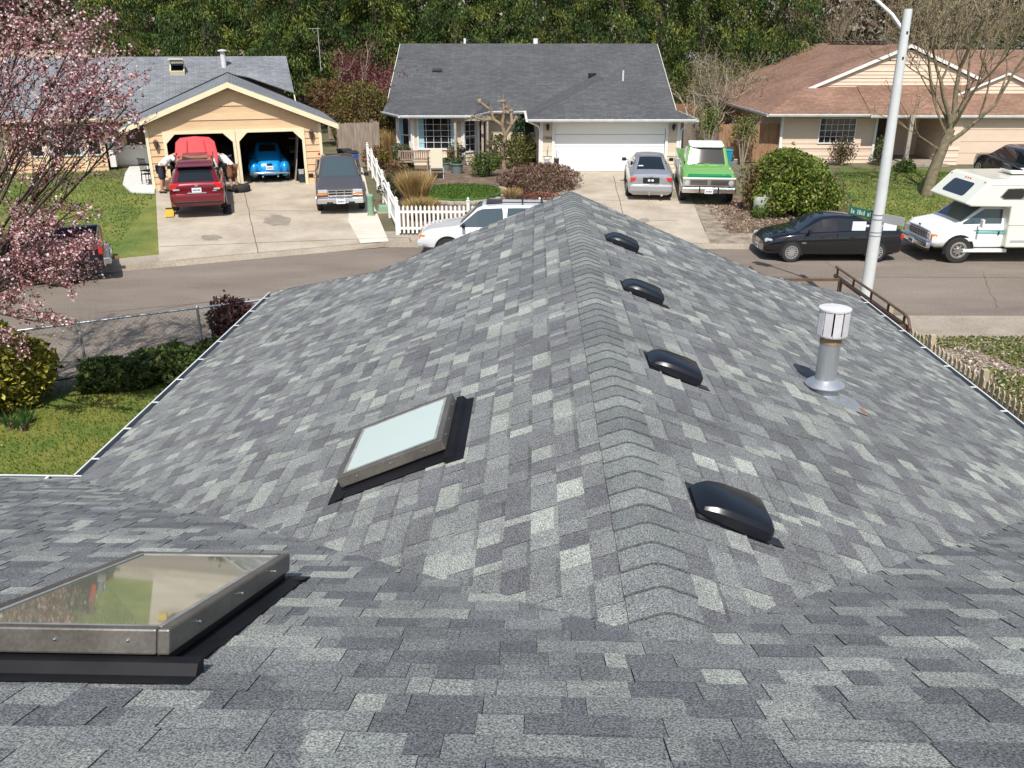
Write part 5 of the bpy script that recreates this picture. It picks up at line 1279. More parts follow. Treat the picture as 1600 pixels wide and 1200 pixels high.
for x in (-2.2, 1.7):
    for s in (-1, 1): wheel(t, x, s*.84, .34, style='steel')
b = MB(); zr_ = 2.06
for s in (-1, 1):
    y = s*.80
    b.tube([(-3.3, y, zr_+.17), (-.3, y, zr_+.17), (-.16, y, zr_+.14), (-.06, y, zr_+.02), (-.10, y, zr_-.10), (-.2, y, zr_-.13)], .022, 6)
    b.bar((-3.3, y, zr_), (-.18, y, zr_), .05, .06)
    for x in (-3.2, -2.4, -1.6, -.9, -.3): b.bar((x, y, zr_), (x, y, zr_+.17), .03, .03)
    for x, dx in ((-.20, .12), (-3.0, 0)): b.bar((x, y, zr_), (x+dx, y, .95), .06, .06)
for x in (-.22, -1.6, -3.0): b.bar((x, -.8, zr_), (x, .8, zr_), .045, .045)
b.obj('ladder_rack', M['rackbrown'], t)

t_ = bpy.data.objects['red_estate_car']; door_line(t_, (-.98, .05, 1.05), .912, .45, 1.1); handles(t_, (-.75, .3), .915, .98, M['black'])
t_ = bpy.data.objects['grey_pickup']; door_line(t_, (-.5, .92), .868, .42, 1.02); handles(t_, (-.3,), .87, .9, M['black'])
t_ = bpy.data.objects['silver_saloon_car']; door_line(t_, (-1.0, .0, 1.0), .882, .3, .92)
t_ = bpy.data.objects['green_pickup']; door_line(t_, (-.38, .9), .99, .5, 1.15)
# vehicles on the sloping drives sit with the slope
for nm, up in (('red_estate_car', 1), ('silver_saloon_car', 1), ('green_pickup', -1), ('grey_pickup', -1), ('dark_parked_car', 1)):
    o = bpy.data.objects[nm]; o.rotation_euler = (0, -up*radians(3.4), o.rotation_euler[2]); o.location.z = g(o.location.x, o.location.y)+.014
# ------------------------------------------------------------------ fences
def plank_fence(name, label, p0, p1, h, m, w=.14, seed=2, gap=.006, cap=0):
    p0, p1 = Vector((*p0, 0)), Vector((*p1, 0)); d = p1-p0; L_ = d.length; rz = math.atan2(d.y, d.x)
    t = thing(name, label, 'fence', (p0.x, p0.y, 0), rz); R_ = random.Random(seed); b = MB(); x = 0; ca, sa = cos(rz), sin(rz)
    gz = lambda x: g(p0.x+x*ca, p0.y+x*sa)
    while x < L_-.02:
        hh = h+R_.uniform(-.02, .02); z = gz(x+w/2); ww = min(w, L_-x)
        b.prism([(x, z+.03), (x+ww-gap, z+.03), (x+ww-gap, z+hh-.03), (x+ww-gap-.03, z+hh), (x+.03, z+hh), (x, z+hh-.03)], -.012+R_.uniform(-.006, .006), .010, 'Y'); x += w
    b.obj('board', M[m], t, kind=None)
    b = MB()
    for z in (.35, h-.3): b.bar((0, .035, gz(0)+z), (L_, .035, gz(L_)+z), .05, .09)
    b.obj('rail', M[m], t)
    n = max(1, int(L_/2.4))
    for i in range(n+1): b = MB(); xx = L_*i/n; b.box((xx, .06, gz(xx)+h/2), (.1, .1, h)); b.obj('post', M[m], t)
    return t
plank_fence('wooden_fence', 'weathered grey board fence between the peach garage and the picket fence', (-7.9, 40.4), (-6.15, 40.9), 2.0, 'fence_wood')
plank_fence('wooden_fence', 'old board fence running back behind the trimmed bushes', (-6.2, 41.0), (-8.9, 52), 1.9, 'fence_wood', seed=5)
plank_fence('wooden_fence', 'dark board fence in the gap behind the peach house', (-10.9, 53), (-6.2, 53.6), 1.85, 'fence_wood', seed=6)
plank_fence('wooden_fence', 'grey board fence slanting back beside the white garage door house', (7.6, 41.6), (10.3, 44.5), 1.9, 'fence_wood', seed=7)
plank_fence('wooden_fence', 'red brown board fence joined to the pink house wall', (9.9, 42.4), (12.74, 42.5), 1.8, 'fence_red', seed=8)
plank_fence('wooden_fence', 'red stained board fence deep in the shaded gap behind the yard', (8.6, 55), (13.5, 56), 1.9, 'fence_red', seed=9)
def picket(name, label, p0, p1, h, m, w=.07, sp=.14, post=2.3, ph=.12, zf=g, slope_top=False, ball=True, kind=None):
    p0, p1 = Vector((*p0, 0)), Vector((*p1, 0)); d = p1-p0; L_ = d.length; rz = math.atan2(d.y, d.x); ca, sa = cos(rz), sin(rz)
    t = thing(name, label, 'fence', (p0.x, p0.y, 0), rz); gz = lambda x: zf(p0.x+x*ca, p0.y+x*sa)
    n = int(L_/sp); b = MB()
    for i in range(n):
        x = (i+.5)*L_/n; z = gz(x)
        b.prism([(x-w/2, z+.06), (x+w/2, z+.06), (x+w/2, z+h-.05), (x, z+h), (x-w/2, z+h-.05)], -.028, -.010, 'Y')
    b.obj('picket', M[m], t, kind='stuff' if n > 100 else None)
    b = MB()
    for z in (.22, h-.22): b.bar((0, .01, gz(0)+z), (L_, .01, gz(L_)+z), .035, .08)
    b.obj('rail', M[m], t); k = max(1, round(L_/post))
    for i in range(k+1):
        x = L_*i/k; z = gz(x); b = MB(); b.box((x, .03, z+(h+ph)/2), (.1, .1, h+ph)); 
        if ball: b.lathe([(.07, 0), (.07, .02), (.03, .05), (.045, .09), (.01, .13)], (x, .03, z+h+ph), 10)
        b.obj('post', M[m], t)
    return t
fz = G(622, 367)
picket('picket_fence', 'white picket fence along the front of the garden beside the kerb', (fz.x, fz.y), (.9, fz.y-.05), .98, 'white')
picket('picket_fence', 'white picket fence running back beside the grey pickup', (fz.x, fz.y+.05), (-6.45, 39.6), 1.0, 'white', w=.10, sp=.115)
zero = lambda x, y: -.03
def tanfence():
    t = picket('picket_fence', 'tan picket fence of pointed slats beyond our right gutter', (7.72, 16.9), (7.98, 6.0), 1.0, 'tan_picket', w=.075, sp=.15, post=1.95, ph=.10, zf=zero, ball=False); return t
tanfence()
# chain link fence
p0, p1 = Vector((-12.5, 13.15, 0)), Vector((-2.4, 18.35, 0)); d = (p1-p0); L_ = d.length; rz = math.atan2(d.y, d.x)
t = thing('chain_link_fence', 'grey chain link fence with a pipe top rail between hedge and street', 'fence', p0, rz)
b = MB(); b.tube([(0, 0, 1.2), (L_, 0, 1.2)], .022, 8); b.obj('top_rail', M['galv'], t, smooth=50)
k = 5
for i in range(k+1):
    x = L_*(i+.28)/(k+.3); b = MB(); b.tube([(x, 0, -.05), (x, 0, 1.2)], .028, 8); b.lathe([(.04, 1.18), (.042, 1.22), (.01, 1.25)], (x, 0, 0), 8); b.obj('post', M['galv'], t)
b = MB(); s = .085; w = .0035; hh = 1.16; n = int((L_+hh)/s)
for i in range(n):
    x = -hh+i*s
    for sg in (1, -1):
        xa, xb = (x, x+hh); za, zb = (0.03, hh+.03)
        if sg < 0: xa, xb = xb, xa
        ts = [0., 1.]
        A_ = Vector((xa, 0, za)); B_ = Vector((xb, 0, zb)); dx = xb-xa
        t0_ = max(0, min((0-xa)/dx, (L_-xa)/dx)); t1_ = min(1, max((0-xa)/dx, (L_-xa)/dx))
        if t1_-t0_ < .02: continue
        P, Q = A_.lerp(B_, t0_), A_.lerp(B_, t1_); o_ = Vector((-(Q-P).z, 0, (Q-P).x)).normalized()*w/2
        y = .004*sg
        b.poly([P-o_+Vector((0, y, 0)), Q-o_+Vector((0, y, 0)), Q+o_+Vector((0, y, 0)), P+o_+Vector((0, y, 0))])
b.obj('wire_mesh', M['galv'], t, fixn=False)

# ------------------------------------------------------------------ lamp pole with street signs
t = thing('street_lamp', 'tall pale street light pole with an arm lamp and street name signs', 'street lamp', (7.98, 18.72, 0))
b = MB(); b.tube([(0, 0, -.03), (0.0, 0, 3.0), (-.05, 0, 6.72)], [.135, .115, .082], 20); b.obj('pole', M['pole'], t, smooth=50)
b = MB(); b.lathe([(.16, 0), (.16, .04), (.135, .06)], n=16); b.obj('base_plate', M['pole'], t)
b = MB(); b.tube([(-.06, -.0, 6.30), (-.25, .25, 6.62), (-.50, .6, 6.92), (-.72, .95, 7.02)], .035, 8); b.obj('arm', M['pole'], t, smooth=50)
b = MB(); b.prism([(-.32, -.03), (.30, -.05), (.34, .03), (.1, .12), (-.2, .12)], -.14, .14, 'Y', M=Matrix.Rotation(2.1, 3, 'Z')); o = b.obj('lamp_head', M['sign_back'], t, bevel=.03); o.location = (-.84, 1.08, 7.02)
b = MB(); b.ball((0, 0, -.06), (.2, .12, .06), 12, 6); o = b.obj('lamp_glass', M['lens'], t, smooth=50); o.location = (-.84, 1.08, 7.02)
b = MB(); b.box((-.035, -.085, 6.28), (.035, .02, .05)); b.box((-.04, -.09, 5.80), (.035, .02, .05)); b.obj('bolt', M['navy'], t)
for z in (2.16, 2.24, 2.52, 2.62): b = MB(); b.lathe([(.124, -.012), (.126, 0), (.124, .012)], (0, 0, z), 20); b.obj('strap', M['galv'], t)
b = MB(); b.box((-.34, .10, 2.34), (.30, .02, .20)); b.box((.34, .10, 2.34), (.30, .02, .20)); b.box((0, .12, 2.34), (.7, .01, .05)); b.obj('sign_back', M['plate'], t, bevel=.02)
sg = bpy.data.objects.new('street_name_sign', None); COL.objects.link(sg); sg.parent = t; sg.location = (-.0, .0, 2.58); sg.rotation_euler = (0, 0, radians(-62))
b = MB(); b.box((-.46, .0, 0), (.66, .012, .19)); b.obj('blade', M['green_sign'], sg, bevel=.01); q_ = MB()
for k, (hh_, ww_) in enumerate(((.10, .03), (.07, .04), (0, 0), (.10, .025), (.10, .04), (.07, .03), (.10, .03), (0, 0), (.07, .04), (.10, .03))):
    if hh_: q_.box((-.72+k*.058, -.008, (hh_-.10)/2), (ww_, .003, hh_))
q_.obj('sign_lettering', M['gutter'], sg, kind='stuff')
b = MB(); b.box((.40, .0, -.02), (.56, .012, .19)); b.obj('blade', M['sign_back'], sg, bevel=.01)
# ------------------------------------------------------------------ small things
def bin_(name, label, x, y, col, lid, s=1., rz=0, z=None):
    t = thing(name, label, 'bin', (x, y, g(x, y) if z is None else z), rz)
    b = MB(); b.box((0, 0, .50*s), (.50*s, .58*s, .88*s), taper=1.15); b.obj('body', M[col], t, bevel=.03)
    b = MB(); b.box((0, 0, .98*s), (.62*s, .70*s, .07)); b.box((0, -.1, 1.03*s), (.5*s, .4*s, .04)); b.obj('lid', M[lid], t, bevel=.025)
    for q in (-1, 1): b = MB(); b.lathe([(.10, -.03), (.10, .03)], (q*.24*s, .28*s, .10), 12, axis='X'); b.obj('wheel', M['rubber'], t)
M['bin_blue'] = mat('bin_blue', (.01, .07, .30), .45); M['bin_black'] = mat('bin_black', (.015, .015, .018), .45); M['bin_teal'] = mat('bin_teal', (.01, .22, .32), .5); M['util_green'] = mat('util_green', (.20, .32, .22), .6)
bin_('wheeled_bin', 'blue wheeled bin with black lid beside the peach garage wall', -6.95, 38.0, 'bin_blue', 'bin_black', 1.02, A1)
bin_('wheeled_bin', 'dark wheeled bin pressed against the peach garage corner', -7.35, 38.75, 'bin_black', 'bin_black', 1.02, A1)
bin_('wheeled_bin', 'dark bin in the shade left of the white garage corner', .85, 41.2, 'bin_black', 'bin_black', .95)
bin_('wheeled_bin', 'left one of two teal tubs behind the green pickup', 9.25, 40.6, 'bin_teal', 'bin_teal', .8); bin_('wheeled_bin', 'right one of two teal tubs behind the green pickup', 9.9, 40.7, 'bin_teal', 'bin_teal', .8)
t = thing('cardboard_box', 'open brown cardboard box standing by the grey fence behind the green pickup', 'box', (8.45, 40.7, .7)); b = MB(); b.box((0, 0, .45), (.5, .5, .9)); b.box((-.32, 0, .95), (.2, .5, .02), ry=.5); b.box((.32, 0, .95), (.2, .5, .02), ry=-.5); b.obj('carton', mat('cardboard', (.42, .27, .15), .85), t)
t = thing('black_sack', 'black rubbish sack slumped behind the green pickup bed', 'sack', (7.75, 39.6, .7)); b = MB(); b.ball((0, 0, .3), (.35, .33, .36)); b.lathe([(.10, .6), (.03, .68), (.09, .76)], n=8); b.obj('bag', M['bin_black'], t, smooth=60)
c = G(580, 337)
t = thing('utility_post', 'round pale green utility post beside the grey pickup', 'utility box', (c.x, c.y, c.z)); b = MB(); b.lathe([(.12, -.02), (.12, .62), (.125, .63), (.125, .72), (.08, .76)], n=16); b.obj('cover', M['util_green'], t, smooth=40); b = MB(); b.lathe([(.15, -.02), (.15, .04)], n=16); b.obj('base', M['concrete'], t)
c = G(600, 331); t = thing('utility_box', 'squat pale green utility box at the foot of the picket fence', 'utility box', (c.x, c.y, c.z), .3); b = MB(); b.box((0, 0, .12), (.46, .36, .26), taper=.8); b.obj('cover', M['util_green'], t, bevel=.03); b = MB(); b.box((0, 0, .0), (.54, .44, .04)); b.obj('base', M['concrete'], t)
# spare wheel, ramps
def lying_wheel(label, x, y, z, r=.36, w=.24):
    t = thing('loose_wheel', label, 'wheel', (x, y, z)); b = MB(); b.lathe([(r*.6, .02), (r-.03, 0), (r, .04), (r, w-.04), (r-.03, w), (r*.62, w-.01)], n=28); b.obj('tyre', M['rubber'], t, smooth=40)
    b = MB(); b.lathe([(r*.6, .03), (r*.62, w-.02), (r*.55, w-.01), (r*.52, w-.06), (.06, w-.03)], n=24); b.obj('rim', M['alloy'], t, smooth=30); return t
c = G(377, 299); lying_wheel('loose tyre with pale rim lying on the concrete between the garage bays', c.x, c.y, c.z+.012)
rc = bpy.data.objects['red_estate_car']
for s, lb in ((-1, 'yellow wheel ramp under the left rear tyre of the red car'), (1, 'dark wheel chock beside the right rear tyre of the red car')):
    hdg = radians(107.5); p = Vector((rc.location.x, rc.location.y, 0))+Matrix.Rotation(hdg, 3, 'Z') @ Vector((-1.55, -s*.90 if s > 0 else 1.0, 0))
    if s < 0: p = Vector((rc.location.x, rc.location.y, 0))+Matrix.Rotation(hdg, 3, 'Z') @ Vector((-1.62, 1.02, 0))
    t = thing('car_ramp', lb, 'ramp', (p.x, p.y, g(p.x, p.y)+.012), hdg); b = MB(); b.prism([(-.42, 0), (.25, 0), (.25, .16), (.05, .16), (-.05, .12)], -.14, .14, 'Y')
    b.obj('ramp', mat('ramp_paint%d' % (s+1), (.50, .34, .04) if s < 0 else (.02, .02, .022), .6), t); b = MB(); b.box((.24, 0, .18), (.03, .28, .05)); b.obj('stop', M['black'], t)
# garage clutter
p = L1p(-4.05, 2.3); t = thing('covered_car', 'dark grey covered vehicle in the left garage bay beside the raised bonnet', 'covered car', (p.x, p.y, .70), A1)
b = MB(); st_ = [(-.1, .62, .5), (0, .72, 1.0), (.8, .76, 1.25), (1.6, .76, 1.45), (2.6, .74, 1.4), (3.4, .66, .9)]
vs = []; nn_ = 9
for y, w_, h_ in st_:
    for j in range(nn_): a = pi*j/(nn_-1); vs.append((-w_*cos(a)*(1 if abs(cos(a)) < .99 else 1.02), y, max(.02, h_*sin(a)**.55)))
b.add(vs, [(i*nn_+j, i*nn_+j+1, (i+1)*nn_+j+1, (i+1)*nn_+j) for i in range(len(st_)-1) for j in range(nn_-1)]+[tuple(range(nn_)), tuple((len(st_)-1)*nn_+j for j in range(nn_-1, -1, -1))]); b.obj('cover', mat('cover_grey', (.05, .055, .052), .7), t, smooth=50)
b = MB(); b.bar((-.35, -.12, .75), (.45, -.12, .98), .07); b.obj('bar', M['sign_back'], t)
p = L1p(-1.0, .75); t = thing('plywood_sheet', 'plywood sheet leaning on the garage wall right of the blue car', 'board', (p.x, p.y, .71), A1); b = MB(); b.box((0, .6, .95), (.03, 1.2, 1.9), ry=.14); b.obj('sheet', M['oldwood'], t)
for i, (x, y, w_, h_, m_, lb) in enumerate(((-.88, .30, .26, .30, 'navy', 'small navy crate on the garage floor by the right door jamb'), (-.90, .72, .3, .5, 'black', 'black tool case behind the navy crate in the garage'), (-.9, .40, .2, .2, 'sign_back', 'small grey carton stacked on top of the navy crate'))):
    p = L1p(x, y); t = thing('storage_box', lb, 'box', (p.x, p.y, .715+(.31 if i == 2 else 0)), A1); b = MB(); b.box((0, 0, h_/2), (w_, w_, h_)); b.box((0, 0, h_-.02), (w_+.02, w_+.02, .04)); b.obj('box', M[m_], t, bevel=.01)
# white path slab, chair and table by the peach porch
sl_ = [G(x, y) for x, y in ((192, 290), (205, 302), (242, 304), (243, 262), (205, 258), (196, 272))]
b = MB(); b.prism([(p.x, p.y) for p in sl_], .70, .76, 'Z'); b.obj('patio_slab', mat('pale_slab', (.55, .55, .52), .85, (.62, .62, .6), ns=2), kind='structure')
c = G(228, 288)
def patio_chair(label, x, y, z, rz, m='black', s=1.):
    t = thing('patio_chair', label, 'chair', (x, y, z), rz); b = MB(); b.box((0, 0, .43*s), (.5*s, .48*s, .03)); b.obj('seat', M[m], t)
    b = MB()
    for k in range(6): b.bar((-.2*s+k*.08*s, .22*s, .45*s), (-.2*s+k*.08*s, .30*s, .92*s), .02)
    b.bar((-.24*s, .30*s, .93*s), (.24*s, .30*s, .93*s), .03); b.obj('backrest', M[m], t)
    for a in (-1, 1):
        for q in (-1, 1): b = MB(); b.bar((a*.22*s, q*.2*s, .43*s), (a*.24*s, q*.24*s, 0), .025); b.obj('leg', M[m], t)
        b = MB(); b.bar((a*.25*s, -.22*s, .66*s), (a*.25*s, .26*s, .68*s), .03); b.bar((a*.25*s, -.2*s, .43*s), (a*.25*s, -.2*s, .66*s), .02); b.obj('armrest', M[m], t)
    return t
patio_chair('black metal patio chair on the pale slab by the peach porch', c.x, c.y+.5, .76, 2.6); 
t = thing('side_table', 'small dark slatted table on the pale slab beside the patio chair', 'table', (c.x+.2, c.y-.1, .76)); b = MB()
for k in range(7): b.box((-.2+k*.067, 0, .38), (.045, .42, .02))
b.obj('tabletop', M['black'], t)
for a in (-1, 1):
    for q in (-1, 1): b = MB(); b.bar((a*.19, q*.19, .37), (a*.21, q*.21, 0), .02); b.obj('leg', M['black'], t)
# garden: bench, folding chair, planters, arbour, round lawn
c = G(650, 268); t = thing('garden_bench', 'weathered wooden bench in front of the bay window', 'bench', (c.x-.1, c.y, c.z)); b = MB()
for k in range(5): b.box((0, -.18+k*.09, .43), (1.35, .075, .025))
b.obj('seat', M['teak'], t); b = MB()
for k in range(13): b.box((-.6+k*.1, .24, .66), (.055, .02, .36))
b.box((0, .24, .86), (1.35, .04, .07)); b.box((0, .24, .49), (1.35, .035, .05)); b.obj('backrest', M['teak'], t)
for a in (-1, 1):
    for q, h in ((-.2, .42), (.24, .86)): b = MB(); b.box((a*.65, q, h/2), (.06, .06, h)); b.obj('leg', M['teak'], t)
    b = MB(); b.box((a*.65, 0, .63), (.06, .5, .04)); b.obj('armrest', M['teak'], t)
c = G(683, 278); t = thing('folding_chair', 'beige fabric recliner chair beside the wooden bench', 'chair', (c.x, c.y, c.z), .1); b = MB(); b.box((0, .28, .72), (.52, .04, .95), rx=-.28); b.obj('backrest', mat('beige_fabric', (.52, .47, .36), .85), t, bevel=.015)
b = MB(); b.box((0, -.12, .38), (.5, .5, .04)); b.obj('seat', M['black'], t)
for a in (-1, 1):
    for q in (-1, 1): b = MB(); b.bar((a*.27, q*.05, .45), (a*.27, q*.34, 0), .03); b.obj('leg', M['black'], t)
for x, y, s, lb in ((714, 271, .30, 'large grey glazed planter near the arbour'), (697, 266, .24, 'smaller grey glazed planter behind the beige chair'), (625, 266, .3, 'brown wooden planter tub left of the bench')):
    c = G(x, y); t = thing('planter', lb, 'planter', (c.x, c.y, c.z)); b = MB(); b.lathe([(s*.75, 0), (s*.95, s*1.3), (s*1.08, s*1.32), (s*1.08, s*1.5), (s*.9, s*1.5), (s*.85, s*1.35)], n=18); b.obj('pot', mat('glaze%d' % x, (.15, .19, .19) if s != .3 or x > 700 else (.30, .15, .09), .4), t, smooth=35)
    P = blobpts(160, (0, 0, s*1.7), (s*.9, s*.9, s*.7)); leafobj('foliage', P, .07, pick([(.05, .10, .02), (.10, .15, .04)], len(P)), M['leaf'], t)
t = thing('garden_arbour', 'bare grey timber arbour in front of the entry door', 'arbour', (0, 0, 0)); pa = [G(717, 258), G(733, 264), G(755, 262), G(757, 268)]
b = MB()
A_, B_ = Vector((-2.62, 41.0, .7)), Vector((-1.35, 40.7, .7)); C_ = Vector((-2.35, 41.9, .7)); D_ = Vector((-1.15, 41.7, .7))
for q in (A_, B_, C_, D_): bb = MB(); bb.bar(q, q+Vector((0, 0, 2.1)), .10, .10); bb.obj('post', M['oldwood'], t)
bb = MB()
for p, q in ((A_, B_), (C_, D_)): bb.bar(p+Vector((-.2, 0, 2.13)), q+Vector((.2, 0, 2.13)), .05, .12)
for k in range(6): u = k/5; p, q = A_.lerp(B_, u), C_.lerp(D_, u); bb.bar(p+Vector((0, -.15, 2.2)), q+Vector((0, .15, 2.2)), .04, .05)
bb.obj('crossbeam', M['oldwood'], t); bb = MB(); q = Vector((-2.3, 41.0, 1.45)); bb.ball(q, (.16, .12, .14)); bb.bar(q, q+Vector((0, 0, .75)), .01); bb.obj('hanging_basket', M['black'], t)
cx_, cy_ = -2.02, 34.55; rxx, ryy = 1.62, 1.95
b = MB(); n = 40; P = [(cx_+rxx*cos(2*pi*i/n), cy_+ryy*sin(2*pi*i/n)) for i in range(n)]
b.prism(P, .2, .60, 'Z'); b.obj('lawn', mat('round_lawn', (.055, .12, .012), .9, (.10, .16, .03), ns=1.5, speck=.3, speck_s=40, bump=.02, bs=30), kind='structure')
t = thing('stone_edging', 'low stacked stone wall ringing the small round lawn', 'garden wall', (cx_, cy_, .3)); b = MB()
for i in range(46):
    a = 2*pi*i/46; k = random.uniform(.98, 1.04)
    for lay in ((0,) if sin(a) > .3 else (0, 1)):
        z = .10+lay*.13-(.0 if lay else .0); b.box(((rxx+.10)*k*cos(a+lay*.07), (ryy+.10)*k*sin(a+lay*.07), z-.0+(-.05 if sin(a) < -.2 else .08)), (.20, random.uniform(.20, .30), .12), rz=a+random.uniform(-.1, .1))
b.obj('stone', M['stone'], t, bevel=.02)
c = G(1190, 338); t = thing('boulder', 'round grey green boulder at the foot of the big hedge', 'boulder', (c.x, c.y, c.z)); b = MB(); b.ball((0, 0, .38), (.36, .3, .45), 14, 10)
for i, v in enumerate(b.v): k = 1+.10*sin(v[0]*9+v[2]*7)+.06*cos(v[1]*13+v[2]*4); b.v[i] = (v[0]*k, v[1]*k, v[2]*k)
b.obj('rock', M['boulder'], t, smooth=60)
c = G(857, 270)
for dx, h, m_, lb in ((-.0, .85, 'alloy', 'upright silver golf cart leaning by the garage corner'), (.42, .8, 'black', 'black bag and trolley standing by the garage corner')):
    t = thing('hand_trolley', lb, 'trolley', (1.55+dx, 38.95, .71)); b = MB(); b.box((0, 0, .36), (.22, .2, .6), rx=-.15); b.obj('bag', M[m_], t, bevel=.05); b = MB(); b.tube([(-.05, -.1, .1), (0, .05, .7), (0, -.12, 1.0)], .018, 6); b.obj('handle', M['alloy'], t)
    for s in (-1, 1): b = MB(); b.lathe([(.13, -.015), (.13, .015)], (s*.17, -.02, .13), 14, axis='X'); b.obj('wheel', M['rubber'], t)
c = G(858, 290); t = thing('garden_stake', 'thin metal garden stake at the edge of the heather bed', 'stake', (c.x-.05, c.y, c.z)); b = MB(); b.tube([(0, 0, 0), (-.02, .02, 1.55)], .012, 6); b.obj('rod', M['sign_back'], t); b = MB(); b.box((-.02, 0, 1.57), (.05, .05, .06)); b.obj('tip', M['sign_back'], t)
t = thing('metal_frame', 'pale tubular metal frame leaning beside the green pickup', 'frame', (8.75, 36.4, .6)); b = MB()
for p, q in (((-.2, 1.2, 1.1), (.2, -1.0, .6)), ((.1, 1.2, 1.1), (.5, -1.0, .6)), ((-.2, 1.2, 1.1), (.1, 1.2, 1.1)), ((.2, -1, .6), (.5, -1, .6)), ((.2, -1, .6), (.2, -1.1, 0)), ((.5, -1, .6), (.5, -1.1, 0)), ((-.2, 1.2, 1.1), (-.2, 1.3, 0)), ((0, .1, .85), (.3, .1, .85))): b.bar(p, q, .03)
b.obj('tube', M['alloy'], t)
t = thing('television_aerial', 'thin rooftop aerial mast at the right end of the peach house ridge', 'aerial', (-9.9, 47.3, 5.3)); b = MB(); b.tube([(0, 0, -.6), (0, 0, 1.5)], .02, 6); b.obj('mast', M['sign_back'], t); b = MB(); b.bar((-.5, 0, 1.45), (.1, 0, 1.45), .02)
for k in range(4): b.bar((-.45+k*.15, -.25, 1.45), (-.45+k*.15, .25, 1.45), .012)
b.obj('element', M['sign_back'], t)

# ------------------------------------------------------------------ two men working under the bonnet
def person(label, loc, rz, P, rad, cloth, hairm='hair'):
    """P: joint positions; body is one skinned surface, clothes are their own skinned shells"""
    t = thing('person', label, 'person', loc, rz)
    def skin(name, joints, edges, radii, m, root=0):
        me = bpy.data.meshes.new(name); me.from_pydata([P[j] for j in joints], [(joints.index(a), joints.index(b_)) for a, b_ in edges], []); me.materials.append(m)
        o = bpy.data.objects.new(name, me); COL.objects.link(o); o.parent = t
        s = o.modifiers.new('skin', 'SKIN'); s.use_smooth_shade = True; sv = me.skin_vertices[0].data
        for i, j in enumerate(joints): sv[i].radius = (radii[j], radii[j]); sv[i].use_root = (i == root)
        u = o.modifiers.new('sub', 'SUBSURF'); u.levels = 2; u.render_levels = 2; return o
    E_ = [('pelvis', 'waist'), ('waist', 'chest'), ('chest', 'neck'), ('neck', 'head'), ('head', 'crown')]
    for s in 'LR': E_ += [('chest', 'sh'+s), ('sh'+s, 'el'+s), ('el'+s, 'wr'+s), ('wr'+s, 'ha'+s), ('pelvis', 'hip'+s), ('hip'+s, 'kn'+s), ('kn'+s, 'an'+s), ('an'+s, 'to'+s)]
    names = ['pelvis']+[n for n in P if n != 'pelvis']
    body = skin('body', names, E_, rad, M['skin'])
    R2 = dict(rad)
    for k_ in R2: R2[k_] = rad[k_]+.022
    nm = ['waist', 'pelvis', 'chest', 'shL', 'shR', 'slL', 'slR']
    for s in 'LR': P['sl'+s] = tuple(Vector(P['sh'+s]).lerp(Vector(P['el'+s]), .6)); R2['sl'+s] = rad['el'+s]+.035
    skin('shirt', nm, [('pelvis', 'waist'), ('waist', 'chest'), ('chest', 'shL'), ('chest', 'shR'), ('shL', 'slL'), ('shR', 'slR')], R2, M[cloth[0]])
    for s in 'LR': P['sk'+s] = tuple(Vector(P['hip'+s]).lerp(Vector(P['kn'+s]), 1.05)); R2['sk'+s] = rad['kn'+s]+.06; R2['hip'+s] = rad['hip'+s]+.035
    R2['pelvis'] = rad['pelvis']+.045
    skin('shorts', ['pelvis', 'hipL', 'hipR', 'skL', 'skR'], [('pelvis', 'hipL'), ('pelvis', 'hipR'), ('hipL', 'skL'), ('hipR', 'skR')], R2, M[cloth[1]])
    h = Vector(P['crown']).lerp(Vector(P['head']), .35); f = Vector(P['face'] if 'face' in P else (0, 0, 0))
    b = MB(); b.ball(h+Vector((0, 0, .025)), (.095, .105, .095), 14, 10); b.obj('hair', M[hairm], t, smooth=60)
    hd_ = Vector(P['head']); fd = (Vector(P['crown'])-Vector(P['neck'])).normalized(); dn = Vector((0, 0, -1)); dn = (dn-fd*dn.dot(fd)).normalized(); sd = fd.cross(dn)
    b = MB(); b.ball(hd_+dn*.10, (.018, .018, .022), 8, 6)
    for s in (-1, 1): b.ball(hd_+sd*s*.088, (.02, .02, .03), 8, 6)
    b.obj('nose_and_ears', M['skin'], t, smooth=60)
    b = MB()
    for s in (-1, 1): b.ball(hd_+dn*.088+fd*.03+sd*s*.035, (.011, .011, .011), 8, 6)
    b.obj('eyes', M['hair'], t)
    b = MB(); b.bar(hd_+dn*.09-fd*.045-sd*.025, hd_+dn*.09-fd*.045+sd*.025, .01); b.obj('mouth', mat('lip', (.30, .10, .08), .6), t)
    for s in 'LR':
        w0 = Vector(P['ha'+s]); d_ = (w0-Vector(P['wr'+s])).normalized(); sx = d_.cross(Vector((0, 0, 1))).normalized()
        b = MB()
        for k in range(4): q = w0+sx*(k-1.5)*.02; l_ = (.07, .08, .075, .06)[k]; b.tube([q, q+d_*l_*.55, q+d_*l_*.9+Vector((0, 0, -.02))], [.011, .010, .007], 6)
        q = w0-sx*.035-d_*.03; b.tube([q, q-sx*.03+d_*.02, q-sx*.04+d_*.055], [.012, .011, .008], 6); b.obj('finger', M['skin'], t, smooth=60)
        a_ = Vector(P['an'+s]); to = Vector(P['to'+s]); b = MB(); m_ = a_.lerp(to, .45); b.box((m_.x, m_.y, .045), (.29, .10, .085), rz=math.atan2(to.y-a_.y, to.x-a_.x)); b.obj('shoe', M['black'], t, bevel=.03)
    return t
rad = dict(pelvis=.13, waist=.125, chest=.145, neck=.06, head=.085, crown=.075, shL=.065, shR=.065, elL=.045, elR=.045, wrL=.03, wrR=.03, haL=.036, haR=.036, hipL=.095, hipR=.095, knL=.062, knR=.062, anL=.042, anR=.042, toL=.035, toR=.035)
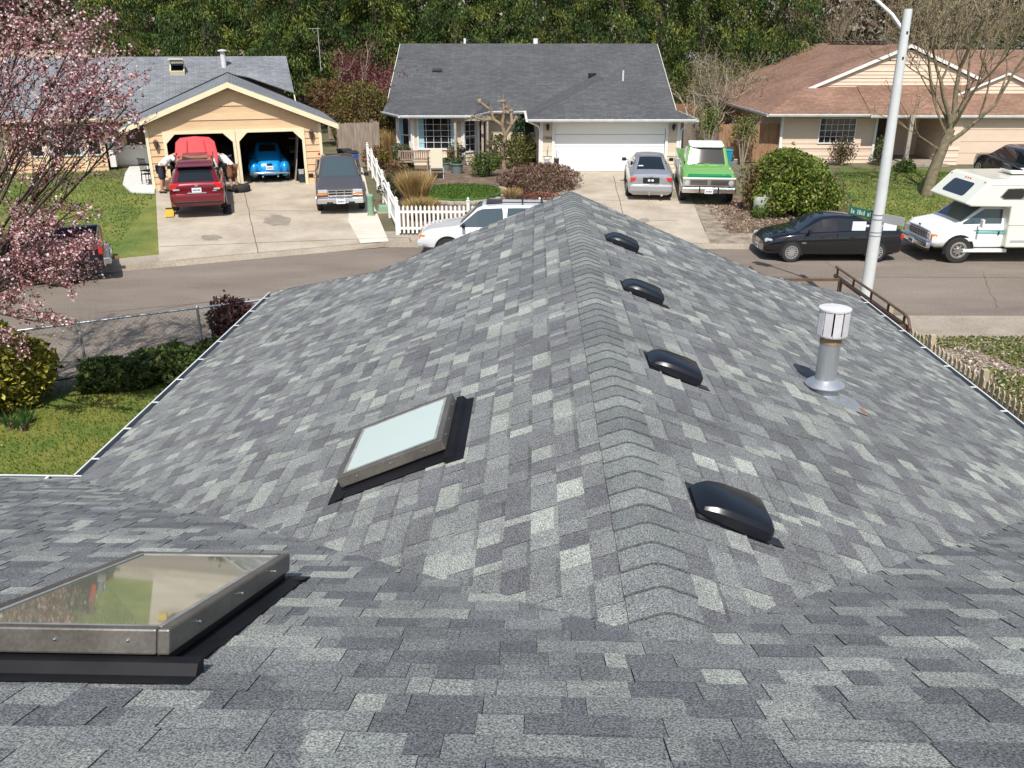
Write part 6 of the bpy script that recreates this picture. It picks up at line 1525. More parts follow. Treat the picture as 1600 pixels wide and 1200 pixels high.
# local +x is the way he faces; bent forward at the hips
Pb = dict(pelvis=(0, 0, .95), waist=(.12, 0, 1.10), chest=(.38, 0, 1.30), neck=(.56, 0, 1.40), head=(.66, 0, 1.42), crown=(.76, 0, 1.45), shL=(.44, .19, 1.33), shR=(.44, -.19, 1.33), elL=(.62, .24, 1.12), elR=(.62, -.24, 1.10), wrL=(.84, .16, 1.08), wrR=(.86, -.14, 1.06), haL=(.91, .14, 1.07), haR=(.93, -.12, 1.05), hipL=(-.01, .10, .90), hipR=(-.01, -.10, .90), knL=(.05, .12, .50), knR=(-.02, -.13, .50), anL=(-.03, .13, .09), anR=(-.10, -.14, .09), toL=(.12, .14, .05), toR=(.05, -.16, .05))
cc_ = G(257, 301)
person('person in white T-shirt and dark shorts bending under the raised red bonnet', (cc_.x, cc_.y, cc_.z+.012), radians(20), dict(Pb), rad, ('shirt', 'navy'))
rp = Vector((rc.location.x, rc.location.y, 0))+Matrix.Rotation(radians(107.5), 3, 'Z') @ Vector((1.9, -1.2, 0))
person('person in pale shirt and brown shorts leaning over the right wing of the red car', (rp.x, rp.y, g(rp.x, rp.y)+.012), radians(165), dict(Pb), rad, ('shirt', 'browncloth'))
# ------------------------------------------------------------------ planting
GREEN = [(.035, .07, .012), (.07, .12, .02), (.12, .17, .03), (.20, .24, .05)]
OLIVE = [(.10, .10, .025), (.16, .14, .035), (.22, .17, .05), (.12, .08, .03)]
# big laurel hedge by the green pickup
bush('laurel_hedge', 'huge rounded glossy green hedge between green pickup and black saloon', 'hedge', (9.95, 31.9, 1.5), (1.5, 1.5, 1.3), 9000, .08, [(.06, .10, .015), (.12, .18, .025), (.19, .25, .04), (.26, .26, .07), (.12, .08, .04)], (3, 5, 4, 2.5, .8), lump=.22, shell=.4, stems=6, k=12, more=[(.75, -1.0, -.45, 1.15, 1.1, .95, .6), (1.0, .2, -.35, 1.0, 1.1, 1.05, .4), (-.6, -1.0, -.55, .8, .9, .75, .3)])
bush('tall_shrub', 'thin yellowing upright shrub at the left end of the big hedge', 'shrub', (8.75, 31.6, 1.25), (.55, .55, 1.25), 2600, .06, [(.28, .20, .06), (.16, .14, .04), (.20, .13, .07), (.09, .08, .03)], None, stems=12, lump=.4, shell=.9, barkm='bark_grey')
bush('low_shrub', 'bright green low shrub in front of the boulder', 'shrub', (8.75, 30.4, .55), (.32, .3, .32), 500, .05, [(.14, .22, .03), (.09, .16, .02)], stems=4)
bush('tall_shrub', 'sparse green shrub before the red brown fence', 'shrub', (10.9, 41.6, 2.3), (.9, .5, .9), 1500, .06, [(.16, .19, .05), (.10, .13, .03), (.24, .24, .08)], None, stems=9, shell=.9, lump=.5, barkm='bark_grey')
bush('tall_shrub', 'leafy young tree behind the grey fence and teal tubs', 'shrub', (9.35, 42.2, 2.6), (.7, .5, 1.0), 1500, .06, [(.12, .17, .03), (.18, .22, .05)], None, stems=7, shell=.9, lump=.5, barkm='bark_grey')
bush('window_shrub', 'reddish brown twiggy shrub under the pink house window', 'shrub', (15.5, 41.4, 1.35), (.75, .4, .75), 1500, .06, [(.10, .05, .03), (.16, .10, .05), (.09, .10, .03)], stems=8, shell=.9)
bush('window_shrub', 'green twiggy shrub beside the dark porch of the pink house', 'shrub', (17.3, 41.5, 1.35), (.4, .35, .75), 800, .06, [(.07, .10, .03), (.11, .12, .04)], stems=6, shell=.9)
bush('low_shrub', 'small bright green plant at the porch edge near the bare tree', 'shrub', (17.6, 39.2, .95), (.6, .5, .35), 600, .07, [(.10, .18, .02), (.06, .11, .02)], stems=4)
# garden of the middle house
bush('heather_mound', 'wide purplish brown twiggy mound beside the round lawn', 'shrub', (1.05, 35.4, .95), (1.75, 1.6, .75), 6500, .05, [(.17, .085, .07), (.26, .15, .12), (.12, .06, .05), (.30, .20, .15), (.12, .10, .04)], None, stems=14, lump=.2, shell=.45, elong=3.5)
bush('red_groundcover', 'rust red low cushion at the driveway edge', 'shrub', (1.15, 32.95, .55), (1.2, .45, .28), 2200, .045, [(.26, .07, .03), (.18, .05, .03), (.32, .12, .06)], stems=6)
bush('green_shrub', 'mid green rounded shrub above the round lawn', 'shrub', (-1.15, 37.9, 1.2), (.75, .6, .6), 1800, .06, GREEN, (3, 4, 2, 1))
bush('green_shrub', 'olive shrub with golden tips left of the garage corner', 'shrub', (.35, 39.6, 1.5), (.8, .7, .85), 2200, .06, [(.12, .13, .03), (.18, .16, .04), (.09, .11, .03)], None)
bush('green_shrub', 'dark conifer like shrub against the garage side wall', 'shrub', (.45, 41.0, 2.0), (.55, .5, 1.1), 1500, .07, [(.03, .06, .03), (.05, .09, .04)], None)
bush('green_shrub', 'tangled climber hugging the knobbly pruned tree', 'shrub', (-.55, 40.2, 1.6), (.55, .45, .9), 1500, .06, [(.10, .11, .04), (.16, .13, .06), (.06, .09, .03)], None)
bush('green_shrub', 'spiky green shrub at the left foot of the bay window', 'shrub', (-5.0, 40.6, 1.3), (.6, .5, .6), 1500, .06, [(.05, .08, .03), (.10, .13, .06), (.22, .18, .14)], None, elong=3)
bush('low_shrub', 'bright green leafy clump in front of the spiky shrub', 'shrub', (-4.75, 39.6, .9), (.4, .3, .28), 500, .07, [(.10, .19, .03), (.06, .13, .02)])
bush('green_shrub', 'rosy twiggy shrub between the planters and the arbour', 'shrub', (-2.7, 41.2, 1.3), (.5, .35, .6), 1200, .05, [(.18, .11, .07), (.09, .11, .04), (.2, .16, .08)], None, shell=.9)
bush('green_shrub', 'colourful red and yellow leafed shrub by the picket fence end', 'shrub', (-6.1, 40.0, 1.25), (.75, .7, .55), 1700, .06, [(.22, .19, .03), (.24, .07, .03), (.12, .14, .03), (.10, .05, .03)], None)
bush('green_shrub', 'brown withered shrub behind the tall dry grass', 'shrub', (-4.9, 37.6, 1.0), (.7, .6, .45), 1300, .06, [(.16, .09, .05), (.10, .08, .04), (.22, .14, .08)], None, shell=.9)
bush('dark_shrub', 'dark green mound just inside the picket fence', 'shrub', (-4.55, 33.2, .95), (.55, 1.0, .5), 1600, .06, [(.03, .05, .015), (.06, .08, .025), (.10, .10, .04)], None)
bush('green_shrub', 'low brown plants on the stones left of the round lawn', 'shrub', (-3.6, 36.0, .78), (.5, .5, .22), 500, .05, [(.16, .10, .07), (.10, .08, .05)], None)
bush('trimmed_bush', 'large olive brown clipped bush between the peach and beige houses', 'bush', (-7.4, 44.6, 2.6), (1.75, 1.3, 1.75), 7000, .08, [(.13, .12, .03), (.18, .15, .04), (.10, .10, .025), (.20, .11, .05)], (4, 3, 3, 1.5), lump=.1, shell=.35, k=14)
bush('trimmed_bush', 'rust brown bare bush behind the clipped olive bush', 'bush', (-9.7, 49.5, 3.0), (1.9, 1.6, 1.7), 5000, .07, [(.20, .085, .04), (.14, .08, .04), (.16, .12, .05)], None, lump=.3, shell=.9, stems=16, elong=3)
bush('azalea', 'small magenta flowering shrub over the board fence', 'shrub', (-9.0, 46.0, 2.7), (.5, .4, .35), 450, .07, [(.45, .05, .14), (.35, .08, .16), (.12, .12, .04)], None)
def grasstuft(name, label, x, y, r, h, n, pal, lean=.35, stuff=False, w=.012, z=None):
    gz = g(x, y) if z is None else z
    t = thing(name, label, 'grass', (x, y, gz)); C = []; D = []; S = []
    a = RNG.uniform(0, 2*pi, n); rr = r*np.sqrt(RNG.random(n)); L_ = h*RNG.uniform(.6, 1.1, n)
    dx = np.cos(a)*lean*rr/r+RNG.normal(size=n)*.08; dy = np.sin(a)*lean*rr/r+RNG.normal(size=n)*.08
    base = np.stack([rr*.35*np.cos(a), rr*.35*np.sin(a), np.zeros(n)], 1); d = np.stack([dx, dy, np.ones(n)], 1); d /= np.linalg.norm(d, axis=1)[:, None]
    mid = base+d*L_[:, None]*.6; tip = base+d*L_[:, None]+np.stack([np.cos(a)*.16*L_*rr/r, np.sin(a)*.16*L_*rr/r, -.04*L_], 1)
    t1 = np.cross(d, RNG.normal(size=(n, 3))); t1 /= np.linalg.norm(t1, axis=1)[:, None]; t1 *= w
    V = np.stack([base-t1, base+t1, mid+t1*.8, tip, mid-t1*.8], 1).reshape(-1, 3); F = [(i*5, i*5+1, i*5+2, i*5+3, i*5+4) for i in range(n)]
    b = MB(); b.v = [tuple(v) for v in V]; cs = pick(pal, n); b.f = [list(f) for f in F]; b.m = [0]*n; b.c = [tuple(c) for c in cs]
    b.obj('blades', M['leaf'], t, fixn=False); b = MB(); b.lathe([(r*.4, -.02), (r*.35, .08), (.02, .12)], n=10); b.obj('root_crown', M['soil'], t)
DRY = [(.50, .36, .15), (.40, .27, .11), (.60, .46, .22), (.32, .20, .09)]
grasstuft('dry_grass', 'tallest golden dry grass plume behind the picket fence corner', -3.55, 31.7, .62, 1.45, 4200, DRY, .28, w=.007)
grasstuft('dry_grass', 'shorter golden dry grass nearer the front pickets', -3.15, 30.1, .7, .85, 3000, DRY+[(.25, .26, .08)], .45, w=.007)
grasstuft('dry_grass', 'dry reeds standing against the dark gap left of the bay window', -5.75, 42.6, .6, 1.6, 900, DRY, .25)
grasstuft('dry_grass', 'small tan grass tuft below the purplish mound', .0, 32.9, .4, .6, 600, DRY, .5)
grasstuft('dry_grass', 'small green grass clump just behind the front pickets', -2.4, 29.2, .45, .45, 500, [(.10, .15, .03), (.2, .2, .06)], .6)
# knobbly pollarded tree
t = thing('pollarded_tree', 'knobbly pruned bare tree leaning over the entry of the beige house', 'tree', (-.35, 40.0, .7)); b = MB()
tr = [((0, 0, -.05), (-.08, 0, .9), (.05, 0, 1.5), (-.10, -.05, 1.95)), ((-.10, -.05, 1.95), (-.5, 0, 2.2), (-.9, .1, 2.15), (-1.4, .1, 2.3)), ((-.10, -.05, 1.95), (.0, -.1, 2.5), (-.05, 0, 2.95)), ((.05, 0, 1.5), (.35, 0, 2.0), (.55, 0, 2.25)), ((-.5, 0, 2.2), (-.6, 0, 2.6), (-1.1, 0, 2.95)), ((.35, 0, 2.0), (.3, .1, 2.55), (.1, .1, 2.7))]
for i, p in enumerate(tr): b.tube(p, [.12, .11, .09, .08][:len(p)] if i == 0 else [.08, .07, .05, .045][:len(p)], 8)
b.obj('trunk', M['gnarl'], t, smooth=60); b = MB(); segs, tips = [], []
for p in tr[1:]:
    for q in p[1:]: b.ball(q, (random.uniform(.07, .13), random.uniform(.07, .12), random.uniform(.07, .13)), 7, 5)
b.obj('knuckle', M['gnarl'], t, smooth=60); b = MB()
for p in tr[1:]:
    for q in p[1:]:
        for k in range(11): dd = Vector((random.gauss(0, .6), random.gauss(0, .6), random.gauss(.3, .5))).normalized()*random.uniform(.15, .4); b.tube([q, Vector(q)+dd], [.012, .005], 3)
b.obj('twig', M['bark_grey'], t, fixn=False)

# our own garden on the left
sheet('lawn', [(-30, 6.2), (-2.5, 6.2)], [(-30, 5.8), (-12.5, 13.0), (-8.0, 15.1), (-3.5, 17.3)], 14, 12, M['lawn_near'], .0, zf=lambda x, y: -.012)
n = 62000; X = RNG.uniform(-14, -3.6, n); Y = RNG.uniform(6.6, 17, n); ok = Y < 13.2+(X+12.5)*.51; X, Y = X[ok], Y[ok]; n = len(X)
C = np.stack([X, Y, np.full(n, .012)], 1); nz = np.sin(X*1.3+Y*.7)*np.cos(Y*1.7-X*.5)
cl = pick([(.075, .13, .012), (.12, .17, .02), (.20, .20, .035), (.25, .20, .06)], n, (5, 4, 1.6, .6), .18); cl[:, 0] *= 1+.35*np.clip(nz, -1, 1)
leafobj('grass_blades', C, RNG.uniform(.5, 1.2, n)*.021, cl, M['leaf'], None, 2.4, dirs=np.tile([0, 0, 1.], (n, 1)), kind='stuff')
n = 60; C = np.stack([RNG.uniform(-12, -4.5, n), RNG.uniform(8, 13, n), np.full(n, .06)], 1); leafobj('dandelion_heads', C, .04, pick([(.65, .55, .04)], n), M['petal'], None, 1., kind='stuff')
# grass on the lawns across the street
def tufts(name, x0, x1, n, fy, s, pal, w=None):
    X = RNG.uniform(x0, x1, n); lo, hi = fy; Y = RNG.uniform(lo, hi, n); Z = np.array([g(x, y) for x, y in zip(X, Y)])+.02
    leafobj(name, np.stack([X, Y, Z], 1), RNG.uniform(.5, 1.2, n)*s, pick(pal, n, w, .3), M['leaf'], None, 2.2, dirs=np.tile([0, 0, 1.], (n, 1)), kind='stuff')
tufts('grass_blades', 11.8, 24, 16000, (28.4, 39), .05, [(.07, .12, .015), (.12, .17, .03), (.18, .20, .05)])
tufts('dandelion_heads', 11.8, 20, 260, (28.6, 34), .05, [(.65, .58, .06), (.55, .5, .2)])
X = RNG.uniform(-24, -9.6, 20000); Y = RNG.uniform(24.5, 40, 20000)
ok = (Y > np.interp(X, KX, KY)+1.6) & (Y < 41.3+(X+16)*.2) & (X < -12.35-(Y-27)*.215); X, Y = X[ok], Y[ok]
leafobj('grass_blades', np.stack([X, Y, np.array([g(a, c) for a, c in zip(X, Y)])+.02], 1), RNG.uniform(.5, 1.2, len(X))*.05, pick([(.07, .13, .015), (.11, .17, .025), (.17, .19, .04)], len(X), None, .3), M['leaf'], None, 2.2, dirs=np.tile([0, 0, 1.], (len(X), 1)), kind='stuff')
n = 5000; a = RNG.uniform(0, 2*pi, n); rr = np.sqrt(RNG.random(n)); leafobj('grass_blades', np.stack([-2.02+1.58*rr*np.cos(a), 34.55+1.9*rr*np.sin(a), np.full(n, .62)], 1), RNG.uniform(.5, 1.2, n)*.04, pick([(.05, .11, .012), (.09, .15, .02)], n, None, .3), M['leaf'], None, 2.2, dirs=np.tile([0, 0, 1.], (n, 1)), kind='stuff')
# hedge inside the chain link fence: separate bushes in a row
for i, (x, y, r, h, lb) in enumerate(((-7.55, 15.1, .62, .46, 'first low dark green laurel bush beside the yellow shrub'), (-6.7, 15.62, .66, .46, 'second low laurel bush at the fence post'), (-5.85, 16.05, .68, .48, 'third low laurel bush along the chain link fence'), (-5.0, 16.45, .68, .5, 'low laurel bush nearest our gutter'))):
    bush('laurel_bush', lb, 'bush', (x, y, h*.62), (r*1.15, r*.72, h*.95), 3400, .08, [(.05, .08, .025), (.085, .13, .035), (.14, .19, .05), (.18, .18, .06)], (3, 4, 2, .6), lump=.3, shell=.5, elong=2.4, group='laurel bushes along the chain link fence')
bush('purple_shrub', 'dark purple leaved shrub at the fence end beside our roof', 'shrub', (-5.6, 16.72, .80), (.58, .5, .66), 3000, .06, [(.055, .022, .03), (.09, .035, .04), (.12, .06, .055), (.05, .035, .03)], None, group=None)
bush('golden_shrub', 'small yellow green shrub tucked under our gutter', 'shrub', (-5.0, 16.15, .5), (.34, .34, .45), 900, .06, [(.30, .30, .05), (.20, .22, .03), (.12, .14, .02)], None)
bush('golden_shrub', 'big round yellow leaved shrub at the left of our lawn', 'shrub', (-9.25, 14.3, .75), (1.05, .85, .85), 6500, .075, [(.42, .36, .05), (.30, .27, .04), (.55, .50, .12), (.12, .13, .02), (.06, .07, .015)], (4, 4, 2, 3, 2), lump=.25, shell=.35, k=14)
for k, (px_, py_) in enumerate(((18, 668), (36, 672), (44, 660))):
    c = at(px_, py_, 0); grasstuft('daffodil_clump', ('green daffodil leaves nearest the blossom trunk', 'green daffodil leaves farthest from the trunk', 'green daffodil leaves behind the other two clumps')[k], c.x, c.y, .16, .32, 60, [(.05, .11, .03), (.08, .15, .04)], .5, w=.010, z=0)
# gravel strip on the right
sheet('gravel_verge', [(8.05, 6), (30, 6)], [(8.05, 17.7), (12, 17.5), (30, 17.0)], 10, 10, M['gravelbed'], 0, zf=lambda x, y: -.012)
sheet('verge_shoulder', [(7.2, 17.6), (30, 16.9)], [(7.2, 19.75), (30, 19.5)], 10, 3, M['walk'], 0, zf=lambda x, y: .008)
n = 20000; X = RNG.uniform(8.1, 14.5, n); Y = RNG.uniform(9.5, 17.9, n); leafobj('pebbles', np.stack([X, Y, RNG.uniform(.0, .03, n)], 1), RNG.uniform(.5, 1.6, n)*.045, pick([(.38, .31, .25), (.27, .20, .16), (.18, .13, .09), (.50, .44, .38)], n), M['twig'], None, 1.2, flat=1.5, kind='stuff')
n = 26000; X = RNG.uniform(8.1, 14.5, n); Y = RNG.uniform(9.5, 18.1, n); nz = np.sin(X*2.1+1)*np.cos(Y*1.3)+.4*np.sin(X*5+Y*3); ok = (nz > .0) | (Y > 17.3); X, Y = X[ok], Y[ok]; n = len(X)
leafobj('ground_cover', np.stack([X, Y, RNG.uniform(.01, .05, n)], 1), RNG.uniform(.5, 1.3, n)*.05, pick([(.10, .15, .03), (.16, .19, .04), (.22, .20, .07)], n), M['leaf'], None, 1.8, kind='stuff')
n = 3500; X = RNG.uniform(7.2, 11.7, n); Y = RNG.uniform(28.4, 33, n); leafobj('bark_litter', np.stack([X, Y, np.array([g(a, c) for a, c in zip(X, Y)])+.025], 1), RNG.uniform(.5, 1.5, n)*.05, pick([(.24, .17, .12), (.14, .09, .06), (.34, .27, .2)], n), M['twig'], None, 1.8, flat=1.5, kind='stuff')

# ------------------------------------------------------------------ cherry plum in blossom over the fence
t = thing('blossom_tree', 'pink blossoming plum tree reaching in over the chain link fence', 'tree', (-8.95, 13.45, 0)); B0 = Vector((-8.95, 13.45, 0))
BLOB = [ # px, py, rx px, ry px, weight, depth Y
 (40, 40, 120, 80, 1.3, 13.4), (120, 50, 85, 75, 1.0, 13.0), (170, 120, 60, 60, .75, 12.8), (70, 150, 110, 70, 1.15, 13.5), (150, 170, 75, 50, .6, 12.7), (200, 165, 40, 35, .25, 12.6), (195, 205, 45, 28, .18, 12.6),
 (30, 230, 70, 60, .45, 13.6), (120, 235, 60, 40, .18, 13.2), (60, 290, 95, 45, .38, 13.4), (40, 350, 80, 55, .5, 13.2), (85, 380, 75, 45, .95, 12.9), (135, 388, 42, 30, .6, 12.7), (60, 425, 95, 40, .95, 13.1), (118, 425, 45, 35, .6, 12.8), (30, 470, 60, 35, .35, 12.9), (70, 505, 55, 28, .30, 12.6), (15, 540, 30, 30, .25, 12.8), (110, 330, 60, 25, .35, 12.9),
 (-80, 100, 110, 130, 1.3, 14.2), (-90, 300, 110, 120, 1.0, 14.0), (-20, -90, 150, 90, 1.3, 13.6), (-200, 50, 120, 160, 1., 14.5)]
segs, tips = [], []
big = MB(); top = B0+Vector((-.15, .0, 1.5)); big.tube([B0+Vector((0, 0, -.1)), B0+Vector((-.05, .02, .8)), top], [.16, .13, .12], 10)
pts_all, col_all, siz = [], [], []
PK = np.array([(.82, .58, .57), (.72, .44, .45), (.86, .70, .68), (.48, .22, .24), (.24, .08, .085), (.15, .05, .05), (.88, .80, .76)]); PW = np.array([4, 5, 2., 4.2, 4.8, 4.2, .8])
random.seed(21)
for (bx_, by_, rx_, ry_, wt, Y_) in BLOB:
    c = atY(bx_, by_, Y_); s_ = 1/100.; sx, sz = rx_/99., ry_/99.
    # limb from the trunk into this part of the crown
    j = top+(c-top)*.45+Vector((random.uniform(-.25, .25), random.uniform(-.3, .3), random.uniform(.15, .5)))
    big.tube([top+Vector((0, 0, random.uniform(-.3, .1))), top+(j-top)*.5+Vector((random.uniform(-.2, .2), 0, .2)), j, c], [.045, .032, .022, .01], 6)
    nt_ = int(19*max(wt, .3)+5)
    for k in range(nt_):
        d = Vector(tuple(RNG.normal(size=3))).normalized(); e = c+Vector((d.x*sx, d.y*min(sx, 1.0), d.z*sz))*random.uniform(.55, 1.12); s0 = j+(c-j)*random.random()
        m1 = s0.lerp(e, .55)+Vector((random.uniform(-.15, .15), random.uniform(-.15, .15), random.uniform(.0, .22)))
        pts = [s0, s0.lerp(m1, .5)+Vector((0, 0, .04)), m1, e]; segs.append((pts, .009, .003))
        nb = int(66*wt**.7)+13; u = np.sort(RNG.random(nb))**.8
        P = np.array([tuple(m1.lerp(e, q*2-1) if q > .5 else s0.lerp(m1, q*2)) for q in u]); P = P[u > .22]; P += RNG.normal(size=P.shape)*.03; P = np.repeat(P[::3], 4, axis=0)+RNG.normal(size=(len(P[::3])*4, 3))*.024; pts_all.append(P)
        # each twig sits between new maroon leaf and open flower
        mixw = PW*np.array([1, 1, 1, 1, random.uniform(.4, 2), random.uniform(.4, 2), 1]); col_all.append(pick(PK, len(P), mixw, .15)); siz.append(RNG.uniform(.55, 1.25, len(P)))
    n = int(300*wt*rx_*ry_/6000.); P = blobpts(n, tuple(c), (sx*1.0, min(sx, .9), sz*1.0), shell=.9, lump=.5); pts_all.append(P); col_all.append(pick(PK, n, PW, .15)); siz.append(RNG.uniform(.5, 1.2, n))
P = np.concatenate(pts_all)-np.array(tuple(B0)); leafobj('blossom', P, np.concatenate(siz)*.039, np.concatenate(col_all), M['petal'], t, 1.15)
big.v = [(v[0]-B0.x, v[1]-B0.y, v[2]) for v in big.v]; big.obj('trunk', M['bark_dark'], t, smooth=60, fixn=False)
b = MB()
for pts, r0, r1 in segs: b.tube([p-B0 for p in pts], [r0, r0*.8, r0*.5, r1], 3, caps=False)
b.obj('branch', M['bark_dark'], t, fixn=False)

# ------------------------------------------------------------------ bare tree on the right lawn
random.seed(5)
t = thing('bare_tree', 'spreading leafless tree with pale mossy limbs on the right lawn', 'tree', (16.3, 34.1, .51)); segs, tips = [], []
segs.append(([Vector((0, 0, -.1)), Vector((.12, 0, .9)), Vector((.35, 0, 1.9)), Vector((.5, 0, 2.5))], .24, .17))
for p, d, L_, r, dp in (((.5, 0, 2.4), (-.25, 0, 1), 2.0, .10, 6), ((.5, 0, 2.5), (.12, .1, 1), 2.2, .11, 6), ((.35, 0, 1.9), (.95, -.1, .75), 2.2, .09, 5), ((.45, 0, 2.2), (-.75, -.2, .7), 1.8, .06, 5), ((.5, 0, 2.5), (.55, .5, .9), 2.0, .08, 5), ((.3, 0, 1.7), (-.8, -.3, .35), 1.3, .045, 4), ((.5, 0, 2.5), (.1, -.6, .8), 1.8, .06, 5), ((.5, 0, 2.5), (-.5, .3, .9), 2.0, .07, 5)):
    grow(segs, tips, p, d, L_, r, dp, .42, .16, (2, 3), .22, .76, .007)
big, fine = branchmesh(segs, .03); big.obj('trunk', M['bark_lawn'], t, smooth=60, fixn=False); fine.obj('crown', M['bark_lawn'], t, fixn=False)
PT = [tuple(p) for p in tips]; P = np.repeat(np.array(PT), 3, axis=0); P = P+RNG.normal(size=P.shape)*.12; leafobj('bud', P, .035, pick([(.34, .32, .10), (.26, .22, .09)], len(P)), M['leaf'], t)
# plum trees with white limbs between the houses
random.seed(8)
PLUM = ([(.10, .03, .035), (.16, .05, .05), (.24, .09, .08)], 34, .07, .28)
bare_tree('purple_plum_tree', 'small purple leaved tree with pale limbs left of the charcoal roof', (-7.4, 47.5), 5.0, .11, 4, .45, .2, barkm='bark_grey', stems=4, buds=PLUM, L0=.28)
bare_tree('purple_plum_tree', 'purple leaved tree with forked pale trunk nearest the cedars', (-9.0, 51.5), 6.2, .12, 4, .42, .2, barkm='bark_grey', stems=4, buds=PLUM, L0=.28)
bare_tree('purple_plum_tree', 'thin purple leaved tree pressed against the charcoal gable end', (-6.9, 53.5), 6.0, .10, 4, .42, .2, barkm='bark_grey', stems=3, buds=PLUM, L0=.3)
# many stemmed shrub tree between the charcoal and red roofs
OL = ([(.15, .16, .04), (.20, .17, .06), (.17, .09, .06), (.24, .22, .08)], 7, .05, .22)
bare_tree('budding_tree', 'olive budding many stemmed tree right of the charcoal roof', (10.6, 49.0), 6.4, .10, 5, .48, .14, barkm='bark_grey', stems=5, buds=OL, L0=.28, lean=(0, 0, 1))
bare_tree('budding_tree', 'wide twiggy olive tree overhanging the red roof corner', (12.6, 52.5), 7.2, .10, 5, .52, .12, barkm='bark_grey', stems=5, buds=OL, L0=.26)
bare_tree('budding_tree', 'reddish twigged tree low beside the charcoal roof edge', (9.2, 52.0), 5.4, .08, 4, .5, .12, barkm='bark', stems=4, buds=([(.18, .09, .06), (.22, .16, .08)], 8, .05, .25), L0=.28)
# ------------------------------------------------------------------ cedar row
def cedar(x, y, h, r, n, z0, seed, label):
    t = thing('cedar_tree', label, 'tree', (x, y, ZG), 0, 'cedar trees in the row behind the houses'); b = MB(); R_ = random.Random(seed)
    b.tube([(0, 0, -.1), (.05, 0, h*.5), (0, 0, h)], [.26, .12, .03], 9); b.obj('trunk', M['bark_dark'], t, smooth=60)
    rs = np.random.default_rng(seed); zz = z0+(h-z0)*rs.random(n)**1.25; m = int(n/110)+1
    # boughs: each with its own direction, droop and shade
    bz = z0+(h-z0)*rs.random(m)**1.2; ba = rs.uniform(0, 2*pi, m); bl = r*(1-(bz-z0)/(h-z0+.1))**.45*rs.uniform(.72, 1.18, m)
    idx = rs.integers(0, m, n); u = np.where(rs.random(n) < .62, 1-.16*rs.random(n)**2*2, rs.random(n)**.7)
    d = bl[idx]*u; a = ba[idx]+rs.normal(size=n)*.13
    z = bz[idx]-.10*d-.28*u*u*bl[idx]*.6+rs.normal(size=n)*.13-rs.random(n)*.55*u
    P = np.stack([d*np.cos(a), d*np.sin(a), z], 1); P[:, 2] = np.maximum(P[:, 2], z0*.7)
    tint = rs.choice(4, m, p=[.42, .33, .17, .08]); pal = np.array([(.024, .042, .012), (.048, .072, .016), (.092, .108, .020), (.085, .092, .025)])
    c = pal[tint[idx]]*2.15*(1+rs.normal(size=(n, 1))*.13)*1.; c = np.clip(c, .004, .5)
    dirs = np.stack([np.cos(a)*.55, np.sin(a)*.55, np.full(n, -.9)], 1)
    leafobj('crown', P, rs.uniform(.6, 1.3, n)*.075, c, M['leaf'], t, 3.2, dirs=dirs)
CX = [(-25.0, 58.5, 'cedar at the left end of the row beyond the peach roof'), (-22.2, 60, 'second cedar from the left end of the row'), (-19.3, 57.8, 'cedar behind the skylight of the peach house'), (-16.4, 59.5, 'cedar behind the peach gable peak'), (-13.6, 58, 'cedar behind the peach house flue'), (-11.2, 59.8, 'cedar rising over the right end of the peach ridge'), (-8.6, 58, 'bare trunked cedar between the two front houses'), (-6.2, 59.5, 'cedar at the left gable of the charcoal roof'), (-3.6, 58, 'cedar behind the left of the charcoal ridge'), (-1.0, 59.8, 'cedar behind the left middle of the charcoal ridge'), (1.6, 58, 'cedar behind the centre of the charcoal ridge'), (4.2, 59.6, 'cedar behind the right middle of the charcoal ridge'), (6.8, 58, 'cedar behind the right of the charcoal ridge'), (9.4, 59.5, 'cedar just past the right end of the charcoal ridge'), (12.0, 58.2, 'cedar above the budding trees'), (14.6, 60, 'cedar left of the red roof peak'), (17.2, 58.8, 'last cedar at the right end of the row')]
for i, (x, y, lb) in enumerate(CX):
    z0 = 3.5 if x < -12 else 4.6 if x < -5 else 1.8
    if i in (0, 16): z0 = 2.2
    cedar(x, y, random.uniform(13, 15.5), random.uniform(2.7, 3.3), 27000, z0, 100+i, lb)
# bare woods
random.seed(31)
TWB = ([(.24, .18, .13), (.30, .22, .16), (.20, .15, .10), (.26, .14, .10)], 10, .06, .5)
for i, (x, y, h, sd, lb) in enumerate(((-30, 66, 10, .5, 'brown leafless tree between the blossom and the cedars'), (20.8, 60, 11, .5, 'tan leafless tree right of the last cedar'), (24.5, 56, 11, .5, 'leafless tree behind the lamp pole top'), (28.5, 62, 12, .5, 'reddish leafless tree behind the right gable'), (32.5, 56, 11, .5, 'leafless tree at the upper right corner'), (36, 64, 12, .5, 'tall leafless tree beyond the right frame edge'), (22.5, 68, 12, .5, 'farther leafless tree between lamp arm and cedars'), (-31, 72, 11, .5, 'leafless tree rising through the blossom'), (29.5, 49.5, 8, .5, 'mossy leafless tree behind the small right gable'))):
    bare_tree('leafless_tree', lb, (x, y), h, .15, 5, .42, .22, barkm='bark_lawn', stems=3, buds=TWB, L0=.27, rmin=.010)
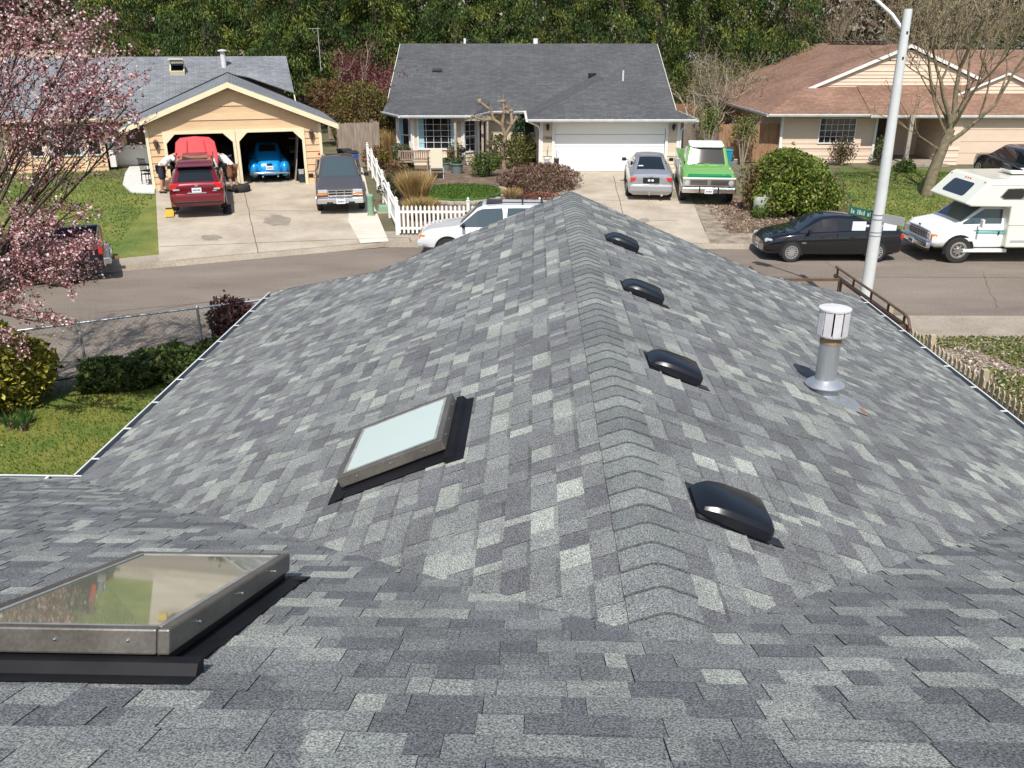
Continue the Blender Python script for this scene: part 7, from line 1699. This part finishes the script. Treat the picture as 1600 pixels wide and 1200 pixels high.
for i, (x, y, r, lb) in enumerate(((27.0, 54.5, 2.2, 'dark green shrub mass behind the small right gable'), (31.0, 55.5, 2.6, 'green bush mass at the right edge behind the roofs'))):
    bush('evergreen_bush', lb, 'bush', (x, y, ZG+r*1.45), (r*1.1, r*.9, r*1.4), 5000, .13, [(.04, .06, .02), (.08, .10, .035), (.12, .12, .05)], None)
n = 100000; X = RNG.uniform(-75, 85, n); Z = 22*RNG.random(n)**1.1; Y = 88+RNG.uniform(0, 14, n)+.02*np.abs(X); C = np.stack([X, Y, Z], 1)
cl = pick([(.13, .10, .075), (.17, .13, .10), (.10, .08, .055), (.08, .09, .035), (.14, .09, .075)], n, None, .25)
leafobj('far_woods', C, RNG.uniform(.6, 1.4, n)*.42, cl, M['leaf'], None, 1.8, kind='stuff')
# ------------------------------------------------------------------ light and camera
w = bpy.data.worlds.new('World'); SC.world = w; w.use_nodes = True; nt = w.node_tree
bg = nt.nodes['Background']; sk = nt.nodes.new('ShaderNodeTexSky'); sk.sky_type = 'NISHITA'; sk.sun_disc = False
EL = radians(54); AZ = radians(3)
sk.sun_elevation = EL; sk.sun_rotation = pi+AZ; sk.dust_density = 1.5; sk.air_density = 1.2
nt.links.new(sk.outputs[0], bg.inputs[0]); bg.inputs[1].default_value = .10
sun = bpy.data.lights.new('sun', 'SUN'); sun.energy = 4.2; sun.angle = radians(.5); sun.color = (1, .955, .88)
so = bpy.data.objects.new('sun', sun); COL.objects.link(so); so.rotation_euler = (pi/2-EL, 0, -AZ)
cam = bpy.data.cameras.new('camera'); co = bpy.data.objects.new('camera', cam); COL.objects.link(co)
co.location = (0, 0, HC); co.rotation_euler = (pi/2-PIT, 0, 0); cam.sensor_width = 36; cam.lens = 36*F/1600; cam.clip_start = .05; cam.clip_end = 1500
SC.camera = co
vs = SC.view_settings; vs.view_transform = 'Standard'; vs.look = 'None'; vs.gamma = 1; vs.exposure = 0.38
SC.cycles.max_bounces = 6; SC.cycles.diffuse_bounces = 3; SC.cycles.glossy_bounces = 3; SC.cycles.transparent_max_bounces = 4; SC.cycles.use_denoising = True
